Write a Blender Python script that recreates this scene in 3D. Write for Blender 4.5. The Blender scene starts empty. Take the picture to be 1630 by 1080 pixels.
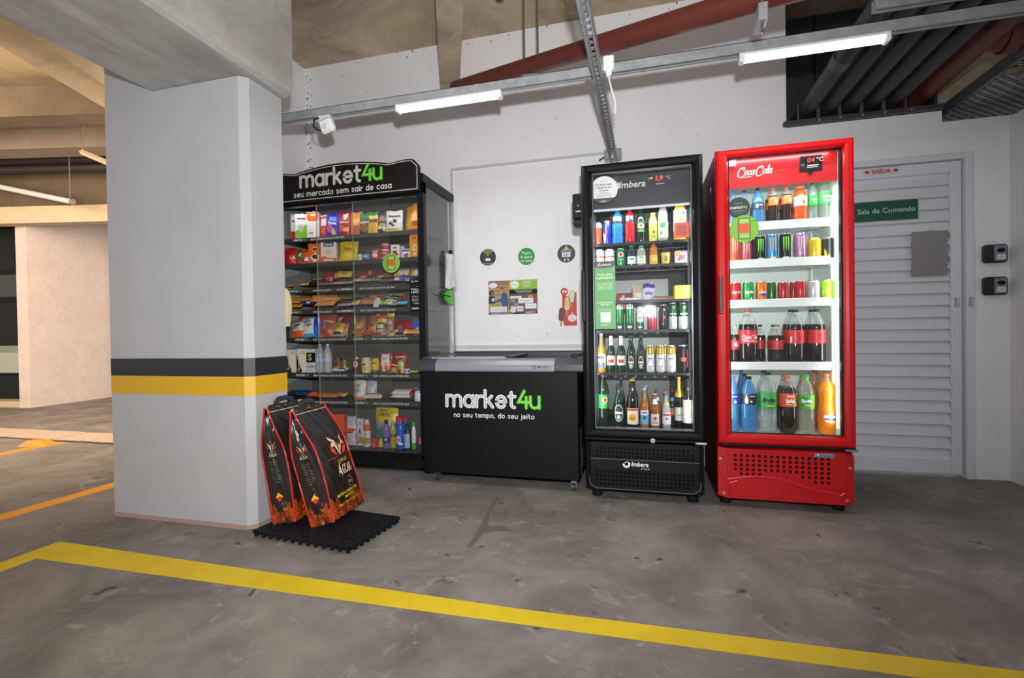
import bpy, math, random
from mathutils import Matrix, Vector
random.seed(4)
R = math.radians
SC = bpy.context.scene
COL = SC.collection

# ------------------------------------------------------------------ camera, world, lights, exposure
cam_data = bpy.data.cameras.new('camera')
cam = bpy.data.objects.new('camera', cam_data)
COL.objects.link(cam)
cam_data.sensor_width = 36.0
cam_data.lens = 17.315
cam_data.clip_start = 0.02
YAW, PITCH, ROLL = R(15.05), R(-0.65), R(0.9)
fwd = Vector((-math.sin(YAW) * math.cos(PITCH), math.cos(YAW) * math.cos(PITCH), math.sin(PITCH)))
rgt = Vector((math.cos(YAW), math.sin(YAW), 0))
dwn = fwd.cross(rgt)
rgt, dwn = math.cos(ROLL) * rgt + math.sin(ROLL) * dwn, -math.sin(ROLL) * rgt + math.cos(ROLL) * dwn
m = Matrix((rgt, -dwn, -fwd)).transposed().to_4x4()
m.translation = (0, 0, 1.0)
cam.matrix_world = m
SC.camera = cam

SC.view_settings.view_transform = 'Standard'
SC.view_settings.look = 'None'
SC.view_settings.exposure = 0.0
SC.view_settings.gamma = 1.0
SC.view_settings.use_curve_mapping = False
SC.cycles.transparent_max_bounces = 24
SC.cycles.max_bounces = 8

world = bpy.data.worlds.new('world')
SC.world = world
world.use_nodes = True
world.node_tree.nodes['Background'].inputs['Color'].default_value = (0.98, 0.985, 1.0, 1)
world.node_tree.nodes['Background'].inputs['Strength'].default_value = 0.6


def lamp(name, kind, loc, energy, color=(1, 1, 1), size=0.1, size_y=None, aim=None, spread=None):
    d = bpy.data.lights.new(name, kind)
    d.energy = energy
    d.color = color
    if kind == 'AREA':
        d.size = size
        if size_y:
            d.shape = 'RECTANGLE'
            d.size_y = size_y
        if spread:
            d.spread = spread
    else:
        d.shadow_soft_size = size
    o = bpy.data.objects.new(name, d)
    COL.objects.link(o)
    o.location = loc
    if aim is not None:
        o.rotation_euler = (Vector(aim) - Vector(loc)).to_track_quat('-Z', 'Y').to_euler()
    return o


# the photographer's flash just above the lens (the strut's shadow on the wall points back to it)
flash = lamp('camera_flash', 'SPOT', (0.05, -0.02, 1.24), 365, (0.99, 0.99, 1.0), 0.03, aim=(-1.6, 3.0, 1.75))
flash.data.spot_size = R(136)
flash.data.spot_blend = 1.0
# daylight and warm lamps of the open car park beyond the column
lamp('car_park_daylight', 'AREA', (-7.0, 0.9, 2.6), 260, (1.0, 0.78, 0.58), 3.0, 1.6, aim=(-8.5, 6.0, 1.6))
lamp('bay_lamp', 'AREA', (-3.75, 4.75, 2.7), 150, (1.0, 0.78, 0.58), 1.6, 1.0, aim=(-9.0, 4.6, 0.9))

# ------------------------------------------------------------------ materials
MATS = {}


def lin(h):
    h = h.lstrip('#')
    c = [int(h[i:i + 2], 16) / 255 for i in (0, 2, 4)]
    return tuple((x / 12.92 if x <= 0.04045 else ((x + 0.055) / 1.055) ** 2.4) for x in c) + (1,)


def bsdf_mat(name):
    mt_ = bpy.data.materials.new(name)
    mt_.use_nodes = True
    return mt_, mt_.node_tree, mt_.node_tree.nodes['Principled BSDF']


def mt(code):
    """material by code: 'hex', 'hex:rough', 'hex:rough:metal', 'clear:hex:alpha', 'glow:hex:strength' or a named one"""
    if code in MATS:
        return MATS[code]
    p = code.split(':')
    if p[0] == 'clear':
        x = clear_mat(code, p[1], float(p[2]), float(p[3]) if len(p) > 3 else 1.4)
    elif p[0] == 'glow':
        x, nt, b = bsdf_mat('glow_' + p[1])
        b.inputs['Base Color'].default_value = (0, 0, 0, 1)
        b.inputs['Emission Color'].default_value = lin(p[1])
        b.inputs['Emission Strength'].default_value = float(p[2])
    else:
        x, nt, b = bsdf_mat('paint_' + p[0])
        b.inputs['Roughness'].default_value = float(p[1]) if len(p) > 1 else 0.45
        b.inputs['Metallic'].default_value = float(p[2]) if len(p) > 2 else 0.0
        if max(lin(p[0])[:3]) < 0.02 and (len(p) < 2 or float(p[1]) > 0.25):
            b.inputs['Specular IOR Level'].default_value = 0.22      # satin black
        # a little grain so that no surface is dead flat
        n = nt.nodes.new('ShaderNodeTexNoise')
        n.inputs['Scale'].default_value = 60
        mx = nt.nodes.new('ShaderNodeMix')
        mx.data_type = 'RGBA'
        c = lin(p[0])
        mx.inputs[6].default_value = c
        mx.inputs[7].default_value = tuple(v * 0.86 for v in c[:3]) + (1,)
        tc = nt.nodes.new('ShaderNodeTexCoord')
        nt.links.new(tc.outputs['Object'], n.inputs['Vector'])
        nt.links.new(n.outputs['Fac'], mx.inputs[0])
        nt.links.new(mx.outputs[2], b.inputs['Base Color'])
    MATS[code] = x
    return x


def clear_mat(name, hexc, alpha, ior=1.4):
    """thin glass or clear plastic: tinted see-through, mirror sheen by Fresnel; alpha is how much colour stays in it"""
    x = bpy.data.materials.new('clear_' + hexc)
    x.use_nodes = True
    nt = x.node_tree
    nt.nodes.clear()
    out = nt.nodes.new('ShaderNodeOutputMaterial')
    tr = nt.nodes.new('ShaderNodeBsdfTransparent')
    tr.inputs['Color'].default_value = tuple(1 - (1 - v) * min(1, alpha * 1.1) for v in lin(hexc)[:3]) + (1,)
    df = nt.nodes.new('ShaderNodeBsdfPrincipled')
    df.inputs['Base Color'].default_value = lin(hexc)
    df.inputs['Roughness'].default_value = 0.15
    m1 = nt.nodes.new('ShaderNodeMixShader')
    m1.inputs[0].default_value = alpha
    nt.links.new(tr.outputs[0], m1.inputs[1])
    nt.links.new(df.outputs[0], m1.inputs[2])
    gl = nt.nodes.new('ShaderNodeBsdfGlossy')
    gl.inputs['Roughness'].default_value = 0.03
    fr = nt.nodes.new('ShaderNodeFresnel')
    geo = nt.nodes.new('ShaderNodeNewGeometry')
    mr = nt.nodes.new('ShaderNodeMapRange')     # the same sheen from both sides of a thin wall
    mr.inputs['To Min'].default_value = ior
    mr.inputs['To Max'].default_value = 1 / ior
    nt.links.new(geo.outputs['Backfacing'], mr.inputs['Value'])
    nt.links.new(mr.outputs[0], fr.inputs['IOR'])
    m2 = nt.nodes.new('ShaderNodeMixShader')
    nt.links.new(fr.outputs[0], m2.inputs[0])
    nt.links.new(m1.outputs[0], m2.inputs[1])
    nt.links.new(gl.outputs[0], m2.inputs[2])
    nt.links.new(m2.outputs[0], out.inputs['Surface'])
    return x


def mottled(name, c1, c2, c3=None, scale=3.0, rough=0.8, bump=0.15, spots=0.0, spot_col='3a2f25', spot_scale=9.0, stretch=(1, 1, 1), spec=0.5, bump_scale=80):
    """painted wall, concrete or floor: two tones by large noise, a third by fine noise, dark flecks by thresholded noise"""
    x, nt, b = bsdf_mat(name)
    N, L = nt.nodes.new, nt.links.new
    tc = N('ShaderNodeTexCoord')
    mp = N('ShaderNodeMapping')
    mp.inputs['Scale'].default_value = stretch
    L(tc.outputs['Object'], mp.inputs['Vector'])

    def noise(s, det=6, ro=0.6, dist=0.0):
        n = N('ShaderNodeTexNoise')
        n.inputs['Scale'].default_value = s
        n.inputs['Detail'].default_value = det
        n.inputs['Roughness'].default_value = ro
        n.inputs['Distortion'].default_value = dist
        L(mp.outputs[0], n.inputs['Vector'])
        return n.outputs['Fac']

    def ramp(src, a, bb):
        r = N('ShaderNodeMapRange')
        r.inputs['From Min'].default_value = a
        r.inputs['From Max'].default_value = bb
        L(src, r.inputs['Value'])
        return r.outputs[0]

    def mix(f, a, bb):
        q = N('ShaderNodeMix')
        q.data_type = 'RGBA'
        L(f, q.inputs[0])
        for i, s in ((6, a), (7, bb)):
            if isinstance(s, tuple):
                q.inputs[i].default_value = s
            else:
                L(s, q.inputs[i])
        return q.outputs[2]
    col = mix(ramp(noise(scale, 8, 0.62, 0.6), 0.33, 0.67), lin(c1), lin(c2))
    if c3:
        col = mix(ramp(noise(scale * 3.1, 8, 0.7, 1.2), 0.55, 0.75), col, lin(c3))
    if spots:
        col = mix(ramp(noise(spot_scale, 4, 0.55, 0.3), 0.72 - spots, 0.78 - spots), col, lin(spot_col))
    L(col, b.inputs['Base Color'])
    b.inputs['Roughness'].default_value = rough
    b.inputs['Specular IOR Level'].default_value = spec
    if bump:
        bp = N('ShaderNodeBump')
        bp.inputs['Strength'].default_value = bump
        bp.inputs['Distance'].default_value = 0.01
        L(noise(bump_scale, 6, 0.7), bp.inputs['Height'])
        L(bp.outputs[0], b.inputs['Normal'])
    MATS[name] = x
    return x


mottled('wall_paint', 'efedef', 'e8e6e8', 'e9e5e3', 1.2, 0.7, 0.06, 0.005, '8a7f76', 22)
mottled('column_paint', 'b3b2b3', 'a9a8aa', 'aeadae', 1.5, 0.6, 0.12, 0.0, '77716a', 14)
mottled('floor_concrete', '8f8780', '666059', 'a59d96', 2.3, 0.62, 0.15, 0.06, '3a3530', 7, (1, 1, 1), 0.4, 60)
mottled('slab_concrete', 'd2c0a6', '94866f', 'd6b887', 1.5, 0.85, 0.3, 0.02, '4c4236', 5, (1, 1.0, 1), 0.3, 40)
mottled('beam_concrete', 'b4b3ad', '8a8781', '9e8f84', 1.7, 0.8, 0.25, 0.0, '4c4a47', 6, (2.5, 0.7, 1.5), 0.3, 40)
mottled('warm_plaster', 'e4d6cf', 'dccac2', 'efe4de', 4.0, 0.8, 0.9, 0.0, '8a7f76', 22, (1, 1, 1), 0.3, 25)
mottled('cream_beam', 'd9c4a4', 'cbb392', 'e2d2b8', 2.0, 0.8, 0.2, 0, '8a7f76', 8, (1, 3, 3))
mottled('brown_beam', '6a5c49', '5a4d3d', '736450', 2.0, 0.85, 0.3, 0.015, '3a2f25', 8)
mottled('grey_beam', '8a7c6c', '7a6d5f', '91857a', 2.0, 0.85, 0.3, 0.0, '3a2f25', 8)
mottled('ochre_slab', 'b3a17c', '9a8966', 'bca982', 1.5, 0.85, 0.2)
mottled('yellow_line', 'e3c313', 'd2b010', 'cfae1c', 3.0, 0.55, 0.1, 0.012, '8b7a22', 7)
mottled('orange_line', 'e59a1c', 'd48a18', 'c88420', 3.0, 0.6, 0.1)
mottled('shaft_black', '2a2b33', '23242b', '2e2e36', 3.0, 0.6, 0.1)
mottled('galvanised', 'b4b8bb', '989ca0', 'c9cdcf', 14.0, 0.38, 0.05)
MATS['galvanised'].node_tree.nodes['Principled BSDF'].inputs['Metallic'].default_value = 0.35
mottled('rust_pipe', '6a3024', '5b281e', '713a2c', 6.0, 0.45, 0.05)
mottled('dark_pipe', '323138', '29282f', '3a3941', 6.0, 0.5, 0.05)
mottled('sack_black', '231c1a', '1a1513', '2b2320', 9.0, 0.3, 0.25, 0, '3a2f25', 8, (1, 1, 1), 0.6, 14)
mottled('flame_print', 'c24a10', '2c0c06', 'f0a630', 16.0, 0.4, 0.2)

GLASS = 'clear:e8f4ee:0.004:1.3'

# ------------------------------------------------------------------ mesh building


class MB:
    """collects shapes with a material per face and links them as ONE mesh object"""

    def __init__(self):
        self.v, self.f, self.m, self.s, self.mats = [], [], [], [], []

    def mi(self, code):
        if code not in self.mats:
            self.mats.append(code)
        return self.mats.index(code)

    def add(self, verts, faces, code, smooth=False, T=None):
        o = len(self.v)
        if T is not None:
            verts = [tuple(T @ Vector(p)) for p in verts]
        self.v.extend(tuple(p) for p in verts)
        codes = code if isinstance(code, list) else None
        for i, fc in enumerate(faces):
            self.f.append(tuple(o + k for k in fc))
            self.m.append(self.mi(codes[i] if codes else code))
            self.s.append(smooth)
        return self

    def box(self, x0, x1, y0, y1, z0, z1, code, b=0.0, T=None):
        if b <= 0:
            vs = [(x, y, z) for x in (x0, x1) for y in (y0, y1) for z in (z0, z1)]
            fs = [(0, 1, 3, 2), (4, 6, 7, 5), (0, 4, 5, 1), (2, 3, 7, 6), (0, 2, 6, 4), (1, 5, 7, 3)]
            return self.add(vs, fs, code, False, T)
        b = min(b, (x1 - x0) * .49, (y1 - y0) * .49, (z1 - z0) * .49)
        vs, idx = [], {}
        lo, hi = (x0, y0, z0), (x1, y1, z1)
        for sx in (0, 1):
            for sy in (0, 1):
                for sz in (0, 1):
                    s = (sx, sy, sz)
                    for a in range(3):
                        p = []
                        for k in range(3):
                            e = lo[k] if s[k] == 0 else hi[k]
                            if k != a:
                                e += b if s[k] == 0 else -b
                            p.append(e)
                        idx[(s, a)] = len(vs)
                        vs.append(tuple(p))
        fs = []
        for a in range(3):
            o1, o2 = [k for k in range(3) if k != a]
            for sa in (0, 1):
                ring = []
                for q1, q2 in ((0, 0), (1, 0), (1, 1), (0, 1)):
                    s = [0, 0, 0]
                    s[a], s[o1], s[o2] = sa, q1, q2
                    ring.append(idx[(tuple(s), a)])
                fs.append(tuple(ring))
        for a in range(3):           # edges along axis a
            o1, o2 = [k for k in range(3) if k != a]
            for q1 in (0, 1):
                for q2 in (0, 1):
                    s0, s1 = [0, 0, 0], [0, 0, 0]
                    s0[o1] = s1[o1] = q1
                    s0[o2] = s1[o2] = q2
                    s0[a], s1[a] = 0, 1
                    s0, s1 = tuple(s0), tuple(s1)
                    fs.append((idx[(s0, o1)], idx[(s1, o1)], idx[(s1, o2)], idx[(s0, o2)]))
        for sx in (0, 1):
            for sy in (0, 1):
                for sz in (0, 1):
                    fs.append(tuple(idx[((sx, sy, sz), a)] for a in range(3)))
        return self.add(vs, fs, code, False, T)

    def prism(self, poly, y0, y1, code, T=None, side=None):
        """polygon in x,z pushed along y"""
        n = len(poly)
        vs = [(x, y0, z) for x, z in poly] + [(x, y1, z) for x, z in poly]
        self.add(vs, [tuple(range(n)), tuple(reversed(range(n, 2 * n)))], code, False, T)
        self.add(vs, [(i, n + i, n + (i + 1) % n, (i + 1) % n) for i in range(n)], side or code, False, T)
        return self

    def lathe(self, prof, code, n=20, bands=None, T=None, smooth=True):
        """prof: (radius, height) from bottom to top; bands: [(h0, h1, code)] recolour rings"""
        pts = list(prof)
        if bands:
            for h0, h1, _ in bands:
                for h in (h0, h1):
                    for i in range(len(pts) - 1):
                        a, c = pts[i], pts[i + 1]
                        if a[1] + 1e-5 < h < c[1] - 1e-5:
                            t = (h - a[1]) / (c[1] - a[1])
                            pts.insert(i + 1, (a[0] + t * (c[0] - a[0]), h))
                            break
        vs, rings = [], []
        for r_, h in pts:
            if r_ < 1e-6:
                rings.append([len(vs)])
                vs.append((0, 0, h))
            else:
                rings.append(list(range(len(vs), len(vs) + n)))
                vs += [(r_ * math.sin(2 * math.pi * k / n), -r_ * math.cos(2 * math.pi * k / n), h) for k in range(n)]
        for i in range(len(pts) - 1):
            a, c = rings[i], rings[i + 1]
            hm = (pts[i][1] + pts[i + 1][1]) / 2
            cd = code
            for h0, h1, bc in bands or ():
                if h0 <= hm <= h1:
                    cd = bc
            fs = []
            for k in range(n):
                k2 = (k + 1) % n
                if len(a) == 1 and len(c) == 1:
                    continue
                if len(a) == 1:
                    fs.append((a[0], c[k2], c[k]))
                elif len(c) == 1:
                    fs.append((a[k], a[k2], c[0]))
                else:
                    fs.append((a[k], a[k2], c[k2], c[k]))
            o = len(self.v)
            self._ring(vs, fs, cd, smooth, T, i == 0)
        return self

    def _ring(self, vs, fs, cd, smooth, T, first):
        if first:
            self._o = len(self.v)
            self.v.extend(tuple(T @ Vector(p)) if T is not None else tuple(p) for p in vs)
        for fc in fs:
            self.f.append(tuple(self._o + k for k in fc))
            self.m.append(self.mi(cd))
            self.s.append(smooth)

    def tube(self, p0, p1, r, code, n=14, r1=None, caps=True):
        p0, p1 = Vector(p0), Vector(p1)
        q = (p1 - p0).to_track_quat('Z', 'Y').to_matrix().to_4x4()
        q.translation = p0
        L = (p1 - p0).length
        r1 = r if r1 is None else r1
        pr = [(r, 0), (r1, L)]
        if caps:
            pr = [(0, 0)] + pr + [(0, L)]
        return self.lathe(pr, code, n, T=q)

    def path(self, pts, r, code, n=8):
        for a, c in zip(pts, pts[1:]):
            self.tube(a, c, r, code, n)
        return self

    def grid(self, fn, nu, nv, code, smooth=False, T=None):
        vs = [fn(i / nu, j / nv) for j in range(nv + 1) for i in range(nu + 1)]
        fs, cs = [], []
        for j in range(nv):
            for i in range(nu):
                a = j * (nu + 1) + i
                fs.append((a, a + 1, a + nu + 2, a + nu + 1))
                cs.append(code((i + .5) / nu, (j + .5) / nv) if callable(code) else code)
        return self.add(vs, fs, cs, smooth, T)

    def flat(self, shape, fn, code):
        """a 2D shape (verts, faces) laid on a surface by fn(u, v) -> point"""
        vs, fs = shape
        return self.add([fn(u, v) for u, v in vs], fs, code)

    def build(self, name, parent=None, loc=None, rot=None, sharp=35):
        me = bpy.data.meshes.new(name)
        me.from_pydata(self.v, [], self.f)
        for c in self.mats:
            me.materials.append(mt(c))
        me.polygons.foreach_set('material_index', self.m)
        me.polygons.foreach_set('use_smooth', self.s)
        me.update()
        if any(self.s):
            me.set_sharp_from_angle(angle=R(sharp))
        o = bpy.data.objects.new(name, me)
        COL.objects.link(o)
        if parent:
            o.parent = parent
        if loc:
            o.location = loc
        if rot:
            o.rotation_euler = rot
        return o


def tag(o, label=None, cat=None, group=None, kind=None):
    for k, v in (('label', label), ('category', cat), ('group', group), ('kind', kind)):
        if v:
            o[k] = v
    return o


def thing(name, label, cat, loc=(0, 0, 0), rot=(0, 0, 0), group=None):
    o = bpy.data.objects.new(name, None)
    o.empty_display_size = 0.05
    COL.objects.link(o)
    o.location = loc
    o.rotation_euler = rot
    return tag(o, label, cat, group)


def struct(o):
    o['kind'] = 'structure'
    return o


# ------------------------------------------------------------------ flat lettering and marks
TEXTS = {}


def text2d(s, bold=0.0, shear=0.0):
    """outline letters as (verts, faces, width); cap height about 0.7"""
    key = (s, bold, shear)
    if key not in TEXTS:
        cu = bpy.data.curves.new('lettering', 'FONT')
        cu.body = s
        cu.size = 1.0
        cu.offset = bold
        cu.shear = shear
        cu.resolution_u = 2
        cu.fill_mode = 'FRONT'
        o = bpy.data.objects.new('lettering', cu)
        me = bpy.data.meshes.new_from_object(o)
        vs = [(p.co.x, p.co.y) for p in me.vertices]
        fs = [tuple(p.vertices) for p in me.polygons]
        bpy.data.objects.remove(o)
        bpy.data.meshes.remove(me)
        x0 = min((p[0] for p in vs), default=0)
        x1 = max((p[0] for p in vs), default=1)
        TEXTS[key] = ([(x - x0, y) for x, y in vs], fs, x1 - x0)
    return TEXTS[key]


def text_shape(s, width=None, height=None, cx=0.0, cz=0.0, bold=0.0, shear=0.0):
    """letters fitted to a width (or a cap height), centred on cx with the baseline at cz; returns a 2D shape"""
    vs, fs, w = text2d(s, bold, shear)
    k = width / w if width else height / 0.7
    ky = height / 0.7 if height else k
    return [(cx + (x - w / 2) * k, cz + y * ky) for x, y in vs], fs


def disc2d(cx, cz, rx, rz=None, n=24):
    rz = rx if rz is None else rz
    return [(cx + rx * math.cos(2 * math.pi * i / n), cz + rz * math.sin(2 * math.pi * i / n)) for i in range(n)], [tuple(range(n))]


def rect2d(x0, x1, z0, z1):
    return [(x0, z0), (x1, z0), (x1, z1), (x0, z1)], [(0, 1, 2, 3)]


def poly2d(pts):
    return list(pts), [tuple(range(len(pts)))]


def stroke2d(pts, w, nib=None, caps=True):
    """a pen line as one strip with mitred bends and half-round ends; nib = (thin, angle) makes it calligraphic"""
    P = [pts[0]]
    for p in pts[1:]:
        if math.hypot(p[0] - P[-1][0], p[1] - P[-1][1]) > 1e-7:
            P.append(p)
    n = len(P)
    closed = n > 3 and math.hypot(P[0][0] - P[-1][0], P[0][1] - P[-1][1]) < w * .05
    dirs = []
    for a, c in zip(P, P[1:]):
        L = math.hypot(c[0] - a[0], c[1] - a[1])
        dirs.append(((c[0] - a[0]) / L, (c[1] - a[1]) / L))
    vs, fs = [], []
    for i, (x, z) in enumerate(P):
        if closed and i in (0, n - 1):
            d0, d1 = dirs[-1], dirs[0]
        else:
            d0, d1 = dirs[max(0, i - 1)], dirs[min(i, n - 2)]
        tx, tz = d0[0] + d1[0], d0[1] + d1[1]
        L = math.hypot(tx, tz) or 1
        tx, tz = tx / L, tz / L
        h = w / 2
        if nib:
            h = (nib[0] + (w - nib[0]) * abs(math.sin(math.atan2(tz, tx) - nib[1]))) / 2
        h /= max(.5, d1[0] * tx + d1[1] * tz)
        vs += [(x - tz * h, z + tx * h), (x + tz * h, z - tx * h)]
    for i in range(n - 1):
        fs.append((2 * i, 2 * i + 1, 2 * i + 3, 2 * i + 2))
    if caps and not closed:
        for e, (dx, dz) in ((0, (-dirs[0][0], -dirs[0][1])), (n - 1, dirs[-1])):
            x, z = P[e]
            h = math.hypot(vs[2 * e][0] - x, vs[2 * e][1] - z)
            a0 = math.atan2(dz, dx)
            o = len(vs)
            vs += [(x + h * math.cos(a0 + math.pi * (k / 8 - .5)), z + h * math.sin(a0 + math.pi * (k / 8 - .5))) for k in range(9)]
            fs.append(tuple(range(o, o + 9)))
    return vs, fs


def arc(cx, cz, rx, rz, a0, a1, n=10):
    return [(cx + rx * math.cos(R(a0 + (a1 - a0) * i / n)), cz + rz * math.sin(R(a0 + (a1 - a0) * i / n))) for i in range(n + 1)]


ROUND = {  # a rounded stroke alphabet, x-height 1
    'm': (1.4, [[(0, 0), (0, 1)], [(0, .62)] + arc(.35, .65, .35, .35, 180, 0) + [(.7, 0)], [(.7, .62)] + arc(1.05, .65, .35, .35, 180, 0) + [(1.4, 0)]]),
    'n': (.75, [[(0, 0), (0, 1)], [(0, .62)] + arc(.375, .62, .375, .38, 180, 0) + [(.75, 0)]]),
    'a': (.86, [arc(.43, .5, .43, .5, 0, 360, 18), [(.86, 1), (.86, 0)]]),
    'r': (.5, [[(0, 0), (0, 1)], [(0, .55)] + arc(.42, .55, .42, .43, 180, 70)]),
    'k': (.7, [[(0, 0), (0, 1.5)], [(.62, 1), (.05, .42)], [(.24, .6), (.7, 0)]]),
    'e': (.88, [[(.04, .52), (.88, .52)] + arc(.46, .5, .42, .5, 5, 320, 18)]),
    't': (.58, [[(.22, 1.36), (.22, .3)] + arc(.5, .3, .28, .3, 180, 270, 6), [(0, 1), (.56, 1)]]),
    'u': (.8, [[(0, 1)] + arc(.4, .4, .4, .4, 180, 360, 10) + [(.8, 1)], [(.8, 1), (.8, 0)]]),
    '4': (.95, [[(.55, 1.5), (.02, .52), (.98, .5)], [(.72, .95), (.72, 0)]]),
    's': (.66, [arc(.34, .75, .3, .25, 30, 270, 9) + arc(.33, .25, .33, .25, 90, -150, 9)]),
    'c': (.8, [arc(.48, .5, .46, .5, 48, 312, 14)]),
    'd': (.86, [arc(.43, .5, .43, .5, 0, 360, 18), [(.86, 1.5), (.86, 0)]]),
    'o': (.94, [arc(.47, .5, .47, .5, 0, 360, 18)]),
    'p': (.86, [arc(.43, .5, .43, .5, 0, 360, 18), [(0, 1), (0, -.45)]]),
    'i': (.1, [[(.05, 0), (.05, 1)], [(.05, 1.38), (.05, 1.42)]]),
    'j': (.3, [[(.28, 1), (.28, -.2)] + arc(.02, -.2, .26, .25, 0, -90, 5), [(.28, 1.38), (.28, 1.42)]]),
    ',': (.1, [[(.08, .06), (0, -.22)]]),
    ' ': (.4, []),
}


def round_text(s, x, z, k, w, gap=.34):
    """rounded lettering as a list of (character, 2D shape) from x, baseline z, x-height k, pen w; returns also the end x"""
    out = []
    for ch in s:
        adv, sts = ROUND[ch]
        for st in sts:
            out.append((ch, stroke2d([(x + px * k, z + pz * k) for px, pz in st], w)))
        x += (adv + gap) * k
    return out, x - gap * k


def round_width(s, k, gap=.34):
    return sum(ROUND[c][0] + gap for c in s) * k - gap * k


def shop_logo(mb, fn_at, cx, z, width, white='f4f4f4:0.35', grey='b9bac0:0.4', green='52c026:0.35', lift=0.0008):
    """the rounded shop name, pale letters then green figure and letter, an outline pen under a narrower one"""
    k = width / round_width('market4u', 1.0)
    x0 = cx - width / 2
    for pen, lf, cols in ((.30, 0, (white, green)), (.15, lift, (grey, '8be05a:0.35'))):
        sh, xe = round_text('market', x0, z, k, pen * k)
        for i, (ch, s) in enumerate(sh):
            mb.flat(s, fn_at(lf + i * 3e-5), cols[0])
        sh, xe = round_text('4u', xe + .3 * k, z, k, pen * k, .16)
        for i, (ch, s) in enumerate(sh):
            mb.flat(s, fn_at(lf + (i + 12) * 3e-5), cols[1])


SCRIPT = {  # a flowing capital C, and small letters of the drinks script, slanted
    'C': (1.25, [arc(.62, .55, .60, 1.0, 62, 268, 22) + [(.95, -.32), (1.2, -.1)], arc(.78, 1.18, .24, .3, -60, 170, 10)]),
    'o': (.62, [arc(.3, .4, .26, .42, 0, 360, 16)]),
    'c': (.56, [arc(.32, .4, .27, .42, 55, 300, 12)]),
    'a': (.68, [arc(.28, .4, .25, .42, 0, 360, 16), [(.55, .85), (.5, .15), (.6, .0), (.7, .1)]]),
    'l': (.36, [[(.12, .2), (.3, 1.3), (.2, 1.6), (.1, 1.3), (.12, .1), (.22, 0), (.34, .1)]]),
    '-': (.3, [[(.02, .72), (.26, .78)]]),
}


def script_shapes(s, cx, z, width, slant=.28, pen=.2):
    tot = sum(SCRIPT[c][0] for c in s)
    k = width / (tot + .3)
    x, out = -tot / 2, []
    for ch in s:
        adv, sts = SCRIPT[ch]
        for st in sts:
            out.append(stroke2d([(cx + (x + px + slant * pz) * k, z + pz * k) for px, pz in st], pen * k, (pen * k * .38, R(20))))
        x += adv
    # the long tail that sweeps under the first word
    out.append(stroke2d([(cx + (-tot / 2 + p[0]) * k, z + p[1] * k) for p in [(.3, -.38), (.7, -.5), (1.3, -.42), (1.7, -.52), (2.2, -.36), (2.5, -.48)]], pen * .7 * k, (pen * k * .3, R(20))))
    return out


def front(y):
    """lay a flat shape on a plane facing the camera side at depth y; lift comes towards the viewer"""
    return lambda lf=0.0: (lambda u, v: (u, y - lf, v))
# ------------------------------------------------------------------ the setting: floor, walls, column, beams
WY = 3.88            # the long white wall
b = MB()
JX = -1.99           # saw-cut joint in the slab
for x0, x1 in ((-16, JX - .004), (JX + .004, 7)):
    b.box(x0, x1, -1.3, 16, -.05, 0, 'floor_concrete')
b.box(JX - .006, JX + .006, -1.3, 16, -.05, -.008, 'floor_concrete')
struct(b.build('floor'))


def ground_mark(name, pts, code, z=.0015):
    bb = MB()
    n = len(pts)
    vs = [(x, y, 0.0) for x, y in pts] + [(x, y, z) for x, y in pts]
    bb.add(vs, [tuple(range(n, 2 * n))] + [(i, (i + 1) % n, n + (i + 1) % n, n + i) for i in range(n)], code)
    return struct(bb.build(name))


ground_mark('floor_line', [(-2.82, 1.60), (1.1, 1.645), (3.4, 1.665), (3.4, 1.765), (1.1, 1.742), (-.45, 1.715), (-2.82, 1.765)], 'yellow_line')
ground_mark('floor_line', [(-2.82, -1.3), (-2.71, -1.3), (-2.71, 1.61), (-2.82, 1.66)], 'yellow_line', .0013)
ground_mark('floor_line', [(-5.63, 2.0), (-5.52, 2.0), (-5.46, 3.5), (-5.57, 3.5)], 'orange_line')
ground_mark('floor_line', [(-5.5, 3.95), (-5.39, 3.95), (-5.2, 6.5), (-5.31, 6.5)], 'orange_line')
ground_mark('floor_line', [(-3.61, 0.2), (-3.49, 0.2), (-3.47, 3.5), (-3.59, 3.5)], 'orange_line')

# the wall with its shallow recess, the doorway and the shaft opening above it
b = MB()
T0, T1 = WY, WY + .14
for x0, x1, z0, z1 in ((-3.06, -1.54, 0, 3.46), (-1.54, -.17, 0, .905), (-1.54, -.17, 2.378, 3.46), (-.17, .985, 0, 3.46),
                       (.985, 1.16, 0, 2.13), (.985, 1.905, 2.13, 2.42), (1.905, 2.4, 2.13, 2.345), (2.065, 2.4, 0, 2.13)):
    b.box(x0, x1, T0, T1, z0, z1, 'wall_paint')
b.box(-1.54, -.17, WY + .012, T1, .905, 2.378, 'wall_paint')
struct(b.build('wall_back'))
b = MB()
b.box(2.265, 2.4, -1.3, 3.88, 0, 2.33, 'wall_paint')
struct(b.build('wall_right'))
b = MB()
b.box(-3.06, -2.96, 2.372, 3.88, 0, 3.46, 'wall_paint')
b.box(-3.06, -2.90, 2.373, 2.43, 0, 3.46, 'wall_paint')
struct(b.build('wall_left'))
# edges of the blocked-up opening
b = MB()
b.box(-1.556, -1.538, WY - .006, WY + .012, .905, 2.392, 'cfcdcf:0.6', .002)
b.box(-1.538, -.165, WY - .006, WY + .012, 2.374, 2.392, 'cfcdcf:0.6', .002)
b.box(-1.54, -.17, WY - .012, WY + .012, .885, .907, 'd8d6d8:0.6', .002)
struct(b.build('trim_1'))

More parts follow.
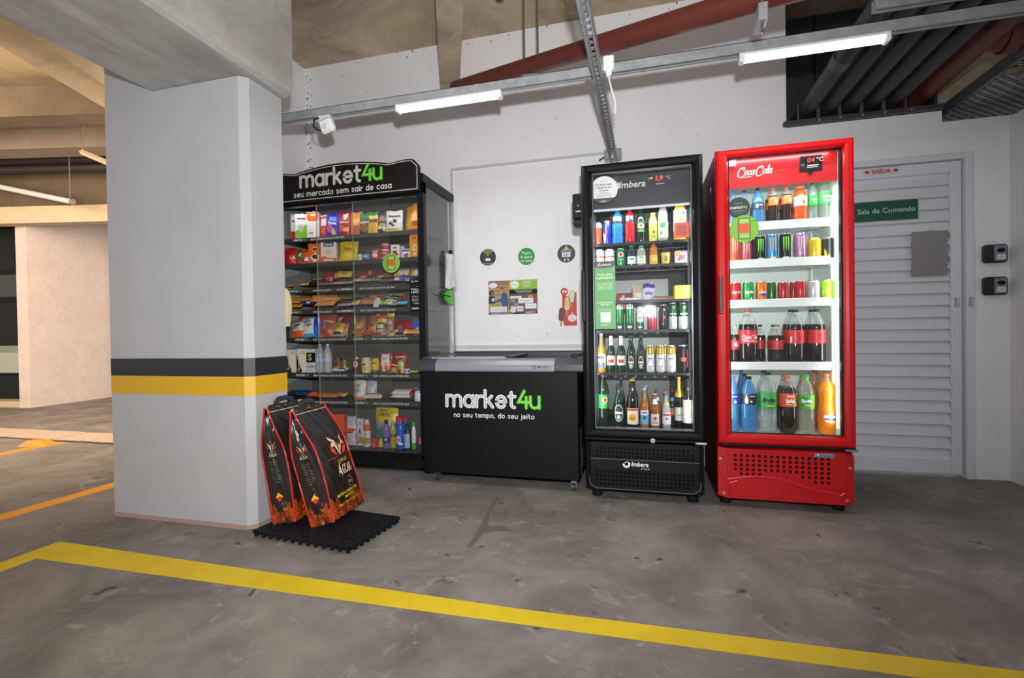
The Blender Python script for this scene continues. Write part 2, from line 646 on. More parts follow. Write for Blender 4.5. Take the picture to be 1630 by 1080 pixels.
# grime along the corner seam and under the ceiling
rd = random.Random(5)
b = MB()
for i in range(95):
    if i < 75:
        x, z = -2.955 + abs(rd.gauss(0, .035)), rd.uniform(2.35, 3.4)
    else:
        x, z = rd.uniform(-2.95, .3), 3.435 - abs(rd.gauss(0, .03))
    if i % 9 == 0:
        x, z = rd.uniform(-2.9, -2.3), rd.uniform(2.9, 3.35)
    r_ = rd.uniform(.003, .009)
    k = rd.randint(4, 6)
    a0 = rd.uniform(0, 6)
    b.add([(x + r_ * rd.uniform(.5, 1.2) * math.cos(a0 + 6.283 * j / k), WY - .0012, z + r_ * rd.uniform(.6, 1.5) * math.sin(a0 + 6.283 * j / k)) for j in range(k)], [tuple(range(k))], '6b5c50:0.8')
o = b.build('grime')
o['kind'] = 'stuff'
ground_mark('floor_marking', [(-.892, 2.86), (-.872, 2.87), (-.845, 2.62), (-.80, 2.43), (-.72, 2.44), (-.63, 2.39), (-.74, 2.37), (-.79, 2.33), (-.795, 2.17), (-.815, 2.16), (-.83, 2.35), (-.862, 2.60)], '6b645e:0.6', .0006)

# shaft behind the opening, and the rough concrete further along
b = MB()
b.box(.9, 1.95, 4.35, 4.45, 2.2, 3.5, 'shaft_black')
b.box(.9, 1.0, 4.02, 4.4, 2.2, 3.5, 'shaft_black')
b.box(1.93, 1.95, 4.02, 4.4, 2.2, 3.5, 'shaft_black')
b.box(1.30, 1.312, 4.338, 4.352, 2.3, 3.5, '1c1d24:0.6')
struct(b.build('wall_north'))
b = MB()
b.box(1.95, 5.0, 4.3, 4.5, 2.2, 3.5, 'slab_concrete')
b.box(4.2, 4.4, -2, 4.4, 2.2, 3.5, 'slab_concrete')
struct(b.build('wall_east'))

# column
b = MB()
cx0, cx1, cy0, cy1, ch = -2.915, -1.968, 2.1, 2.372, .036


def column_poly(g):
    return [(cx0 - g, cy0 - g), (cx1 - ch, cy0 - g), (cx1 + g, cy0 + ch), (cx1 + g, cy1 + g), (cx0 - g, cy1 + g)]


def column_ring(bb, z0, z1, g, code):
    P = column_poly(g)
    n = len(P)
    vs = [(x, y, z0) for x, y in P] + [(x, y, z1) for x, y in P]
    bb.add(vs, [(i, (i + 1) % n, n + (i + 1) % n, n + i) for i in range(n)] + [tuple(range(n, 2 * n)), tuple(reversed(range(n)))], code)


column_ring(b, 0, 2.349, 0, 'column_paint')
b.box(-2.915, -2.58, 2.102, 2.37, 2.349, 3.4, 'column_paint')
col = struct(b.build('column'))
b = MB()
column_ring(b, .797, .893, .0012, '23222a:0.5')
b.build('stripe', col)
b = MB()
column_ring(b, .697, .797, .0012, 'd9a613:0.5')
o = b.build('stripe', col)
b = MB()
column_ring(b, 0, .022, .003, 'a98a80:0.8')
o = b.build('stripe', col)

# the great beam over the column, rounded at its end
b = MB()
pf = [(-2.575, 2.352), (-1.93, 2.352), (-1.905, 2.366), (-1.893, 2.395), (-1.89, 2.46), (-1.89, 3.46), (-2.575, 3.46)]
b.prism(pf, -1.3, 2.375, 'beam_concrete')
struct(b.build('beam'))
b = MB()
b.add([(-1.635, 3.88, 3.06), (-1.46, 3.88, 3.06), (-.58, 1.75, 3.06), (-.76, 1.70, 3.06), (-1.645, 3.88, 3.45), (-1.45, 3.88, 3.45), (-.57, 1.75, 3.45), (-.77, 1.70, 3.45)],
      [(0, 1, 2, 3), (4, 7, 6, 5), (0, 4, 5, 1), (2, 6, 7, 3), (0, 3, 7, 4), (1, 5, 6, 2)], 'slab_concrete')
struct(b.build('beam'))
b = MB()
b.box(-3.06, 5.0, -1.3, 4.5, 3.44, 3.6, 'slab_concrete')
struct(b.build('ceiling'))

# ---- the far side of the car park, seen past the column; its frame is turned with the bays
LA = R(13)
TL = Matrix.Rotation(LA, 4, 'Z')           # local x across, local y away


def left_box(name, x0, x1, y0, y1, z0, z1, code, bev=0.0):
    bb = MB()
    bb.box(x0, x1, y0, y1, z0, z1, code, bev, TL)
    return struct(bb.build(name))


left_box('beam', -11, -3.6, 6.86, 7.04, 2.70, 2.94, 'cream_beam')
left_box('wall_far', -11, -3.6, 6.92, 7.03, 2.94, 3.75, 'brown_beam')
left_box('beam', -9, -3.2, 5.8, 6.1, 3.34, 3.63, 'grey_beam')
left_box('beam', -8, -2.9, 4.9, 5.15, 3.31, 3.62, 'brown_beam')
left_box('ceiling', -13, -3.1, .2, 9.5, 3.72, 3.9, 'ochre_slab')
# the lit cream joist that runs over the bay
b = MB()
p0, p1 = Vector((-4.18, 2.33, 0)), Vector((-4.47, 3.22, 0))
d = (p1 - p0).normalized()
n = Vector((d.y, -d.x, 0))
q0, q1 = p0 - d * 3.5, p1 + d * .5
vs = []
for p in (q0, q1):
    for s_, z in ((0, 3.0), (.30, 3.0), (.30, 3.10), (.34, 3.14), (.34, 3.72), (0, 3.72)):
        vs.append((p.x + n.x * s_, p.y + n.y * s_, z))
b.add(vs, [tuple(range(6)), tuple(reversed(range(6, 12)))] + [(i, 6 + i, 6 + (i + 1) % 6, (i + 1) % 6) for i in range(6)], 'cream_beam')
struct(b.build('beam'))
# plastered pier and the glazed gate beside it
b = MB()
TW = Matrix.Translation((-8.86, 5.22, 0)) @ Matrix.Rotation(R(5), 4, 'Z')
b.box(-.20, 0, 0, 6.5, 0, 3.0, 'warm_plaster', 0, TW)
struct(b.build('wall_west'))
b = MB()
b.box(-3.0, -.2, .02, .3, 0, .09, 'cream_beam', 0, TW)
struct(b.build('trim_2'))
door2 = struct(MB().box(-3.0, -.2, .3, .33, .09, 2.9, '23241f:0.5', 0, TW).build('door_2'))
b = MB()
for z0, z1 in ((2.05, 2.12), (1.62, 1.70), (.47, .50)):
    b.box(-3.0, -.2, .27, .30, z0, z1, '0c0c0b:0.4', 0, TW)
b.box(-.62, -.55, .27, .30, 2.12, 2.35, '0c0c0b:0.4', 0, TW)
b.build('rail', door2)
MB().box(-3.0, -.2, .285, .30, .5, .82, 'b8c2b4:0.15', .002, TW).build('panel', door2)
MB().box(-3.0, -.2, .285, .30, .82, .93, '8f9c88:0.15', .002, TW).build('panel', door2)
MB().box(-3.0, -.2, .29, .30, 1.70, 2.05, '454741:0.4', .002, TW).build('panel', door2)

# ---- gutter with its grating
root = thing('drain_channel', 'long floor gutter covered by loose concrete slats behind the column', 'drain', (0, 0, 0))
b = MB()
b.box(-11, -3.1, 3.53, 3.555, 0, .004, '4a3f35:0.8')
b.box(-11, -3.1, 3.905, 3.93, 0, .004, '4a3f35:0.8')
b.build('edge', root)
slat = MB().box(-.045, .045, 3.558, 3.902, .0005, .012, 'c1ad98:0.8', .003)
first = slat.build('slat', root)
first.location.x = -3.2
for i in range(1, 62):
    o = first.copy()
    COL.objects.link(o)
    o.parent = root
    o.location.x = -3.2 - i * .105 + random.uniform(-.004, .004)
    o.location.z = random.uniform(0, .004)

root = thing('road_stud', 'small orange raised road stud beside the floor gutter', 'road stud', (-5.62, 3.36, 0), (0, 0, R(14)))
MB().add([(-.14, -.06, 0), (.14, -.06, 0), (.14, .06, 0), (-.14, .06, 0), (-.08, -.035, .05), (.08, -.035, .05), (.08, .035, .05), (-.08, .035, .05)],
         [(4, 5, 6, 7), (0, 1, 5, 4), (2, 3, 7, 6), (3, 0, 4, 7), (1, 2, 6, 5)], 'e8951c:0.5').build('body', root)
MB().add([(-.13, -.0585, .003), (.03, -.0585, .003), (.03, -.037, .045), (-.075, -.037, .045)], [(0, 1, 2, 3)], '7a3c12:0.3').build('reflector', root)

# ---- door with louvres
door = struct(thing('door_1', None, None))
DX0, DX1, DZ1 = 1.16, 2.065, 2.13
b = MB()
F = 'e0e1e9:0.35'
for x0, x1, z0, z1 in ((DX0, DX0 + .045, 0, DZ1), (DX1 - .045, DX1, 0, DZ1), (DX0 + .0455, DX1 - .0455, DZ1 - .038, DZ1)):
    b.box(x0, x1, WY - .025, WY + .09, z0, z1, F, .004)
b.build('door_frame', door)
LX0, LX1 = DX0 + .055, DX1 - .052
b = MB()
for x0, x1, z0, z1 in ((LX0, LX0 + .062, .02, 2.087), (LX1 - .062, LX1, .02, 2.087), (LX0 + .0625, LX1 - .0625, .02, .11), (LX0 + .0625, LX1 - .0625, 2.015, 2.087)):
    b.box(x0, x1, WY + .005, WY + .045, z0, z1, F, .004)
b.build('leaf_frame', door)
MB().box(LX0 + .05, LX1 - .05, WY + .048, WY + .056, .1, 2.03, '9a9ca4:0.5').build('backing', door)
sl = MB().add([(LX0 + .06, .008, 0), (LX1 - .06, .008, 0), (LX1 - .06, .040, .083), (LX0 + .06, .040, .083),
               (LX0 + .06, .016, -.004), (LX1 - .06, .016, -.004), (LX1 - .06, .046, .080), (LX0 + .06, .046, .080)],
              [(0, 1, 2, 3), (4, 7, 6, 5), (0, 4, 5, 1), (3, 2, 6, 7), (0, 3, 7, 4), (1, 5, 6, 2)], F).build('slat', door)
sl.location = (0, WY, .112)
for i in range(1, 24):
    o = sl.copy()
    COL.objects.link(o)
    o.parent = door
    o.location = (0, WY, .112 + i * .0795)
b = MB()
b.box(LX1 - .045, LX1 - .02, WY - .01, WY + .01, 1.13, 1.19, 'd8d8dc:0.25:0.8', .003)
b.box(DX1 - .035, DX1 - .012, WY - .045, WY - .02, 1.13, 1.19, 'd8d8dc:0.25:0.8', .003)
b.build('latch', door)
# ------------------------------------------------------------------ overhead: struts, tubes, pipes, tray
def strut_channel(name, label, p0, p1, w, h, pitch=.05, group=None):
    """perforated steel channel, open below, built from two lipped sides and cross straps; along x or y"""
    t = thing(name, label, 'steel channel', p0, group=group)
    d = Vector(p1) - Vector(p0)
    L = d.length
    t.rotation_euler = (0, 0, math.atan2(d.y, d.x))
    bb = MB()
    G = 'galvanised'
    for s in (-1, 1):
        y = s * (w / 2 - .0015)
        bb.box(0, L, y - .0015, y + .0015, 0, h, G)
        bb.box(0, L, y - .0025, y + .0025, h * .42, h * .58, G)
        bb.box(0, L, min(y, y - s * .009), max(y, y - s * .009), 0, .003, G)
    bb.box(0, L, -w / 2, -w * .22, h - .003, h, G)
    bb.box(0, L, w * .22, w / 2, h - .003, h, G)
    bb.build('channel', t)
    k = int(L / pitch)
    bb = MB()
    for i in range(k + 1):
        x = i * pitch
        bb.box(max(0, x - pitch * .22), min(L, x + pitch * .22), -w * .22, w * .22, h - .003, h, G)
    tag(bb.build('strap', t), kind='stuff')
    return t


strut_channel('steel_channel', 'long galvanised perforated channel that carries the tube lights along the wall', (-2.25, 2.62, 2.335), (4.0, 2.62, 2.335), .042, .05)
t = strut_channel('steel_channel', 'galvanised perforated channel crossing under the light channel and meeting the wall', (-.225, .4, 2.283), (-.205, 3.875, 2.283), .05, .05)
b = MB()
b.box(3.40, 3.47, -.055, .07, .02, .10, 'galvanised', .004)
b.path([(3.44, .0, .03), (3.42, .05, .06), (3.40, .11, .02)], .005, '2b2b2e:0.5')
b.build('wall_bracket', t)
strut_channel('steel_channel', 'short galvanised channel hanging above the dark pipes near the ceiling', (1.02, 2.60, 2.43), (3.8, 2.60, 2.43), .042, .05)


def tube_light(x0, x1, label, y=2.615, power=7):
    t = thing('tube_light', label, 'tube light', (x0, y, 2.29), group='slim tube lights under the channel')
    L = x1 - x0
    bb = MB()
    bb.box(.0, L, -.024, .024, .026, .044, 'e9e9ea:0.4', .004)
    bb.build('housing', t)
    bb = MB()
    pr = [(.024 * math.cos(a), .028 - .026 * math.sin(a)) for a in [math.pi * i / 10 for i in range(11)]]
    vs = [(.025, y, z) for y, z in pr] + [(L - .025, y, z) for y, z in pr]
    bb.add(vs, [(i, i + 1, 12 + i, 11 + i) for i in range(10)], 'glow:f4f6ff:5' if power else 'e4e6ea:0.35', True)
    bb.build('diffuser', t)
    for xx in (0, L - .027):
        bb = MB()
        P = [(xx, .046), (xx + .027, .046), (xx + .027, 0), (xx, .0)]
        bb.box(xx, xx + .028, -.027, .027, .0, .046, 'f0f0ee:0.4', .008)
        bb.build('end_cap', t)
    if not power:
        return t
    l = lamp('tube_glow', 'AREA', (L / 2, 0, -.004), power, (.96, .98, 1.0), L * .9, .04)
    l.parent = t
    return t


tube_light(-1.378, -.738, 'lit slim tube light above the grocery cabinet')
tube_light(.458, 1.088, 'lit slim tube light above the red fridge')
tube_light(1.66, 2.3, 'unlit slim tube light under the channel above the two key boxes', power=0)

t = thing('motion_sensor', 'small white motion sensor under the light channel near the column', 'sensor', (-1.83, 2.60, 2.29))
b = MB()
b.box(-.045, .045, -.04, .012, -.062, .02, 'ecebe6:0.4', .014, Matrix.Rotation(R(14), 4, 'X') @ Matrix.Rotation(R(-12), 4, 'Y'))
b.build('body', t)
MB().lathe([(0, 0), (.016, 0), (.013, .008), (0, .011)], 'cfd0cf:0.2', 14, T=Matrix.Translation((.004, -.036, -.034)) @ Matrix.Rotation(R(100), 4, 'X')).build('lens', t)
MB().box(-.06, .02, -.012, .02, .012, .045, 'd9d9d6:0.4', .003).build('bracket', t)
MB().path([(-.03, .0, .03), (-.075, -.02, .025), (-.085, -.02, -.02), (-.06, -.02, -.045), (-.03, -.01, -.05)], .0045, '1c1c1e:0.5').build('cable', t)

t = thing('plug_adapter', 'white plug and cable at the crossing of the two channels', 'plug', (-.16, 2.585, 2.335))
MB().box(-.028, .028, -.02, .014, .0, .075, 'f1f0ec:0.4', .006).build('body', t)
MB().lathe([(.012, 0), (.02, .03)], 'f1f0ec:0.4', 12, T=Matrix.Translation((.0, -.004, -.03))).build('neck', t)
MB().path([(.0, 0, -.03), (.012, .0, -.09), (.03, .012, -.15), (.028, .04, -.2)], .005, 'e4e4e0:0.5').build('cable', t)

# sloping drain pipe on rod hangers
t = thing('drain_pipe', 'sloping red brown drain pipe in front of the wall above the fridges', 'pipe')
A, B_ = Vector((-1.6, 3.83, 3.07)), Vector((1.15, 1.85, 2.30))
pa, pb = Vector((-.945, 3.34, 2.815)), Vector((.42, 2.32, 2.405))
dd = (pb - pa).normalized()
A, B_ = pa - dd * .62, pb + dd * .9
MB().tube(A, B_, .0535, 'rust_pipe', 20).build('pipe', t)
c = pa + dd * .33
for off in (-.045, .045):
    MB().tube((c.x + off, c.y, c.z - .06), (c.x + off, c.y, 3.44), .006, '5c5a57:0.5', 8).build('rod', t)
MB().box(c.x - .06, c.x + .06, c.y - .02, c.y + .02, c.z - .085, c.z - .06, 'galvanised', .003).build('clamp', t)
c = pa + dd * 1.83
MB().box(c.x - .018, c.x + .018, c.y - .07, c.y + .05, c.z - .13, c.z - .06, 'galvanised', .003).build('clamp', t)
MB().tube((c.x, c.y - .05, c.z - .17), (c.x, c.y - .05, c.z + .2), .006, '5c5a57:0.5', 8).build('rod', t)
MB().tube((c.x, c.y + .05, c.z - .1), (c.x, c.y + .05, 3.44), .006, '5c5a57:0.5', 8).build('rod', t)

# dark pipes out of the shaft opening
PX = (1.115, 1.245, 1.375, 1.505, 1.635)
WHERE = ('next to the opening edge, with a pale coupling', 'second from the opening edge', 'in the middle of the five',
         'fourth from the opening edge', 'last before the red brown pipe')
for i, (px, w) in enumerate(zip(PX, WHERE)):
    t = thing('dark_pipe', 'dark grey pipe ' + w, 'pipe', (px, 0, 2.53), group='dark pipes out of the shaft opening')
    MB().tube((0, .8, .05), (0, 4.3, 0), .052, 'dark_pipe', 18).build('pipe', t)
    yc = (3.2, 2.9, 2.75, 2.7, 2.6)[i]
    if i in (0, 2):
        MB().tube((0, yc, .018), (0, yc + .09, .016), .057, '45444c:0.4', 18).build('coupling', t)
    for s in (-1, 1):
        MB().box(s * .06 - .004, s * .06 + .004, 3.86, 3.885, -.075, .03, '6d6c6e:0.4:0.5').build('clamp', t)
t = thing('drain_pipe', 'thick red brown drain pipe with a side branch beside the dark pipes', 'pipe', (1.80, 0, 2.55))
MB().tube((0, .8, .05), (0, 4.25, 0), .062, 'rust_pipe', 20).build('pipe', t)
b = MB()
b.tube((.0, 3.28, .02), (.09, 3.28, -.0), .066, 'rust_pipe', 20)
b.tube((.09, 3.28, -.0), (.15, 3.28, -.005), .078, 'rust_pipe', 20)
b.build('branch', t)
t = thing('pipe_rail', 'dark steel rail on the wall ledge under the pipe row', 'rail', (0, 0, 0))
b = MB()
b.box(.96, 1.90, 3.845, 3.875, 2.422, 2.452, '57565a:0.45:0.5', .003)
b.box(.96, 1.90, 3.84, 3.845, 2.44, 2.452, '57565a:0.45:0.5')
b.build('rail_bar', t)
b = MB()
for x in (1.18, 1.31, 1.44, 1.57, 1.72):
    MB().lathe([(.008, 0), (.008, .006), (0, .007)], 'b9b8ba:0.35:0.7', 8, T=Matrix.Translation((x, 3.845, 2.437)) @ Matrix.Rotation(R(90), 4, 'X')).build('bolt', t)

# expanded-metal cable tray above the corner
t = thing('cable_tray', 'grey expanded metal cable tray over the corner by the key boxes', 'cable tray', (2.0, 1.9, 2.44))
b = MB()
MB().box(-.025, .0, 0, 2.3, 0, .07, '77777c:0.45:0.5', .002).build('side_rail', t)
MB().box(.62, .645, 0, 2.3, 0, .07, '77777c:0.45:0.5', .002).build('side_rail', t)
b = MB()
for i in range(88):
    y = .012 + i * .026
    pts = [(.004 + j * .031, y + (.012 if (i + j) % 2 else 0)) for j in range(21)]
    for (xa, ya), (xb, yb) in zip(pts, pts[1:]):
        b.add([(xa, ya, .004), (xb, yb, .004), (xb, yb + .0085, .001), (xa, ya + .0085, .001)], [(0, 1, 2, 3)], 'a5a5aa:0.45:0.3')
tag(b.build('metal_mesh', t), kind='stuff')
for k in range(9):  # dark tubes added over the mesh so that its gaps look shaded
    x = .035 + k * .068
    MB().tube((x, .0, .042), (x, 2.3, .042), .031, '1d1d20:0.6', 10).build('cable', t)
b = MB()
b.box(-.02, .64, 1.50, 1.54, -.02, .0, '8b7a62:0.6', .003)
b.box(.05, .09, 1.28, 1.56, -.045, -.02, '8d8f90:0.4:0.5', .003)
b.build('support', t)

# ---- things under the far ceiling of the car park
for k, (z, lab) in enumerate(((3.36, 'lowest'), (3.46, 'middle'), (3.56, 'topmost'))):
    t = thing('dark_pipe', lab + ' dark pipe of the three under the far car park ceiling', 'pipe', group='dark pipes in the far bay')
    MB().tube(TL @ Vector((-9.5, 6.55 - k * .06, z)), TL @ Vector((-3.4, 6.55 - k * .06, z)), .055, '2d2320:0.6', 14).build('pipe', t)
t = thing('drain_pipe', 'thin red pipe above the grey beam in the far bay', 'pipe')
MB().tube(TL @ Vector((-8.5, 5.45, 3.53)), TL @ Vector((-3.1, 5.45, 3.53)), .026, '5a1712:0.5', 12).build('pipe', t)
t = thing('tube_light', 'unlit pale tube light over the plastered pier in the far bay', 'tube light')
p, q = Vector((-9.05, 4.72, 3.25)), Vector((-7.35, 4.84, 2.85))
b = MB()
b.tube(p, q, .035, 'd9dad6:0.4', 10)
b.build('housing', t)
MB().tube(q, q + (q - p).normalized() * .03, .037, '8c8a84:0.5', 10).build('end_cap', t)
MB().tube(q + Vector((-.02, 0, .03)), q + Vector((-.02, .0, .8)), .006, '6b6a66:0.5', 8).build('rod', t)
t = thing('steel_channel', 'thin steel channel hung on a rod in the far bay beside the column', 'steel channel')
MB().tube((-6.33, 4.30, 3.23), (-6.31, 4.30, 3.72), .01, '6d5c49:0.5', 8).build('rod', t)
b = MB()
p, q = Vector((-6.35, 4.3, 3.21)), Vector((-5.80, 4.36, 2.97))
b.tube(p, q, .03, 'cdbda2:0.45', 4)
b.build('channel', t)
# ------------------------------------------------------------------ signs, stickers and boxes on the wall and the door
W0 = WY + .012        # face of the recess


def disc_sticker(label, cx, cz, r, col, fn, y=W0):
    t = thing('round_sticker', label, 'sticker', (cx, y, cz), group='round stickers on the wall')
    f = front(0.0)
    b = MB()
    b.lathe([(0, 0), (r, 0), (r, .0008), (0, .0008)], 'f2f2f2:0.5', 40, T=Matrix.Rotation(R(90), 4, 'X'), smooth=False)
    b.build('backing', t)
    b = MB()
    b.flat(disc2d(0, 0, r * .93, n=40), f(.0012), col)
    fn(b, lambda lf=0: f(.0018 + lf))
    b.build('print', t)
    return t


def wifi(b, f):
    for k, rr in enumerate((.028, .05, .072)):
        b.flat(stroke2d(arc(0, .014, rr * .72, rr * .66, 42, 138, 10), .0062), f(), '8fd24a:0.5')
    b.flat(disc2d(0, .016, .006), f(), '8fd24a:0.5')
    b.flat(stroke2d([(-.012, -.018), (.014, -.018)], .022), f(), 'f2f2f2:0.5')
    b.flat(text_shape('Não encontrou', .085, None, 0, -.055), f(), 'f2f2f2:0.5')
    b.flat(text_shape('conexão? Conecte', .075, None, 0, -.066), f(), 'f2f2f2:0.5')


disc_sticker('dark round sticker with a wireless signal mark on the wall', -1.242, 1.632, .075, '3b3a3e:0.5', wifi)


def pegue(b, f):
    for s, z in (('Pegue', .02), ('& pague', -.012), ('no local', -.044)):
        b.flat(text_shape(s, None, .021, 0, z, .006), f(), 'f4f4f4:0.5')
    for z in (.052, -.058):
        b.flat(rect2d(-.022, .022, z, z + .003), f(), '1a7a28:0.5')


disc_sticker('green round sticker with white words on the wall above the freezer', -.915, 1.622, .075, '2f9e3a:0.5', pegue)


def open24(b, f):
    b.flat(poly2d([(-.017, .036), (.017, .036), (0, .066)]), f(), 'f0c55a:0.5')
    b.flat(text_shape('!', None, .014, 0, .041), f(.0004), '3b3a3e:0.5')
    b.flat(text_shape('AMBIENTE', .07, None, 0, .026), f(), 'f2f2f2:0.5')
    b.flat(text_shape('MONITORADO', .088, None, 0, .014), f(), 'f2f2f2:0.5')
    b.flat(rect2d(-.034, .034, -.026, .01), f(), 'f2f2f2:0.5')
    b.flat(text_shape('24H', None, .022, 0, -.019, .01), f(.0004), '3b3a3e:0.5')
    b.flat(poly2d([(-.012, -.04), (-.004, -.048), (-.012, -.06), (-.02, -.048)]), f(), 'f2f2f2:0.5')
    b.flat(stroke2d([(.008, -.04), (.018, -.046), (.014, -.058)], .006), f(), 'f2f2f2:0.5')


disc_sticker('dark round sticker with a yellow warning triangle on the wall', -.59, 1.626, .077, '3b3a3e:0.5', open24)

# the comic-strip poster
t = thing('poster', 'white bordered poster of a shop scene on the wall above the freezer', 'poster', (-1.035, W0, 1.297))
w, h = .212, .145
f = front(0.0)
MB().box(-w, w, -.0012, 0, -h, h, 'eeeeee:0.5').build('sheet', t)
b = MB()
P = lambda lf=0: f(.0018 + lf)
b.flat(rect2d(-w + .006, w - .006, -h + .006, h - .008), P(), '2a2627:0.5')
b.flat(rect2d(-w + .006, -.028, -h + .02, h - .008), P(.0004), 'b89766:0.5')
for k in range(3):
    b.flat(rect2d(-w + .02, -.04, .02 + k * .03, .026 + k * .03), P(.0006), '7c5836:0.5')
b.flat(rect2d(-w + .006, -.028, h - .045, h - .008), P(.0006), '9a7452:0.5')
b.flat(rect2d(-.028, w - .006, h - .085, h - .008), P(.0004), '8fbf2a:0.5')
b.flat(rect2d(-.028, w - .006, h - .12, h - .085), P(.0004), '1d1b1c:0.5')
b.flat(rect2d(-.028, w - .006, -h + .02, h - .12), P(.0004), '6d5143:0.5')
star = [((.046 if i % 2 else .028) * math.cos(i * math.pi / 12) + .018, (.046 if i % 2 else .028) * .85 * math.sin(i * math.pi / 12) + h - .045) for i in range(24)]
b.flat(poly2d(star), P(.001), 'f4f4f4:0.5')
b.flat(text_shape('100% Fresco', .05, None, .018, h - .048, .004), P(.0014), '222222:0.5')
for k, s in enumerate(('O pagamento', 'deve ser feito', 'no momento', 'da compra!')):
    b.flat(text_shape(s, None, .010, .12, h - .026 - k * .0145, .012), P(.001), 'f6f6f6:0.5')
for k, s in enumerate(('Não se esqueça de pagar antes de sair', 'levando seus produtos sem registrar', 'a compra no totem')):
    b.flat(text_shape(s, .15 - .015 * k, None, .095, h - .095 - k * .0085), P(.001), 'f6f6f6:0.5')
# shopper in blue, assistant with dark hair, till, baskets
b.flat(poly2d([(-.112, -.105), (-.045, -.12), (-.034, -.03), (-.05, .032), (-.075, .044), (-.092, .028), (-.098, -.012)]), P(.0012), '285a86:0.5')
b.flat(poly2d([(-.10, -.03), (-.15, -.043), (-.15, -.03), (-.098, -.006)]), P(.0013), '285a86:0.5')
b.flat(disc2d(-.088, .058, .017, .021), P(.0012), 'c88a62:0.5')
b.flat(poly2d([(-.108, .062), (-.10, .082), (-.078, .082), (-.066, .06), (-.074, .044), (-.08, .066)]), P(.0014), 'a5582c:0.5')
b.flat(disc2d(-.178, .038, .022, .022), P(.0012), '1f1715:0.5')
b.flat(disc2d(-.172, .034, .014, .018), P(.0014), '9c6443:0.5')
b.flat(poly2d([(-.204, -.05), (-.15, -.05), (-.152, .008), (-.176, .016), (-.204, .006)]), P(.0012), '2b2d50:0.5')
b.flat(disc2d(-.167, -.018, .012, .014), P(.0014), 'e8e8e8:0.5')
b.flat(rect2d(-.16, -.09, -.075, -.05), P(.0013), 'b39a3c:0.5')
b.flat(disc2d(-.165, .10, .036, .021), P(.001), 'f2f2f2:0.5')
b.flat(text_shape('O que é isso?', .045, None, -.165, .097), P(.0014), '333333:0.5')
b.flat(rect2d(-.19, -.05, -.118, -.075), P(.0016), 'f2f2f2:0.5')
for k in range(3):
    b.flat(text_shape(('O valor final está na', 'tela do totem, passe', 'o cartão e pronto')[k], .12, None, -.12, -.088 - .012 * k), P(.002), '333333:0.5')
for x0, x1, z0, z1, s in ((-.02, .075, -.012, .006, 'É só pagar aqui'), (.048, .172, -.052, -.012, 'Seus produtos'), (.105, .198, -.098, -.056, 'Meu carrinho')):
    b.flat(rect2d(x0, x1, z0, z1), P(.0012), 'f2f2f2:0.5')
    b.flat(text_shape(s, (x1 - x0) * .8, None, (x0 + x1) / 2, (z0 + z1) / 2 - .004), P(.0016), '333333:0.5')
for cx, cz, c in ((.0, -.03, '7a8c99'), (.03, -.06, '8a9299'), (.15, .0, 'c98a4a'), (.185, -.02, 'a8372c'), (.02, -.09, '8a6a3a'), (.175, -.115, 'a44a3c')):
    b.flat(disc2d(cx, cz, .022, .016), P(.001), c + ':0.5')
b.flat(poly2d([(-.025, -.118), (.02, -.128), (.035, -.08), (-.012, -.072)]), P(.0014), 'd8dde0:0.5')
b.flat(rect2d(.035, .09, -.118, -.076), P(.0014), 'f2f2f2:0.5')
b.flat(text_shape('20%', None, .022, .062, -.108, .012), P(.0018), 'c02a2a:0.5')
b.flat(text_shape('Honestidade é o nosso negócio!', .19, None, -.09, -h + .01), P(.001), 'f2f2f2:0.5')
shop_logo(b, lambda lf: P(.001 + lf), .15, -h + .012, .085)
b.build('print', t)

# ice-cream sticker
t = thing('ice_cream_sticker', 'red cut out sticker with three ice lollies on the wall beside the black fridge', 'sticker', (-.585, W0, 1.2))
b = MB()
outline = [(-.035, .145), (-.02, .16), (0, .163), (.02, .15), (.03, .135), (.05, .155), (.07, .14), (.075, .12), (.078, -.15), (-.03, -.152), (-.035, -.165), (-.05, -.15), (-.085, -.05), (-.082, -.02), (-.06, .02), (-.05, .03), (-.058, .12)]
b.prism([(x, z) for x, z in outline], -.0012, 0, 'f0eeee:0.5')
b.build('sheet', t)
b = MB()
P = lambda lf=0: f(.0018 + lf)
b.flat(poly2d([(-.042, .1), (-.042, -.1), (-.028, -.146), (.072, -.146), (.072, .118), (.045, .12), (.0, .09)]), P(), 'c8352e:0.5')
b.flat(disc2d(-.025, .125, .03, .031), P(), 'd03a34:0.5')
b.flat(disc2d(-.034, .125, .009, .01), P(.0004), 'f4e2df:0.5')
b.flat(disc2d(-.014, .125, .009, .01), P(.0004), 'f4e2df:0.5')
for cx, cz, ln, cc, edge in ((.03, .085, .055, 'd9e2c4', '9db07c'), (-.005, .03, .07, 'e6c689', 'c79a52'), (-.052, -.055, .062, '6a4034', '4a2a22')):
    b.flat(stroke2d([(cx, cz - ln / 2), (cx + .006, cz + ln / 2)], .046), P(.0008), edge + ':0.5')
    b.flat(stroke2d([(cx, cz - ln / 2), (cx + .006, cz + ln / 2)], .036), P(.0012), cc + ':0.5')
    b.flat(stroke2d([(cx - .002, cz - ln / 2 - .03), (cx - .004, cz - ln / 2 - .055)], .014), P(.0006), 'b98a58:0.5')
b.flat(disc2d(.035, -.085, .034, .028), P(.0008), 'f4f0ee:0.5')
b.flat(poly2d([(.03, -.06), (.045, -.06), (.034, -.035)]), P(.0008), 'f4f0ee:0.5')
for k, s in enumerate(('A alegria', 'gelada do', 'seu dia')):
    b.flat(text_shape(s, .042, None, .035, -.079 - .011 * k, .006), P(.0012), 'a83a34:0.5')
b.build('print', t)

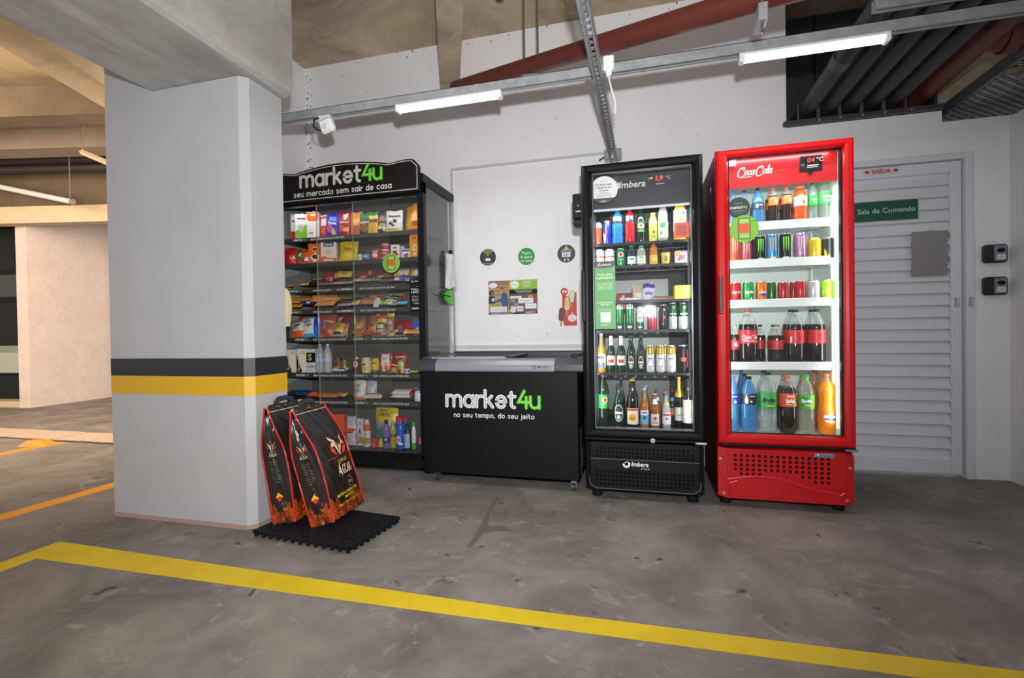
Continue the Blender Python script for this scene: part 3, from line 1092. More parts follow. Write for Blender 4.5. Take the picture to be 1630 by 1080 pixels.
# door signs
t = thing('door_plate', 'green nameplate on the louvred door', 'sign', (1.575, WY + .002, 1.788))
MB().box(-.195, .195, -.004, .0, -.064, .064, '12553f:0.4', .001).build('plate', t)
MB().flat(text_shape('Sala de Comando', .335, None, .01, -.012, .0), front(-.0045)(.0), 'd6dedb:0.5').build('lettering', t)
MB().box(.193, .197, -.0045, 0, -.064, .064, '8fd0c2:0.4').build('edge', t)
t = thing('exit_sticker', 'small white sticker with a red exit word between arrows atop the louvred door', 'sticker', (1.56, WY + .002, 2.058))
MB().box(-.108, .108, -.001, .001, -.024, .024, 'd6d0d2:0.5').build('sheet', t)
b = MB()
b.flat(text_shape('SAÍDA', .112, .026, 0, -.013, .03), front(-.0018)(), 'c22632:0.5')
for s in (-1, 1):
    b.flat(poly2d([(s * .07, -.007), (s * .082, -.007), (s * .082, -.015), (s * .1, 0), (s * .082, .015), (s * .082, .007), (s * .07, .007)]), front(-.0018)(), 'c22632:0.5')
b.build('lettering', t)
t = thing('paper_notice', 'blank grey plastic sleeve taped to the louvred door', 'notice', (1.83, WY - .001, 1.487))
b = MB()
b.grid(lambda u, v: (-.102 + .204 * u, -.004 + .005 * math.sin(v * 11.6), -.147 + .294 * v), 4, 24, '8d8b88:0.35', True)
b.build('sleeve', t)
MB().box(-.01, .02, -.0075, -.005, .135, .155, 'a5a4a2:0.4').build('tape', t)

# two key boxes
for z, n_, lab in ((1.462, 1, 'upper of the two dark key boxes on the wall beside the louvred door'), (1.255, 2, 'lower of the two dark key boxes on the wall beside the louvred door')):
    t = thing('key_box', lab, 'key box', (2.172, WY, z), group='key boxes on the wall')
    MB().box(-.062, .062, -.05, 0, -.058, .058, '1d2230:0.4', .012).build('body', t)
    b = MB()
    b.box(-.018, .05, -.056, -.048, -.05, .05, '7f868f:0.4', .006)
    b.build('front_plate', t)
    MB().flat(disc2d(.017, .018, .022, .014), front(-.0575)(), '14151b:0.3').build('dial', t)
    b = MB()
    b.flat(rect2d(-.006, .038, -.04, -.008), front(-.0568)(), 'e8e6e4:0.5')
    for k in range(n_):
        b.flat(rect2d(.004, .028, -.025 + .009 * k - .004 * (n_ - 1), -.022 + .009 * k - .004 * (n_ - 1)), front(-.0574)(), '4a4648:0.5')
    b.build('tag_label', t)

# cream board fixed behind the column
t = thing('cream_board', 'cream board with a rounded edge fixed behind the column beside the grocery cabinet', 'board', (0, 2.40, 0))
pts = [(-2.10, 1.30), (-2.02, 1.298), (-1.995, 1.285)] + [(-1.995 + .047 * math.sin(R(a)), 1.175 + .11 * math.cos(R(a))) for a in range(15, 120, 12)] + [(-1.962, 1.06), (-2.10, 1.05)]
MB().prism(pts, -.027, .0, 'd3c19f:0.6').build('panel', t)
MB().lathe([(.006, 0), (.006, .003), (0, .004)], '3a352c:0.5', 10, T=Matrix.Translation((-1.985, -.027, 1.075)) @ Matrix.Rotation(R(90), 4, 'X')).build('screw', t)
# ------------------------------------------------------------------ the two glass-door fridges


def frame4(bb, x0, x1, z0, z1, w, y0, y1, code, bev, wl=None, wr=None, wt=None, wb=None):
    """four mitred-looking sides of a frame; outer size x0..x1, z0..z1"""
    wl, wr, wt, wb = wl or w, wr or w, wt or w, wb or w
    prof = [(0, y1), (0, y0 + bev), (bev * .3, y0 + bev * .3), (bev, y0)]

    def ring(t_, y):          # t_ 0 outer .. 1 inner
        return [(x0 + wl * t_, y, z0 + wb * t_), (x1 - wr * t_, y, z0 + wb * t_), (x1 - wr * t_, y, z1 - wt * t_), (x0 + wl * t_, y, z1 - wt * t_)]
    e = bev / w
    rs = [ring(0, y1), ring(0, y0 + bev), ring(e * .3, y0 + bev * .3), ring(e, y0), ring(1 - e * 1.4, y0), ring(1 - e * .5, y0 + bev * .35), ring(1, y0 + bev * 1.2), ring(1, y1)]
    vs = [p for r_ in rs for p in r_]
    fs = []
    n = len(rs)
    for i in range(n):
        j = (i + 1) % n
        for k in range(4):
            k2 = (k + 1) % 4
            fs.append((i * 4 + k, i * 4 + k2, j * 4 + k2, j * 4 + k))
    bb.add(vs, fs, code)


def hole_plate(bb, cells, x0, dx, z0, dz, y, code, r, depth=.012, n=10, square=False):
    """front plate made of cells: each with a hole (True) or plain (False), joined edge to edge"""
    for j, row in enumerate(cells):
        for i, c in enumerate(row):
            ax, az = x0 + i * dx, z0 + j * dz
            q = [(ax, az), (ax + dx, az), (ax + dx, az + dz), (ax, az + dz)]
            if not c:
                bb.add([(x, y, z) for x, z in q], [(0, 1, 2, 3)], code)
                continue
            mx, mz = ax + dx / 2, az + dz / 2
            out, inn = [], []
            for k in range(n):
                a = 2 * math.pi * (k + .5) / n
                ca, sa = math.cos(a), math.sin(a)
                s_ = min(dx / 2 / max(abs(ca), 1e-6), dz / 2 / max(abs(sa), 1e-6))
                out.append((mx + ca * s_, y, mz + sa * s_))
                if square:
                    h_ = r / max(abs(ca), abs(sa)) * .97
                    inn.append((mx + ca * h_, y, mz + sa * h_))
                else:
                    inn.append((mx + ca * r, y, mz + sa * r))
            deep = [(x, y + depth, z) for x, _, z in inn]
            vs = out + inn + deep
            fs = []
            for k in range(n):
                k2 = (k + 1) % n
                fs += [(k, k2, n + k2, n + k), (n + k, n + k2, 2 * n + k2, 2 * n + k)]
            bb.add(vs, fs, code)
            # the corners the ring of points cuts off
            for sx in (0, 1):
                for sz in (0, 1):
                    cr = (ax + sx * dx, az + sz * dz)
                    near = sorted(range(n), key=lambda k: (out[k][0] - cr[0]) ** 2 + (out[k][2] - cr[1]) ** 2)[:2]
                    bb.add([(cr[0], y, cr[1]), out[near[0]], out[near[1]]], [(0, 1, 2)], code)


def fridge_shell(root, W, z0, z1, y0, y1, outer, liner, wall=.045):
    b = MB()
    b.box(0, wall, y0, y1, z0, z1, outer, .004)
    b.box(W - wall, W, y0, y1, z0, z1, outer, .004)
    b.box(wall, W - wall, y0, y1, z1 - wall * .6, z1, outer)
    b.box(wall, W - wall, y0, y1, z0, z0 + .045, outer)
    b.box(wall, W - wall, y1 - .05, y1, z0, z1, outer)
    b.build('cabinet', root)
    b = MB()
    g = .002
    b.box(wall, wall + g, y0 + .01, y1 - .05, z0 + .045, z1 - wall * .6, liner)
    b.box(W - wall - g, W - wall, y0 + .01, y1 - .05, z0 + .045, z1 - wall * .6, liner)
    b.box(wall, W - wall, y1 - .052, y1 - .05, z0 + .045, z1 - wall * .6, liner)
    b.box(wall, W - wall, y0 + .01, y1 - .05, z0 + .045, z0 + .047, liner)
    b.box(wall, W - wall, y0 + .01, y1 - .05, z1 - wall * .6 - g, z1 - wall * .6, liner)
    # ribs for the shelf clips on the side walls
    b.box(W - wall - .012, W - wall, y0 + .10, y0 + .125, z0 + .05, z1 - .25, liner)
    b.box(W - wall - .012, W - wall, y1 - .14, y1 - .115, z0 + .05, z1 - .25, liner)
    b.box(wall, wall + .012, y0 + .10, y0 + .125, z0 + .05, z1 - .25, liner)
    b.box(wall, wall + .012, y1 - .14, y1 - .115, z0 + .05, z1 - .25, liner)
    b.build('liner', root)


def wire_shelf(root, W, z, y0, y1, rail, wire, rail_h, wall=.052, step=.028):
    sh = MB()
    sh.tube((wall, y0 + .03, z), (W - wall, y0 + .03, z), .004, wire, 6)
    sh.tube((wall, y1 - .02, z), (W - wall, y1 - .02, z), .004, wire, 6)
    sh.tube((wall, (y0 + y1) / 2, z - .006), (W - wall, (y0 + y1) / 2, z - .006), .004, wire, 6)
    k = int((W - 2 * wall) / step)
    for i in range(k + 1):
        x = wall + .004 + i * (W - 2 * wall - .008) / k
        sh.box(x - .0016, x + .0016, y0, y1 - .02, z - .0035, z - .0005, wire)
    s = sh.build('shelf', root)
    b = MB()
    if rail_h > .03:
        b.add([(wall - .002, y0 + .012, z - rail_h + .01), (W - wall - .02, y0 + .012, z - rail_h + .01), (W - wall - .02, y0, z + .012), (wall - .002, y0, z + .012),
               (wall - .002, y0 + .016, z - rail_h + .01), (W - wall - .02, y0 + .016, z - rail_h + .01), (W - wall - .02, y0 + .004, z + .014), (wall - .002, y0 + .004, z + .014)],
              [(0, 1, 2, 3), (4, 7, 6, 5), (0, 4, 5, 1), (3, 2, 6, 7), (0, 3, 7, 4), (1, 5, 6, 2)], rail)
        b.build('price_rail', s)
    else:
        b.box(wall, W - wall, y0, y0 + .006, z - rail_h * .6, z + rail_h * .4, rail, .002)
        b.build('front_bar', s)
    b = MB()
    for x in (W - wall - .004, wall + .004):
        b.path([(x, y0 + .02, z + .004), (x, y0 + .06, z - .035), (x, y0 + .10, z - .035)], .003, wire, 6)
    b.build('clip', s)
    return s


def foot(root, x, y, h, code='17171a:0.5'):
    MB().lathe([(0, 0), (.03, 0), (.032, .006), (.032, h * .6), (.024, h * .7), (.024, h), (0, h)], code, 16, T=Matrix.Translation((x, y, 0))).build('foot', root)


# ---- red fridge: x .395..1.072, door front at y 2.975
RX, RW, RY = .395, .677, 3.03
red = thing('red_fridge', 'tall red glass door fridge full of soft drinks next to the louvred door', 'fridge', (RX, 0, 0))
RED, DRED = 'c4060d:0.28', '5c0a12:0.4'
LIN = 'e4efe9:0.4'
fridge_shell(red, RW, .355, 1.995, RY, 3.62, DRED, LIN)
b = MB()
b.box(.02, RW - .02, 3.06, 3.60, .05, .355, '1a1416:0.6')
b.box(0, .004, 3.04, 3.62, .04, .36, DRED)
b.box(RW - .004, RW, 3.04, 3.62, .04, .36, DRED)
b.build('base', red)
b = MB()
b.box(-.004, 0, 3.12, 3.17, 1.66, 1.86, '2a1418:0.4', .001)
b.box(-.006, -.004, 3.13, 3.16, 1.82, 1.845, 'dcd8d4:0.5')
b.build('side_bracket', red)
for x, y in ((.05, 3.08), (RW - .05, 3.08), (.05, 3.56), (RW - .05, 3.56)):
    foot(red, x, y, .05)
# header panel behind the glass
hd = MB().box(.05, RW - .05, 3.055, 3.065, 1.806, 1.972, 'd0121a:0.35').build('header_panel', red)
b = MB()
for i, s in enumerate(script_shapes('Coca-Cola', .215, 1.878, .185, .3, .24)):
    b.flat(s, front(3.0538 - i * 4e-5)(), 'f6f4f2:0.4')
b.build('lettering', hd)
b = MB()
b.box(.44, .555, 3.044, 3.055, 1.865, 1.952, '17161b:0.3', .006)
b.add([(.475, 3.046, 1.866), (.515, 3.046, 1.866), (.495, 3.046, 1.842)], [(0, 1, 2)], '17161b:0.3')
dsp = b.build('display', hd)
b = MB()
b.flat(text_shape('04', None, .026, .498, 1.912, .02, .15), front(3.0435)(), 'glow:ff4a3a:1.6')
b.build('digits', dsp)
b = MB()
b.flat(text_shape('°C', None, .022, .541, 1.914, .008), front(3.0435)(), 'e8e8ea:0.4')
b.flat(rect2d(.48, .535, 1.893, 1.898), front(3.0435)(), 'c9c9cc:0.4')
b.flat(rect2d(.478, .53, 1.884, 1.888), front(3.0435)(), 'c9c9cc:0.4')
b.flat(disc2d(.458, 1.902, .009), front(3.0435)(), '55555c:0.4')
b.build('marks', dsp)
MB().box(.005 + .05, .005 + .114, 3.046, 3.05, 1.932, 1.968, 'd9d9d6:0.5').build('serial_label', hd)
MB().flat((lambda s: ([p for q in s for p in q[0]], [tuple(4 * i + k for k in range(4)) for i in range(len(s))]))([rect2d(.062 + i * .006, .062 + i * .006 + .0035, 1.938, 1.960) for i in range(8)]), front(3.0455)(), '3d3d40:0.5').build('bar_mark', hd)
for z in (1.603, 1.39, 1.16, .80):
    wire_shelf(red, RW, z, 3.095, 3.50, 'f1f6f4:0.35', 'eef3f1:0.3', .042)
MB().box(.062, .088, 3.09, 3.1, .41, .445, 'c9c9c6:0.5').build('price_card', red)
# fan vents above the top shelf
b = MB()
b.box(.2, .5, 3.44, 3.5, 1.70, 1.80, LIN, .01)
for i in range(12):
    b.box(.22 + i * .022, .228 + i * .022, 3.432, 3.441, 1.72, 1.78, '1d1f22:0.5')
b.build('fan_cover', red)
# light strips and their light
for x in (.051, RW - .057):
    MB().box(x, x + .006, 3.06, 3.08, .45, 1.78, 'glow:eafff4:1.3').build('led_strip', red)
for x, sx in ((.062, 1), (RW - .066, -1)):
    l = lamp('fridge_light', 'AREA', (x, 3.085, 1.12), 1.5, (.88, 1.0, .95), .03, 1.3, aim=(x + sx, 3.75, 1.12))
    l.parent = red
l = lamp('fridge_light', 'AREA', (RW / 2, 3.075, 1.79), 1.2, (.92, 1.0, .96), .5, .03, aim=(RW / 2, 3.3, 1.3))
l.parent = red
l = lamp('header_light', 'AREA', (RW / 2, 3.035, 1.962), .8, (1, .95, .93), .5, .015, aim=(RW / 2, 3.06, 1.85))
l.parent = red
# door
dr = MB()
frame4(dr, .0, RW + .004, .362, 2.004, .06, 2.968, 3.022, RED, .016, .068, .052, .044, .058)
dr = dr.build('door', red)
b = MB()
frame4(b, .062, RW - .046, .412, 1.968, .012, 2.99, 3.018, '17161a:0.4', .002)
b.build('gasket', dr)
MB().box(.064, RW - .047, 3.0, 3.005, .415, 1.964, GLASS).build('glass', dr)
b = MB()
b.box(.006, .034, 2.955, 2.972, 1.09, 1.31, 'b00810:0.3', .006)
b.box(.008, .026, 2.945, 2.958, 1.105, 1.295, '3b3d42:0.35', .005)
b.build('handle', dr)
b = MB()
b.box(.018, RW, 2.975, 3.05, .352, .364, '1b1216:0.5')
b.box(RW - .05, RW + .01, 2.965, 3.03, .345, .356, 'b9b9bb:0.3:0.8', .003)
b.build('hinge', red)
# stickers on its glass
S = front(2.9985)
st = MB()
st.flat(disc2d(.123, 1.683, .061, n=40), S(0), 'a8a8a6:0.5')
st.flat(disc2d(.123, 1.683, .058, n=40), S(.0006), '36353a:0.5')
shop_logo(st, lambda lf: S(.001 + lf), .123, 1.678, .088)
st.flat(text_shape('seu mercado sem sair de casa', .07, None, .123, 1.664), S(.001), 'd9d9d9:0.5')
st.flat(rect2d(.10, .146, 1.706, 1.709), S(.001), '52c026:0.5')
st.flat(rect2d(.10, .146, 1.652, 1.654), S(.001), '52c026:0.5')
st.build('round_sticker', dr)
st = MB()
st.flat(disc2d(.149, 1.563, .076, n=40), S(.0012), '7dbb3a:0.5')
st.flat(rect2d(.118, .182, 1.505, 1.625), S(.0016), '2d3a22:0.5')
st.flat(rect2d(.122, .178, 1.509, 1.621), S(.002), '84c244:0.5')
st.flat(rect2d(.121, .179, 1.54, 1.592), S(.0024), 'd9603a:0.5')
for k in range(3):
    st.flat(rect2d(.13, .17, 1.600 + .006 * k, 1.602 + .006 * k), S(.0024), 'd6e9b8:0.5')
    st.flat(rect2d(.13, .17, 1.515 + .006 * k, 1.517 + .006 * k), S(.0024), 'd6e9b8:0.5')
st.flat(stroke2d([(.19, 1.60), (.205, 1.61), (.21, 1.59)], .003), S(.0016), '4d7a20:0.5')
st.build('round_sticker', dr)
# vented red base panel
gp = MB()
zt = .338
cells = [[False] * 19 for _ in range(11)]
x0, dx, z0, dz = .045, .0309, .05, .0256
for i in range(16):
    for j in (6, 7, 8, 9):
        cells[j][i + 1] = True
for i in (1, 2, 3, 4):
    cells[5][i + 1] = True
for i in (11, 12, 13, 14, 15):
    cells[5][i + 1] = True
for i in (13, 14, 15):
    cells[4][i + 1] = True
hole_plate(gp, cells, x0, dx, z0, dz, 2.995, 'bf0a14:0.35', .0088)
x1, z1 = x0 + 19 * dx, z0 + 11 * dz
gp.add([(.0, 3.0, .062), (x0, 2.995, .05), (x0, 2.995, z1), (.0, 3.0, zt), (.0, 3.06, .062), (.0, 3.06, zt)], [(0, 1, 2, 3), (0, 3, 5, 4)], 'bf0a14:0.35')
gp.add([(RW, 3.0, .06), (x1, 2.995, .05), (x1, 2.995, z1), (RW, 3.0, zt - .03), (RW, 3.06, .06), (RW, 3.06, zt - .03)], [(0, 3, 2, 1), (0, 4, 5, 3)], 'bf0a14:0.35')
gp.add([(0.0, 3.0, zt), (x0, 2.995, z1), (x1, 2.995, z1), (RW, 3.0, zt - .03), (RW, 3.06, zt), (0, 3.06, zt)], [(0, 1, 2, 3, 4, 5)], 'bf0a14:0.35')
gp.add([(.0, 3.0, .062), (x0, 2.995, .05), (x1, 2.995, .05), (RW, 3.0, .06), (RW, 3.06, .05), (0, 3.06, .05)], [(5, 4, 3, 2, 1, 0)], 'bf0a14:0.35')
gp = gp.build('vent_panel', red)
MB().box(.03, RW - .03, 3.012, 3.03, .06, .32, '0a0709:0.8').build('vent_shade_sheet', gp)  # near-black sheet paints the shade seen through the round holes
b = MB()
zz = lambda x: .158 + .022 * math.sin((x - .06) * 9.5) - .05 * max(0, (x - .35)) * 2.2
pts = [(.03, .17)] + [(.05 + i * .02, zz(.05 + i * .02)) for i in range(28)] + [(.61, .10), (.63, .115)]
for w, c, y in ((.012, 'cf1620:0.3', 2.9945), (.006, 'd22c34:0.3', 2.991)):
    for a, c2 in zip(pts, pts[1:]):
        b.tube((a[0], y + .004, a[1]), (c2[0], y + .004, c2[1]), w / 2, c, 8)
for a0, a1 in (((.06, .06), (.06, .135)), ((.06, .135), (.10, .15))):
    b.tube((a0[0], 2.997, a0[1]), (a1[0], 2.997, a1[1]), .0045, 'bf0a14:0.35', 8)
b.build('wave_moulding', gp)
b = MB()
pts = [(.22, .125), (.24, .133), (.25, .128), (.29, .128), (.31, .142), (.37, .142), (.40, .135), (.425, .13), (.425, .075), (.41, .065), (.21, .068), (.20, .085), (.205, .11)]
b.prism([(x, z - .01) for x, z in pts], 2.991, 2.996, 'c20d17:0.35')
b.build('bottle_emboss', gp)
b = MB()
b.box(.485, .585, 2.988, 2.995, .302, .326, '7d97ab:0.35', .006)
b.flat(text_shape('Imbera', .062, .012, .546, .3085, .01, .2), front(2.9872)(), '2a5fae:0.4')
b.flat(disc2d(.502, .314, .010), front(2.9872)(), '2f8a5a:0.4')
b.flat(disc2d(.502, .317, .006), front(2.9868)(), 'dfe8ea:0.4')
b.build('badge', gp)
for x, z in ((.015, .27), (.03, .075), (RW - .02, .25), (RW - .035, .075)):
    MB().lathe([(.009, 0), (.009, .003), (0, .005)], 'b8a9a6:0.3:0.7', 10, T=Matrix.Translation((x, 2.998, z)) @ Matrix.Rotation(R(90), 4, 'X')).build('screw', gp)

# ---- black fridge: x -.35..+.322, door front at y 2.965
KX, KW = -.35, .672
blk = thing('black_fridge', 'tall black glass door fridge of beers and drinks beside the freezer', 'fridge', (KX, 0, 0))
KB = '0e0f13:0.32'
KL = '15181b:0.45'
fridge_shell(blk, KW, .36, 1.985, 3.02, 3.62, KB, KL, .055)
b = MB()
b.box(.012, KW - .012, 3.05, 3.60, .05, .36, '141418:0.5')
b.build('base', blk)
MB().box(.08, KW - .16, 3.560, 3.566, .45, 1.36, '6d7678:0.35').build('back_plate', blk)
for x, y in ((.06, 3.05), (KW - .06, 3.05), (.06, 3.56), (KW - .06, 3.56)):
    foot(blk, x, y, .055)
hd = MB().box(.056, KW - .056, 3.06, 3.07, 1.74, 1.945, '26282e:0.4').build('header_panel', blk)
b = MB()
b.flat(text_shape('Imbera', .155, .038, .290, 1.868, .018, .22), front(3.0585)(), 'ded8da:0.4')


def swirl(bb, cx, cz, r, f, code):
    bb.flat(stroke2d(arc(cx, cz, r * .72, r * .72, -170, 20, 14), r * .5), f, code)
    for k in range(3):
        bb.flat(disc2d(cx - r * .35 + k * r * .32, cz + r * (.35 + .14 * k), r * .13), f, code)


swirl(b, .185, 1.888, .034, front(3.0585)(), 'ded8da:0.4')
b.build('lettering', hd)
b = MB()
b.flat(text_shape('1.9', None, .027, .447, 1.895, .02, .1), front(3.0585)(), 'glow:ff4038:2.2')
b.build('digits', hd)
b = MB()
b.flat(text_shape('°C', None, .019, .496, 1.898, .0), front(3.0585)(), 'd8d8da:0.4')
b.flat(disc2d(.402, 1.912, .005), front(3.0585)(), 'glow:ffb030:2')
b.flat(disc2d(.389, 1.909, .004), front(3.0585)(), 'glow:58d048:1.5')
b.flat(rect2d(.425, .475, 1.872, 1.877), front(3.0585)(), 'bdbdc0:0.4')
b.build('marks', hd)
b = MB()
b.box(.12, .52, 3.45, 3.56, 1.72, 1.80, '34383d:0.4', .01)
for i in range(9):
    b.box(.14, .50, 3.444, 3.451, 1.728 + i * .008, 1.731 + i * .008, '5a6066:0.4')
b.build('fan_cover', blk)
for z, rh in ((1.538, .018), (1.398, .018), (1.185, .018), (1.003, .02), (.742, .018)):
    wire_shelf(blk, KW, z, 3.095, 3.54, '17181c:0.4', '3a3d42:0.35:0.5', rh, .06, .02)
MB().box(.06, KW - .06, 3.04, 3.06, 1.735, 1.745, 'glow:e8f2ff:0.8').build('led_strip', blk)
for zz_ in (1.73,):
    l = lamp('fridge_light', 'AREA', (KW / 2, 3.065, zz_), 2, (.9, .97, 1.0), .5, .03, aim=(KW / 2, 3.30, 1.1))
    l.parent = blk
for x, sx in ((.066, 1), (KW - .066, -1)):
    l = lamp('fridge_light', 'AREA', (x, 3.07, 1.08), 1.7, (.92, .98, 1.0), .02, 1.25, aim=(x + sx, 3.7, 1.08))
    l.parent = blk
dr = MB()
frame4(dr, -.006, KW + .006, .37, 1.997, .06, 2.955, 3.014, KB, .02, .064, .058, .05, .052)
dr = dr.build('door', blk)
b = MB()
frame4(b, .056, KW - .05, .42, 1.949, .01, 2.98, 3.01, '6f737c:0.25:0.6', .002)
b.build('gasket', dr)
MB().box(.06, KW - .054, 2.99, 2.995, .424, 1.945, GLASS).build('glass', dr)
b = MB()
b.box(-.008, .018, 2.94, 2.965, 1.06, 1.37, '15161b:0.35', .007)
b.build('handle', dr)
b = MB()
b.box(-.002, KW + .006, 2.965, 3.03, .358, .369, '101014:0.4')
b.box(KW - .05, KW + .01, 2.95, 3.02, .352, .364, 'b5b5b8:0.3:0.8', .002)
b.lathe([(.014, 0), (.014, .002), (0, .003)], 'c8c8ca:0.3:0.8', 12, T=Matrix.Translation((.39, 2.962, .364)) @ Matrix.Rotation(R(90), 4, 'X'))
b.build('hinge', blk)
# grille with two fields of square holes
gp = MB()
KP = '101115:0.42'
nx, nz = 26, 12
x0, dx, z0, dz = .03, (KW - .06) / 26, .055, .0238
cells = [[(1 <= i <= 24) and (j in (1, 2, 3, 4) or j in (8, 9, 10)) for i in range(nx)] for j in range(nz)]
for j in (1, 10):
    cells[j][1] = cells[j][24] = False
hole_plate(gp, cells, x0, dx, z0, dz, 2.985, KP, .0078, .014, 8, True)
x1, z1 = x0 + nx * dx, z0 + nz * dz
gp.add([(.0, 3.0, .065), (x0, 2.985, z0), (x0, 2.985, z1), (.0, 3.0, z1), (0, 3.05, .065), (0, 3.05, z1)], [(0, 1, 2, 3), (0, 3, 5, 4)], KP)
gp.add([(KW, 3.0, .065), (x1, 2.985, z0), (x1, 2.985, z1), (KW, 3.0, z1), (KW, 3.05, .065), (KW, 3.05, z1)], [(0, 3, 2, 1), (0, 4, 5, 3)], KP)
gp.add([(0, 3.0, z1), (x0, 2.985, z1), (x1, 2.985, z1), (KW, 3.0, z1), (KW, 3.05, z1 + .008), (0, 3.05, z1 + .008)], [(0, 1, 2, 3, 4, 5)], KP)
gp.add([(.0, 3.0, .065), (x0, 2.985, z0), (x1, 2.985, z0), (KW, 3.0, .065), (KW, 3.05, .06), (0, 3.05, .06)], [(5, 4, 3, 2, 1, 0)], KP)
gp = gp.build('vent_panel', blk)
MB().box(.03, KW - .03, 3.004, 3.02, .06, .33, '09090b:0.8').build('vent_shade_sheet', gp)  # shade behind the square holes, put in as a near-black sheet
b = MB()
b.box(.028, KW - .028, 2.979, 2.985, z0 + 5.15 * dz, z0 + 7.75 * dz, '1b1c21:0.3', .002)
b.tube((.028, 2.983, z0 + 7.75 * dz), (KW - .028, 2.983, z0 + 7.75 * dz), .0025, '8f9198:0.3:0.5', 6)
b.path([(.02, 2.984, .13), (.024, 2.984, .085), (.06, 2.984, .062), (KW - .06, 2.984, .062), (KW - .024, 2.984, .085), (KW - .02, 2.984, .13)], .003, '6a6b72:0.3:0.4', 6)
b.build('band', gp)
b = MB()
b.flat(text_shape('Imbera', .098, .026, .315, .205, .022, .2), front(2.9783)(), 'f0eeee:0.4')
b.flat(text_shape('STYLLIS', .05, .011, .345, .186, .0), front(2.9783)(), 'c9c7c8:0.4')
swirl(b, .238, .216, .023, front(2.9783)(), 'f0eeee:0.4')
b.build('lettering', gp)
# stickers on its glass
S = front(2.9885)
st = MB()
st.flat(disc2d(.127, 1.847, .081, n=40), S(0), 'd9d8d4:0.5')
ch = [(x, z) for x, z in arc(.127, 1.847, .081, .081, 217, 323, 14)]
st.flat(poly2d(ch), S(.0004), '3f4a44:0.5')
for k, s in enumerate(('Proibido para', 'menores de', '18 anos')):
    st.flat(text_shape(s, None, .0125, .127, 1.873 - .017 * k, .012), S(.0005), '2c2c2e:0.5')
for z, w in ((1.897, .022), (1.83, .022)):
    st.flat(rect2d(.127 - w, .127 + w, z, z + .002), S(.0005), '5a5a5a:0.5')
for k, s in enumerate(('a venda de bebidas', 'alcoólicas conforme a lei', 'Lei federal 13.106')):
    st.flat(text_shape(s, .08, None, .127, 1.82 - .008 * k), S(.0005), '6a6a6a:0.5')
shop_logo(st, lambda lf: S(.0008 + lf), .127, 1.777, .04)
st.build('round_sticker', dr)
st = MB()
x0, x1, z0, z1 = .063, .187, 1.018, 1.422
st.flat(rect2d(x0, x1, z0, z1), S(.0), '62a861:0.5')
st.flat(poly2d([(x0, z1), (x0, z1 - .024)] + arc(.125, z1 - .024, .062, .018, 180, 360, 10) + [(x1, z1)]), S(.0005), '4c4f50:0.5')
st.flat(text_shape('Atenção', .058, None, .136, z1 - .026, .008), S(.0009), 'eef2ee:0.5')
st.flat(stroke2d([(.085, z1 - .027), (.103, z1 - .027), (.094, z1 - .012), (.085, z1 - .027)], .0025), S(.0009), 'eef2ee:0.5')
st.flat(text_shape('Como abro', .09, None, .125, z1 - .085, .006), S(.0005), 'eef6ea:0.5')
st.flat(text_shape('a geladeira?', .10, None, .125, z1 - .104, .006), S(.0005), 'eef6ea:0.5')
for z in (z1 - .06, z1 - .115, z1 - .225):
    st.flat(rect2d(.115, .135, z, z + .002), S(.0005), '2d5a30:0.5')
for k, s in enumerate(('Abra o aplicativo,', 'aponte para o código', 'e espere a porta', 'destravar sozinha')):
    st.flat(text_shape(s, .088, None, .125, z1 - .136 - .011 * k), S(.0005), 'd6ecd0:0.5')
st.flat(text_shape('Ainda não baixou', .09, None, .125, z1 - .25, .006), S(.0005), 'eef6ea:0.5')
st.flat(text_shape('nosso app?', .055, None, .125, z1 - .262, .006), S(.0005), 'eef6ea:0.5')
for k in range(3):
    st.flat(rect2d(.085, .165, z1 - .287 - .009 * k, z1 - .285 - .009 * k), S(.0005), 'cfe6c8:0.5')
st.flat(rect2d(.098, .158, z0 + .04, z0 + .098), S(.0005), 'e6e6e6:0.5')
shop_logo(st, lambda lf: S(.0008 + lf), .125, z0 + .02, .05)
st.build('notice_sticker', dr)
st = MB()
st.flat(rect2d(.523, .603, 1.533, 1.622), S(.0), 'd9604a:0.5')
st.flat(rect2d(.536, .590, 1.547, 1.608), S(.0004), 'b84f3c:0.5')
st.build('square_sticker', dr)
# lock box on its side and a bright sticker
lb = thing('lock_box', 'small black lock box fixed to the side of the black fridge', 'lock box', (-.3515, 3.10, 1.765))
MB().box(-.07, .0, -.04, .06, -.06, .095, '1b1b1f:0.4', .006).build('body', lb)
MB().box(-.066, .0, -.035, .055, -.105, -.062, '222226:0.4', .006).build('reader', lb)
b = MB()
b.flat(disc2d(-.035, .02, .009), front(-.0405)(), '5d5d62:0.3')
b.flat(rect2d(-.05, -.02, -.02, -.012), front(-.0405)(), 'c9c9cb:0.4')
b.build('print', lb)
b = MB()
for k, c in enumerate(('6fae2c', '8fc63c', '2b7fb8', '5a3a26', '58a7d0')):
    b.box(-.0055, -.0045, 3.02 + .012 * (k % 2), 3.085 - .01 * (k % 2), 1.48 - k * .034, 1.514 - k * .034, c + ':0.5')
b.build('side_sticker', blk)
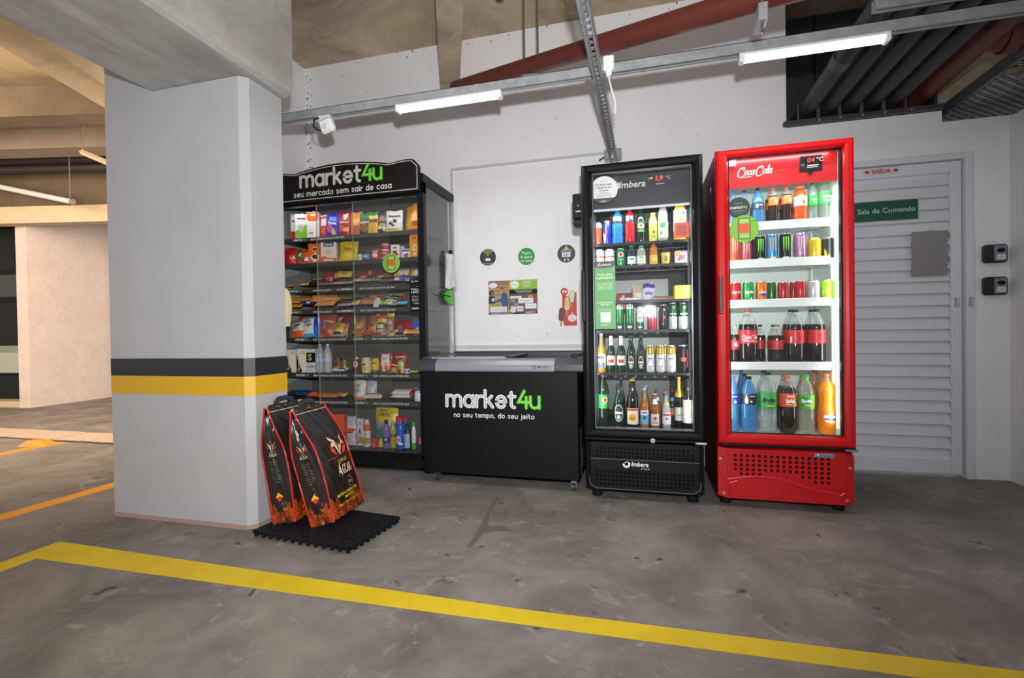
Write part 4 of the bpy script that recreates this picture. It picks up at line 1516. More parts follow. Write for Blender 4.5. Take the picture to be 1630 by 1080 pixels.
# ------------------------------------------------------------------ grocery cabinet with sliding glass
GX0, GX1, GY0, GY1 = -2.885, -1.515, 3.25, 3.84
gro = thing('grocery_cabinet', 'black grocery cabinet with an arched sign and sliding glass beside the column', 'cabinet', (0, 0, 0))
BK = '131316:0.4'
b = MB()
b.box(GX1 - .05, GX1, GY0, GY0 + .05, .02, 2.10, BK, .004)
b.box(GX0, GX0 + .05, GY0, GY0 + .05, .02, 2.10, BK, .004)
b.box(GX1 - .03, GX1, GY1 - .03, GY1, .02, 2.16, 'b9bbbd:0.3:0.6', .003)
b.box(GX0, GX0 + .03, GY1 - .03, GY1, .02, 2.16, BK, .003)
b.box(GX0, GX1, GY0, GY0 + .06, 2.015, 2.10, BK, .004)
b.box(GX1 - .03, GX1, GY0, GY1, 2.09, 2.16, BK, .004)
b.box(GX0, GX0 + .03, GY0, GY1, 2.09, 2.16, BK, .004)
b.build('frame', gro)
b = MB()
b.box(GX0, GX1, GY0, GY1, .02, .125, BK, .003)
b.box(GX0 + .03, GX1 - .03, GY0 - .002, GY0 + .01, .04, .10, '141416:0.5', .002)
b.build('plinth', gro)
MB().box(GX0 + .03, GX1 - .03, GY0 + .03, GY1 - .02, 2.10, 2.13, '3a3a3e:0.5').build('top_panel', gro)
b = MB()
b.box(GX0 + .03, GX1 - .03, 3.76, 3.775, .125, 2.10, '5b544d:0.6')
b.build('back_panel', gro)
MB().box(GX0, GX0 + .03, GY0 + .05, GY1 - .03, .125, 2.10, '7f8987:0.5').build('side_panel', gro)
sp = MB().box(GX1 - .018, GX1 - .012, GY0 + .05, GY1 - .03, .125, 2.09, 'clear:a4aaac:0.06:1.35').build('side_pane', gro)
RAILS = (1.787, 1.585, 1.38, 1.21, .99, .705, .493)
for k, z in enumerate(RAILS):
    b = MB()
    b.box(GX0 + .035, GX1 - .06, 3.385, 3.755, z - .022, z, '2a2a2d:0.4', .002)
    s = b.build('shelf', gro)
    b = MB()
    b.add([(GX0 + .06, 3.383, z + .002), (GX1 - .065, 3.383, z + .002), (GX1 - .065, 3.372, z - .032), (GX0 + .06, 3.372, z - .032),
           (GX0 + .06, 3.386, z + .002), (GX1 - .065, 3.386, z + .002), (GX1 - .065, 3.386, z - .032), (GX0 + .06, 3.386, z - .032)],
          [(3, 2, 1, 0), (4, 5, 6, 7), (0, 1, 5, 4), (2, 3, 7, 6), (0, 4, 7, 3), (1, 2, 6, 5)], '35332f:0.4')
    if k != 1:
        ry = lambda lf=0.0: (lambda u, v: (u, 3.372 + (v + .032) * .3235 - .0012 - lf, z + v))
        for cx in ((-2.45,) if k == 0 else (-2.45, -1.92) if k > 3 else (-2.5, -2.02)):
            x = cx - .22
            b.flat(text_shape('market', .085, None, x, -.021, .012), ry(), 'ececea:0.4')
            b.flat(text_shape('4u', .028, None, x + .062, -.021, .012), ry(), '6cc23a:0.4')
            if k in (2, 3) and cx < -2.3:
                b.flat(text_shape('você ama e gosta!', .17, None, cx + .04, -.021, .006), ry(), 'ececea:0.4')
                b.flat(text_shape('#issomarket4u.br', .15, None, cx + .25, -.021, .006), ry(), 'ececea:0.4')
            else:
                b.flat(text_shape('fazer compras nunca foi tão fácil', .30, None, cx + .05, -.021, .006), ry(), 'ececea:0.4')
    b.build('price_strip', s)
    b = MB()
    pts = [(3.39, z - .024), (3.62, z - .024), (3.60, z - .05), (3.50, z - .085), (3.39, z - .10)]
    vs = [(GX0 + .031, y, zz_) for y, zz_ in pts] + [(GX0 + .036, y, zz_) for y, zz_ in pts]
    n = len(pts)
    b.add(vs, [tuple(range(n)), tuple(reversed(range(n, 2 * n)))] + [(i, n + i, n + (i + 1) % n, (i + 1) % n) for i in range(n)], '9aa5a2:0.5')
    b.build('bracket', s)
# sliding panes: the one in front is pushed in from its end
for x0, x1, y in ((-2.412, -1.80, 3.262), (-2.113, GX1 - .05, 3.285)):
    p = MB().box(x0, x1, y, y + .005, .14, 2.012, 'clear:e6ece6:0.012:1.5').build('sliding_pane', gro)
    b = MB()
    b.box(x0 - .002, x0 + .003, y - .001, y + .006, .14, 2.012, 'clear:b4c4b4:0.3')
    b.build('pane_edge', p)
MB().box(GX0 + .05, GX1 - .05, GY0 + .005, GY0 + .05, .125, .14, '1a1a1d:0.35', .002).build('track', gro)
MB().box(GX0 + .05, GX1 - .05, GY0 + .005, GY0 + .05, 2.005, 2.014, '1a1a1d:0.35', .002).build('track', gro)
l = lamp('cabinet_light', 'AREA', (-2.2, 3.34, 2.0), 1, (1, .97, .92), 1.1, .04, aim=(-2.2, 3.55, 1.0))
l.parent = gro

# arched sign board
SX0, SX1, SC_ = -2.79, -1.53, -2.16
top = []
for i in range(33):
    x = SX0 + (SX1 - SX0) * i / 32
    a = abs(x - SC_)
    if a < .395:
        z = 2.238 + .046 * math.cos(a / .395 * math.pi / 2) ** .8
    else:
        q = (a - .395) / (.63 - .395)
        z = 2.236 + .018 * math.sin(min(1, q * 1.5) * math.pi / 2) - (.05 * max(0, (q - .75) / .25) ** 2)
    top.append((x, z))
P = [(SX0, 2.025), (SX1, 2.025)] + top[::-1]
sg = MB()
sg.prism(P, 3.212, 3.248, '1f1b1a:0.45', None, '141214:0.45')
sg = sg.build('sign_board', gro)


def inset(P_, d):
    c = (SC_, 2.14)
    out = []
    for x, z in P_:
        out.append((c[0] + (x - c[0]) * (1 - d / .63), c[1] + (z - c[1]) * (1 - d / .11)))
    return out


b = MB()
q = inset(P, .012)
b.flat(stroke2d(q + [q[0]], .005), front(3.2112)(), 'd8d4c8:0.5')
b.build('border', sg)
b = MB()
shop_logo(b, lambda lf: front(3.2095 - lf)(), -2.155, 2.135, .70, 'c9c4bc:0.4', 'd9d5cf:0.4')
sh, xe = round_text('seu mercado sem sair de casa', 0, 0, 1, .24, .42)
k = .82 / xe
for i, (ch, (vs, fs)) in enumerate(sh):
    b.flat(([(-2.155 - .41 + x * k, 2.062 + z * k) for x, z in vs], fs), front(3.2108 - (i % 9) * 3e-5)(), 'efece6:0.4')
b.build('lettering', sg)
# stickers on its glass
S = front(3.2605)
st = MB()
st.flat(disc2d(-1.796, 1.533, .070, n=40), front(3.2835)(), '7dbb3a:0.5')
st.flat(stroke2d(arc(-1.796, 1.533, .067, .067, 0, 360, 36), .005), front(3.283)(), 'a5d866:0.5')
st.flat(rect2d(-1.828, -1.764, 1.482, 1.588), front(3.283)(), '2d3a22:0.5')
st.flat(rect2d(-1.824, -1.768, 1.486, 1.584), front(3.2826)(), '84c244:0.5')
st.flat(rect2d(-1.826, -1.766, 1.515, 1.558), front(3.2822)(), 'd9603a:0.5')
for k in range(2):
    st.flat(rect2d(-1.815, -1.778, 1.567 + .007 * k, 1.569 + .007 * k), front(3.282)(), 'd6e9b8:0.5')
    st.flat(rect2d(-1.815, -1.778, 1.494 + .007 * k, 1.496 + .007 * k), front(3.282)(), 'd6e9b8:0.5')
st.build('round_sticker', gro)
st = MB()
F_ = lambda lf: front(3.2835 - lf)()
x0, x1, z0, z1 = -1.648, -1.537, 1.166, 1.412
cxm = (x0 + x1) / 2
st.flat(rect2d(x0, x1, z0, z1), F_(0), '191919:0.5')
st.flat(text_shape('Atenção', .05, None, cxm + .008, z1 - .025, .008), F_(.0004), 'ececec:0.5')
st.flat(stroke2d([(x0 + .012, z1 - .026), (x0 + .028, z1 - .026), (x0 + .02, z1 - .013), (x0 + .012, z1 - .026)], .002), F_(.0004), 'ececec:0.5')
st.flat(text_shape('Como abro', .092, None, cxm, z1 - .085, .01), F_(.0004), 'f2f2f2:0.5')
st.flat(text_shape('a gôndola?', .092, None, cxm, z1 - .104, .01), F_(.0004), 'f2f2f2:0.5')
for z in (z1 - .06, z1 - .113):
    st.flat(rect2d(cxm - .01, cxm + .01, z, z + .002), F_(.0004), '6cc23a:0.5')
for k, s in enumerate(('Deslize a porta', 'com cuidado e depois', 'feche até o fim', 'Obrigado por')):
    st.flat(text_shape(s, .08, None, cxm, z1 - .135 - .011 * k), F_(.0004), 'b9b9b9:0.5')
st.flat(text_shape('sua atenção!', .06, None, cxm, z1 - .185, .01), F_(.0004), 'f2f2f2:0.5')
shop_logo(st, lambda lf: F_(.0006 + lf), cxm, z0 + .022, .085)
st.build('notice_sticker', gro)
MB().lathe([(0, 0), (.014, 0), (.014, .012), (.006, .016), (0, .016)], 'b8bcc0:0.25:0.8', 16, T=Matrix.Translation((-1.555, 3.283, 1.125)) @ Matrix.Rotation(R(90), 4, 'X')).build('door_lock', gro)

# things hung on its glass side
t = thing('bag_dispenser', 'white plastic bags in a roll hung on the glass side of the grocery cabinet', 'bag', (GX1 + .002, 3.70, 1.64))
b = MB()


def bagpt(u, v):
    w = .075 + .035 * v ** .8
    y = (u - .5) * 2 * w + .02 * v
    return (.012 + .022 * math.sin(u * math.pi) + .006 * math.sin(u * 19 + v * 5), y, -v * .27 - .012 * math.sin(u * 9) * v)


b.grid(bagpt, 10, 8, 'e6e6e8:0.35', True)
b.grid(lambda u, v: (.004, bagpt(u, v)[1], bagpt(u, v)[2]), 4, 4, 'd8d8da:0.4', True)
b.build('bag', t)
MB().lathe([(0, 0), (.012, 0), (.018, .03), (.014, .04), (0, .04)], '18181a:0.4', 14, T=Matrix.Translation((.018, .0, -.005))).build('cap', t)
MB().box(0, .012, -.02, .02, -.03, .0, 'e6e6e8:0.35', .004).build('hook', t)
t = thing('hand_brush', 'bright green plastic scoop hung by its black handle below the white bags', 'scoop', (GX1 + .002, 3.66, 1.30))
b = MB()
P = [(-.075, .0), (-.055, .03), (-.03, .04), (-.01, .055), (.085, .055), (.085, -.06), (-.01, -.062), (-.03, -.048), (-.055, -.035)]
vs = [(.003, y, z) for y, z in P] + [(.022, y, z) for y, z in P]
n = len(P)
b.add(vs, [tuple(range(n)), tuple(range(2 * n - 1, n - 1, -1))] + [(i, (i + 1) % n, n + (i + 1) % n, n + i) for i in range(n)], '49b81e:0.35')
b.box(.02, .026, .02, .026, -.06, .055, '6fd83c:0.35')
b.build('scoop', t)
MB().tube((.012, -.16, .012), (.024, .0, .0), .006, '17171a:0.4', 8).build('handle', t)

# ------------------------------------------------------------------ chest freezer
FX0, FX1, FY0, FY1 = -1.455, -.402, 3.06, 3.70
fz = thing('chest_freezer', 'black chest freezer with sliding glass lids between cabinet and black fridge', 'freezer', (0, 0, 0))
b = MB()
b.box(FX0, FX1, FY0, FY0 + .05, .07, .755, '0c0d10:0.5', .006)
b.box(FX0, FX1, FY1 - .05, FY1, .07, .755, '0c0d10:0.5', .004)
b.box(FX0, FX0 + .05, FY0 + .0505, FY1 - .0505, .07, .755, '0c0d10:0.5')
b.box(FX1 - .05, FX1, FY0 + .0505, FY1 - .0505, .07, .755, '0c0d10:0.5')
b.box(FX0 + .051, FX1 - .051, FY0 + .051, FY1 - .051, .075, .12, '0c0d10:0.5')
b.build('body', fz)
b = MB()
b.box(FX0 + .05, FX1 - .05, FY0 + .05, FY1 - .05, .50, .52, 'd9dde0:0.5')
for x0, x1, y0, y1 in ((FX0 + .05, FX0 + .053, FY0 + .05, FY1 - .05), (FX1 - .053, FX1 - .05, FY0 + .05, FY1 - .05), (FX0 + .05, FX1 - .05, FY1 - .053, FY1 - .05), (FX0 + .05, FX1 - .05, FY0 + .05, FY0 + .053)):
    b.box(x0, x1, y0, y1, .5, .78, 'd9dde0:0.5')
b.build('liner', fz)
# top frame: pale front strip, dark corner caps, rear rail
b = MB()
prof = [(FY0 - .022, .755), (FY0 - .026, .765), (FY0 - .022, .80), (FY0 + .0, .825), (FY0 + .045, .838), (FY0 + .05, .83), (FY0 + .05, .76)]


def rail(bb, x0, x1, code):
    n = len(prof)
    vs = [(x0, y, z) for y, z in prof] + [(x1, y, z) for y, z in prof]
    bb.add(vs, [tuple(reversed(range(n))), tuple(range(n, 2 * n))] + [(i, (i + 1) % n, n + (i + 1) % n, n + i) for i in range(n)], code)


rail(b, FX0 + .105, FX1 - .145, '8f929a:0.35:0.2')
b.build('front_strip', fz)
b = MB()
rail(b, FX0 - .02, FX0 + .105, '3c3e45:0.4')
rail(b, FX1 - .145, FX1 + .035, '3c3e45:0.4')
for s, x in ((-1, FX0 - .02), (1, FX1 - .02)):
    b.box(x, x + .055, FY0 + .03, FY1 + .01, .758, .85, '34363c:0.4', .01)
b.box(FX0 - .01, FX1 + .03, FY1 - .05, FY1 + .01, .758, .865, '3c3e45:0.4', .01)
b.build('top_frame', fz)
b = MB()
b.flat(text_shape('Metalfrio', .078, None, -.615, .779, .008), front(FY0 - .0265)(), '3d3f47:0.4')
b.flat(stroke2d(arc(-.675, .785, .010, .010, 0, 360, 12), .004), front(FY0 - .0265)(), '3d3f47:0.4')
b.build('lettering', fz)
g1 = MB().box(FX0 + .05, -.86, FY0 + .045, FY1 - .05, .838, .844, 'clear:e9eef0:0.45').build('lid', fz)
b = MB()
b.box(-.885, -.855, FY0 + .045, FY1 - .05, .836, .852, '23252a:0.4', .004)
b.build('lid_edge', g1)
g2 = MB().box(-.93, FX1 - .02, FY0 + .045, FY1 - .05, .826, .832, 'clear:c8d4da:0.25').build('lid', fz)
b = MB()
b.box(FX1 - .06, FX1 + .01, FY0 + .1, FY1 - .1, .832, .862, '1c1d21:0.4', .008)
b.build('lid_handle', g2)
b = MB()
shop_logo(b, lambda lf: front(FY0 - .0018 - lf)(), -.957, .522, .645)
sh, xe = round_text('no seu tempo, do seu jeito', 0, 0, 1, .22, .42)
k = .545 / xe
for i, (ch, (vs, fs)) in enumerate(sh):
    b.flat(([(-.957 - .2725 + x * k, .452 + z * k) for x, z in vs], fs), front(FY0 - .0015 - (i % 9) * 3e-5)(), 'f2f2f2:0.4')
b.build('lettering', fz)
b = MB()
b.box(FX1, FX1 + .008, FY0 + .06, FY0 + .34, .09, .40, '2a2b30:0.4', .003)
b.box(FX1 + .006, FX1 + .012, FY0 + .09, FY0 + .2, .14, .26, '3b3c42:0.4', .002)
for i in range(8):
    b.box(FX1 + .007, FX1 + .011, FY0 + .08, FY0 + .32, .28 + i * .013, .285 + i * .013, '0e0e10:0.5')
b.build('side_vent', fz)
for x, y in ((FX0 + .07, FY0 + .08), (FX1 - .04, FY0 + .05), (FX0 + .07, FY1 - .08), (FX1 - .05, FY1 - .08)):
    b = MB()
    b.box(x - .016, x + .016, y - .012, y + .012, .045, .07, 'a8a9ab:0.3:0.8', .002)
    b.box(x - .018, x - .014, y - .02, y + .01, .015, .06, 'a8a9ab:0.3:0.8')
    b.box(x + .014, x + .018, y - .02, y + .01, .015, .06, 'a8a9ab:0.3:0.8')
    c = b.build('caster', fz)
    b = MB()
    b.tube((x - .012, y - .012, .023), (x + .012, y - .012, .023), .0225, '3a3a3d:0.5', 16)
    b.build('wheel', c)

# ------------------------------------------------------------------ plastic pallet and the two charcoal sacks
mat = thing('plastic_pallet', 'black plastic slatted floor pallet under the two charcoal sacks', 'pallet', (-1.91, 2.035, 0), (0, 0, R(-6.5)))
PW, PD = .60, .40
b = MB()
b.box(0, PW, 0, PD, .024, .030, '17171b:0.5')
b.box(0, PW, 0, .012, .016, .034, '17171b:0.5', .002)
b.box(0, PW, PD - .012, PD, .016, .034, '17171b:0.5', .002)
b.box(0, .012, 0, PD, .016, .034, '17171b:0.5', .002)
b.box(PW - .012, PW, 0, PD, .016, .034, '17171b:0.5', .002)
for i in range(1, 40):
    b.box(i * .015 - .0022, i * .015 + .0022, .012, PD - .012, .030, .034, '1c1c20:0.45')
for i in range(1, 27):
    b.box(.012, PW - .012, i * .015 - .0022, i * .015 + .0022, .030, .0338, '1c1c20:0.45')
b.build('deck', mat)
b = MB()
for i in range(13):
    x = .006 + i * .0475
    for y in (.002, PD - .016):
        b.box(x, x + .018, y, y + .014, 0, .018, '17171b:0.5', .002)
for i in range(1, 9):
    y = i * .0445
    for x in (.002, PW - .016):
        b.box(x, x + .014, y, y + .018, 0, .018, '17171b:0.5', .002)
tag(b.build('foot_row', mat), kind='stuff')


def charcoal_sack(label, loc, rz, lean, sd):
    """pillow sack with folded gussets: local x across the printed face, -y its front, leaning back along +y"""
    t = thing('charcoal_sack', label, 'sack', loc, (R(-lean), 0, R(rz)), group='charcoal sacks on the pallet')
    rnd = random.Random(sd)
    W_, H, T_ = .315, .60, .125
    ph = [rnd.uniform(0, 6) for _ in range(8)]

    def half(v):
        w = W_ / 2 * (1 - .05 * math.sin(v * math.pi) + .02 * math.sin(v * 7 + ph[0])) * (1 - .10 * max(0, v - .75) / .25)
        tk = T_ / 2 * (1 - .95 * max(0, (v - .62) / .38) ** 1.3) * (1 + .12 * math.sin(v * 4.2))
        return w, max(tk, .006)

    def crumple(u, v):
        return .004 * math.sin(u * 13 + v * 17 + ph[1]) * math.sin(v * 11 - u * 5 + ph[2]) + .003 * math.sin(u * 31 + v * 23 + ph[3])

    def frontpt(u, v):
        w, tk = half(v)
        bul = 1 - abs(2 * u - 1) ** 3
        return ((u - .5) * 2 * w, -tk - .022 * bul * math.sin(v * math.pi) ** .6 - crumple(u, v) * bul, v * H)

    def backpt(u, v):
        w, tk = half(v)
        bul = 1 - abs(2 * u - 1) ** 3
        return ((.5 - u) * 2 * w, tk + .012 * bul * math.sin(v * math.pi) ** .6 + crumple(u, v + 2) * bul, v * H)

    def sidept(s):
        def fn(u, v):
            w, tk = half(v)
            g = .035 * (max(0, v - .45) / .55) ** 1.2 - .012 * math.sin(v * math.pi)
            bul = 1 - abs(2 * u - 1)
            x = s * (w - g * bul + (crumple(u + 3 * s, v) * bul))
            y = tk * (2 * u - 1) * (1 if s < 0 else -1) * -1
            return (x, y, v * H)
        return fn
    b_ = MB()

    def col(u, v):
        return 'flame_print' if v < .10 + .04 * math.sin(u * 9 + 1) + .035 * abs(math.sin(u * 23)) + .02 * math.sin(u * 47) else 'sack_black'
    b_.grid(frontpt, 40, 60, col, True)
    b_.grid(backpt, 10, 18, col, True)
    b_.grid(sidept(-1), 16, 60, col, True)
    b_.grid(sidept(1), 8, 26, col, True)
    w0, t0 = half(0)
    b_.box(-w0, w0, -t0, t0, -.002, .006, 'sack_black')
    body = b_.build('body', t, sharp=50)
    # red piping up the four edges
    for s in (-1, 1):
        for fr in (-1, 1):
            b_ = MB()
            pts = []
            for i in range(19):
                v = i / 18
                w, tk = half(v)
                pts.append((s * w, fr * (tk + .002), v * H))
            for a, c in zip(pts, pts[1:]):
                b_.tube(a, c, .0045, 'c4241a:0.4', 6)
            b_.build('piping', t)
    # folded top with tan paper edge, white stitching and the carrying strap
    b_ = MB()
    w1, t1 = half(1)
    b_.box(-w1, w1, -.006, .006, H - .008, H + .008, 'c98a4e:0.6', .002)
    b_.box(-w1 * .9, w1 * .75, -.0075, .0075, H - .004, H + .009, '2b211c:0.5', .002)
    b_.build('top_fold', t)
    b_ = MB()
    fz_ = lambda v: (lambda u: frontpt(u, v))
    pts = [Vector(frontpt(i / 14, .955)) + Vector((0, -.002, 0)) for i in range(15)]
    for a, c in zip(pts, pts[1:]):
        b_.tube(a, c, .0016, 'e8e6e2:0.5', 5)
    e = pts[0]
    b_.path([e, e + Vector((-.006, -.01, -.03)), e + Vector((.004, -.014, -.07)), e + Vector((-.002, -.01, -.1))], .0016, 'e8e6e2:0.5', 5)
    b_.build('stitching', t)
    b_ = MB()
    hp = [(.0 - .07, 0, H), (-.06, 0, H + .02), (-.03, 0, H + .034), (.03, 0, H + .034), (.06, 0, H + .02), (.07, 0, H)]
    for a, c in zip(hp, hp[1:]):
        b_.box(0, 1, -.5, .5, -.5, .5, '2c3440:0.5', 0, Matrix.Translation(a) @ (Vector(c) - Vector(a)).to_track_quat('X', 'Z').to_matrix().to_4x4() @ Matrix.Diagonal(((Vector(c) - Vector(a)).length, .008, .024, 1)))
    b_.build('strap', t)
    # printing on the front
    b_ = MB()

    def on(lf=0.0):
        def fn(x, z):
            v = min(max(z / H, 0), 1)
            u = min(max(x / (2 * half(v)[0]) + .5, 0), 1)
            p = frontpt(u, v)
            return (p[0], p[1] - .0035 - lf, p[2])
        return fn
    ox = .02
    TAN = 'e0b98e:0.45'
    # bull's head between flames
    for s in (-1, 1):
        b_.flat(poly2d([(ox + s * .004, .30), (ox + s * .012, .345), (ox + s * .022, .385), (ox + s * .045, .398), (ox + s * .066, .415), (ox + s * .06, .395), (ox + s * .04, .378), (ox + s * .03, .35), (ox + s * .016, .318)]), on(), TAN)
        b_.flat(poly2d([(ox + s * .03, .36), (ox + s * .052, .352), (ox + s * .055, .372), (ox + s * .042, .38)]), on(), TAN)
        b_.flat(poly2d([(ox + s * .028, .305), (ox + s * .05, .31), (ox + s * .075, .335), (ox + s * .072, .375), (ox + s * .062, .35), (ox + s * .058, .368), (ox + s * .045, .34), (ox + s * .04, .348)]), on(.0005), 'd8442a:0.45')
    b_.flat(poly2d([(ox - .004, .30), (ox + .004, .30), (ox + .003, .37), (ox - .003, .37)]), on(), TAN)
    b_.flat(stroke2d([(-.10, .298), (ox - .04, .298)], .004), on(), 'c8301f:0.45')
    b_.flat(stroke2d([(ox + .04, .298), (.135, .298)], .004), on(), 'c8301f:0.45')
    b_.flat(text_shape('CARVÃO', .10, .020, ox, .262, .012), on(), 'c9b23a:0.45')
    b_.flat(text_shape('ÁGUIA', .135, .048, ox + .005, .20, .02), on(), 'e6c7a2:0.45')
    b_.flat(stroke2d([(ox - .005, .183), (ox + .045, .183)], .0025), on(), 'c8301f:0.45')
    b_.flat(stroke2d(arc(ox + .02, .148, .028, .028, 0, 360, 20), .003), on(), '8a8078:0.45')
    b_.flat(text_shape('5 KG', .036, .012, ox + .02, .142, .015), on(), 'e6dccb:0.45')
    b_.flat(text_shape('MADEIRA DE REFLORESTA-', .20, .015, .0, .10, .012), on(), 'e8c32c:0.45')
    b_.flat(text_shape('MENTO', .08, .015, .01, .078, .012), on(), 'e8c32c:0.45')
    b_.flat(text_shape('PRODUTO NACIONAL', .2, .011, .0, .052, .006), on(.001), 'e8c32c:0.45')
    b_.build('front_lettering', t)
    # printing on the gusset that looks at the aisle
    b_ = MB()

    def ong(lf=0.0):
        def fn(y, z):
            v = min(max(z / H, 0), 1)
            tk = half(v)[1]
            u = min(max(.5 - y / (2 * tk), 0), 1)
            p = sidept(-1)(u, v)
            return (p[0] - .004 - lf, p[1], p[2])
        return fn
    for s in (-1, 1):
        b_.flat(poly2d([(s * .002, .375), (s * .006, .40), (s * .02, .408), (s * .026, .418), (s * .012, .40), (s * .007, .385)]), ong(), TAN)
        b_.flat(poly2d([(s * .012, .378), (s * .026, .388), (s * .03, .405), (s * .02, .398)]), ong(), 'b8371f:0.45')
    b_.flat(text_shape('ÁGUIA', .05, .018, 0, .345, .012), (lambda g: (lambda u, v: g(-u, v)))(ong()), 'bfae9c:0.45')
    b_.flat(text_shape('CARVÃO', .035, .008, 0, .366, .005), (lambda g: (lambda u, v: g(-u, v)))(ong()), 'a8903a:0.45')
    for k in range(9):
        w = .028 - .004 * (k % 3)
        b_.flat(text_shape(('Carvão vegetal para', 'churrasco, uso', 'doméstico. Manter em', 'local seco e fora', 'do alcance de', 'crianças. Validade', 'indeterminada.', 'Peso líquido', 'ver painel')[k], w * 2, None, 0, .315 - .013 * k), (lambda g: (lambda u, v: g(-u, v)))(ong()), '7d736a:0.5')
    b_.flat(poly2d([(-.022, .135), (0, .112), (.022, .135)]), ong(), 'd8281c:0.45')
    b_.flat(poly2d([(-.022, .135), (.022, .135), (0, .16)]), ong(), 'e8b52c:0.45')
    b_.build('side_lettering', t)
    return t


charcoal_sack('black charcoal sack closer to the freezer, its printed face in full view', (-1.592, 2.30, .046), 95, 17, 3)
charcoal_sack('black charcoal sack leaning on the white column behind the other sack', (-1.80, 2.285, .044), 92, 11, 8)
# ------------------------------------------------------------------ goods: bottles, cans, cartons, pouches, packets
SHAPES = {
    'soda': [(0, .01), (.55, 0), (.88, .012), (1, .05), (.97, .16), (.91, .34), (.98, .44), (1, .50), (1, .64), (.93, .72), (.72, .81), (.45, .89), (.36, .92), (.36, .945)],
    'big': [(0, .01), (.6, 0), (.9, .01), (1, .05), (1, .42), (.985, .43), (.985, .62), (1, .63), (.97, .69), (.80, .79), (.52, .88), (.34, .925), (.32, .955)],
    'fanta': [(0, .01), (.6, 0), (.9, .01), (1, .05), (1, .36), (.95, .42), (.86, .50), (.84, .56), (.92, .66), (.95, .73), (.84, .82), (.55, .90), (.34, .935), (.32, .955)],
    'water': [(0, .01), (.7, 0), (.95, .012), (1, .05), (.95, .09), (1, .13), (.95, .17), (1, .21), (.95, .25), (1, .29), (.95, .33), (1, .37), (1, .62), (.97, .66), (.82, .76), (.5, .88), (.34, .92), (.32, .945)],
    'juice': [(0, .01), (.8, 0), (.97, .01), (1, .04), (1, .66), (.93, .76), (.70, .86), (.5, .90), (.48, .93)],
    'beer': [(0, .01), (.9, 0), (1, .02), (1, .54), (.94, .61), (.66, .69), (.45, .77), (.41, .93), (.47, .94), (.47, .96), (.40, .965), (.40, .975)],
    'wine': [(0, .01), (.92, 0), (1, .015), (1, .58), (.92, .64), (.58, .70), (.42, .75), (.37, .93), (.42, .935), (.42, .975), (0, .98)],
    'sport': [(0, .01), (.85, 0), (1, .03), (1, .2), (.9, .26), (1, .34), (1, .66), (.92, .74), (.75, .82), (.40, .88), (.38, .93)],
    'squeeze': [(0, .16), (.75, .155), (1, .22), (1, .55), (.92, .82), (.75, .96), (.4, 1.0), (0, 1.0)],
    'jar': [(0, .01), (.88, 0), (1, .03), (1, .74), (.86, .82), (.84, .86)],
    'spray': [(0, .01), (.94, 0), (1, .02), (1, .80), (.85, .86), (.8, .86)],
    'soft': [(0, .01), (.9, 0), (1, .03), (1, .42), (.94, .55), (.97, .66), (.80, .76), (.52, .82), (.5, .85)],
    'cup': [(0, .01), (.78, 0), (.82, .02), (1, .84), (1.04, .86)],
    'can': [(0, .02), (.68, .0), (.78, .01), (.97, .05), (1, .07), (1, .89), (.93, .93), (.86, .965)],
}
NECK = {'soda': (.945, .38), 'big': (.955, .36), 'fanta': (.955, .36), 'water': (.945, .38), 'juice': (.93, .54), 'beer': (.965, .45), 'sport': (.93, .36),
        'jar': (.86, .92), 'spray': (.86, .62), 'soft': (.85, .5), 'cup': (.86, 1.06)}


def wrap(r, h):
    """lay a flat print on a standing cylinder, centred on the side that faces the aisle"""
    return lambda lf=0.0: (lambda u, v: ((r + lf) * math.sin(u / r), -(r + lf) * math.cos(u / r), v))


def fine(shape, mx=.006):
    """split wide faces of a flat print so that it can bend round a cylinder"""
    vs, fs = shape
    vs, out = list(vs), []
    for f_ in fs:
        xs = [vs[i][0] for i in f_]
        if max(xs) - min(xs) <= mx or len(f_) > 4:
            if len(f_) > 4 and max(xs) - min(xs) > mx:
                cx = sum(xs) / len(xs)
                cz = sum(vs[i][1] for i in f_) / len(f_)
                c = len(vs)
                vs.append((cx, cz))
                for a, b_ in zip(f_, f_[1:] + f_[:1]):
                    out.append((a, b_, c))
            else:
                out.append(f_)
            continue
        if len(f_) == 4:
            a, b_, c, d = f_
            n = int((max(xs) - min(xs)) / mx) + 1
            base = len(vs)
            for k in range(n + 1):
                t_ = k / n
                for p, q in ((a, b_), (d, c)):
                    vs.append((vs[p][0] + (vs[q][0] - vs[p][0]) * t_, vs[p][1] + (vs[q][1] - vs[p][1]) * t_))
            for k in range(n):
                o = base + 2 * k
                out.append((o, o + 2, o + 3, o + 1))
        else:
            out.append(f_)
    return vs, out


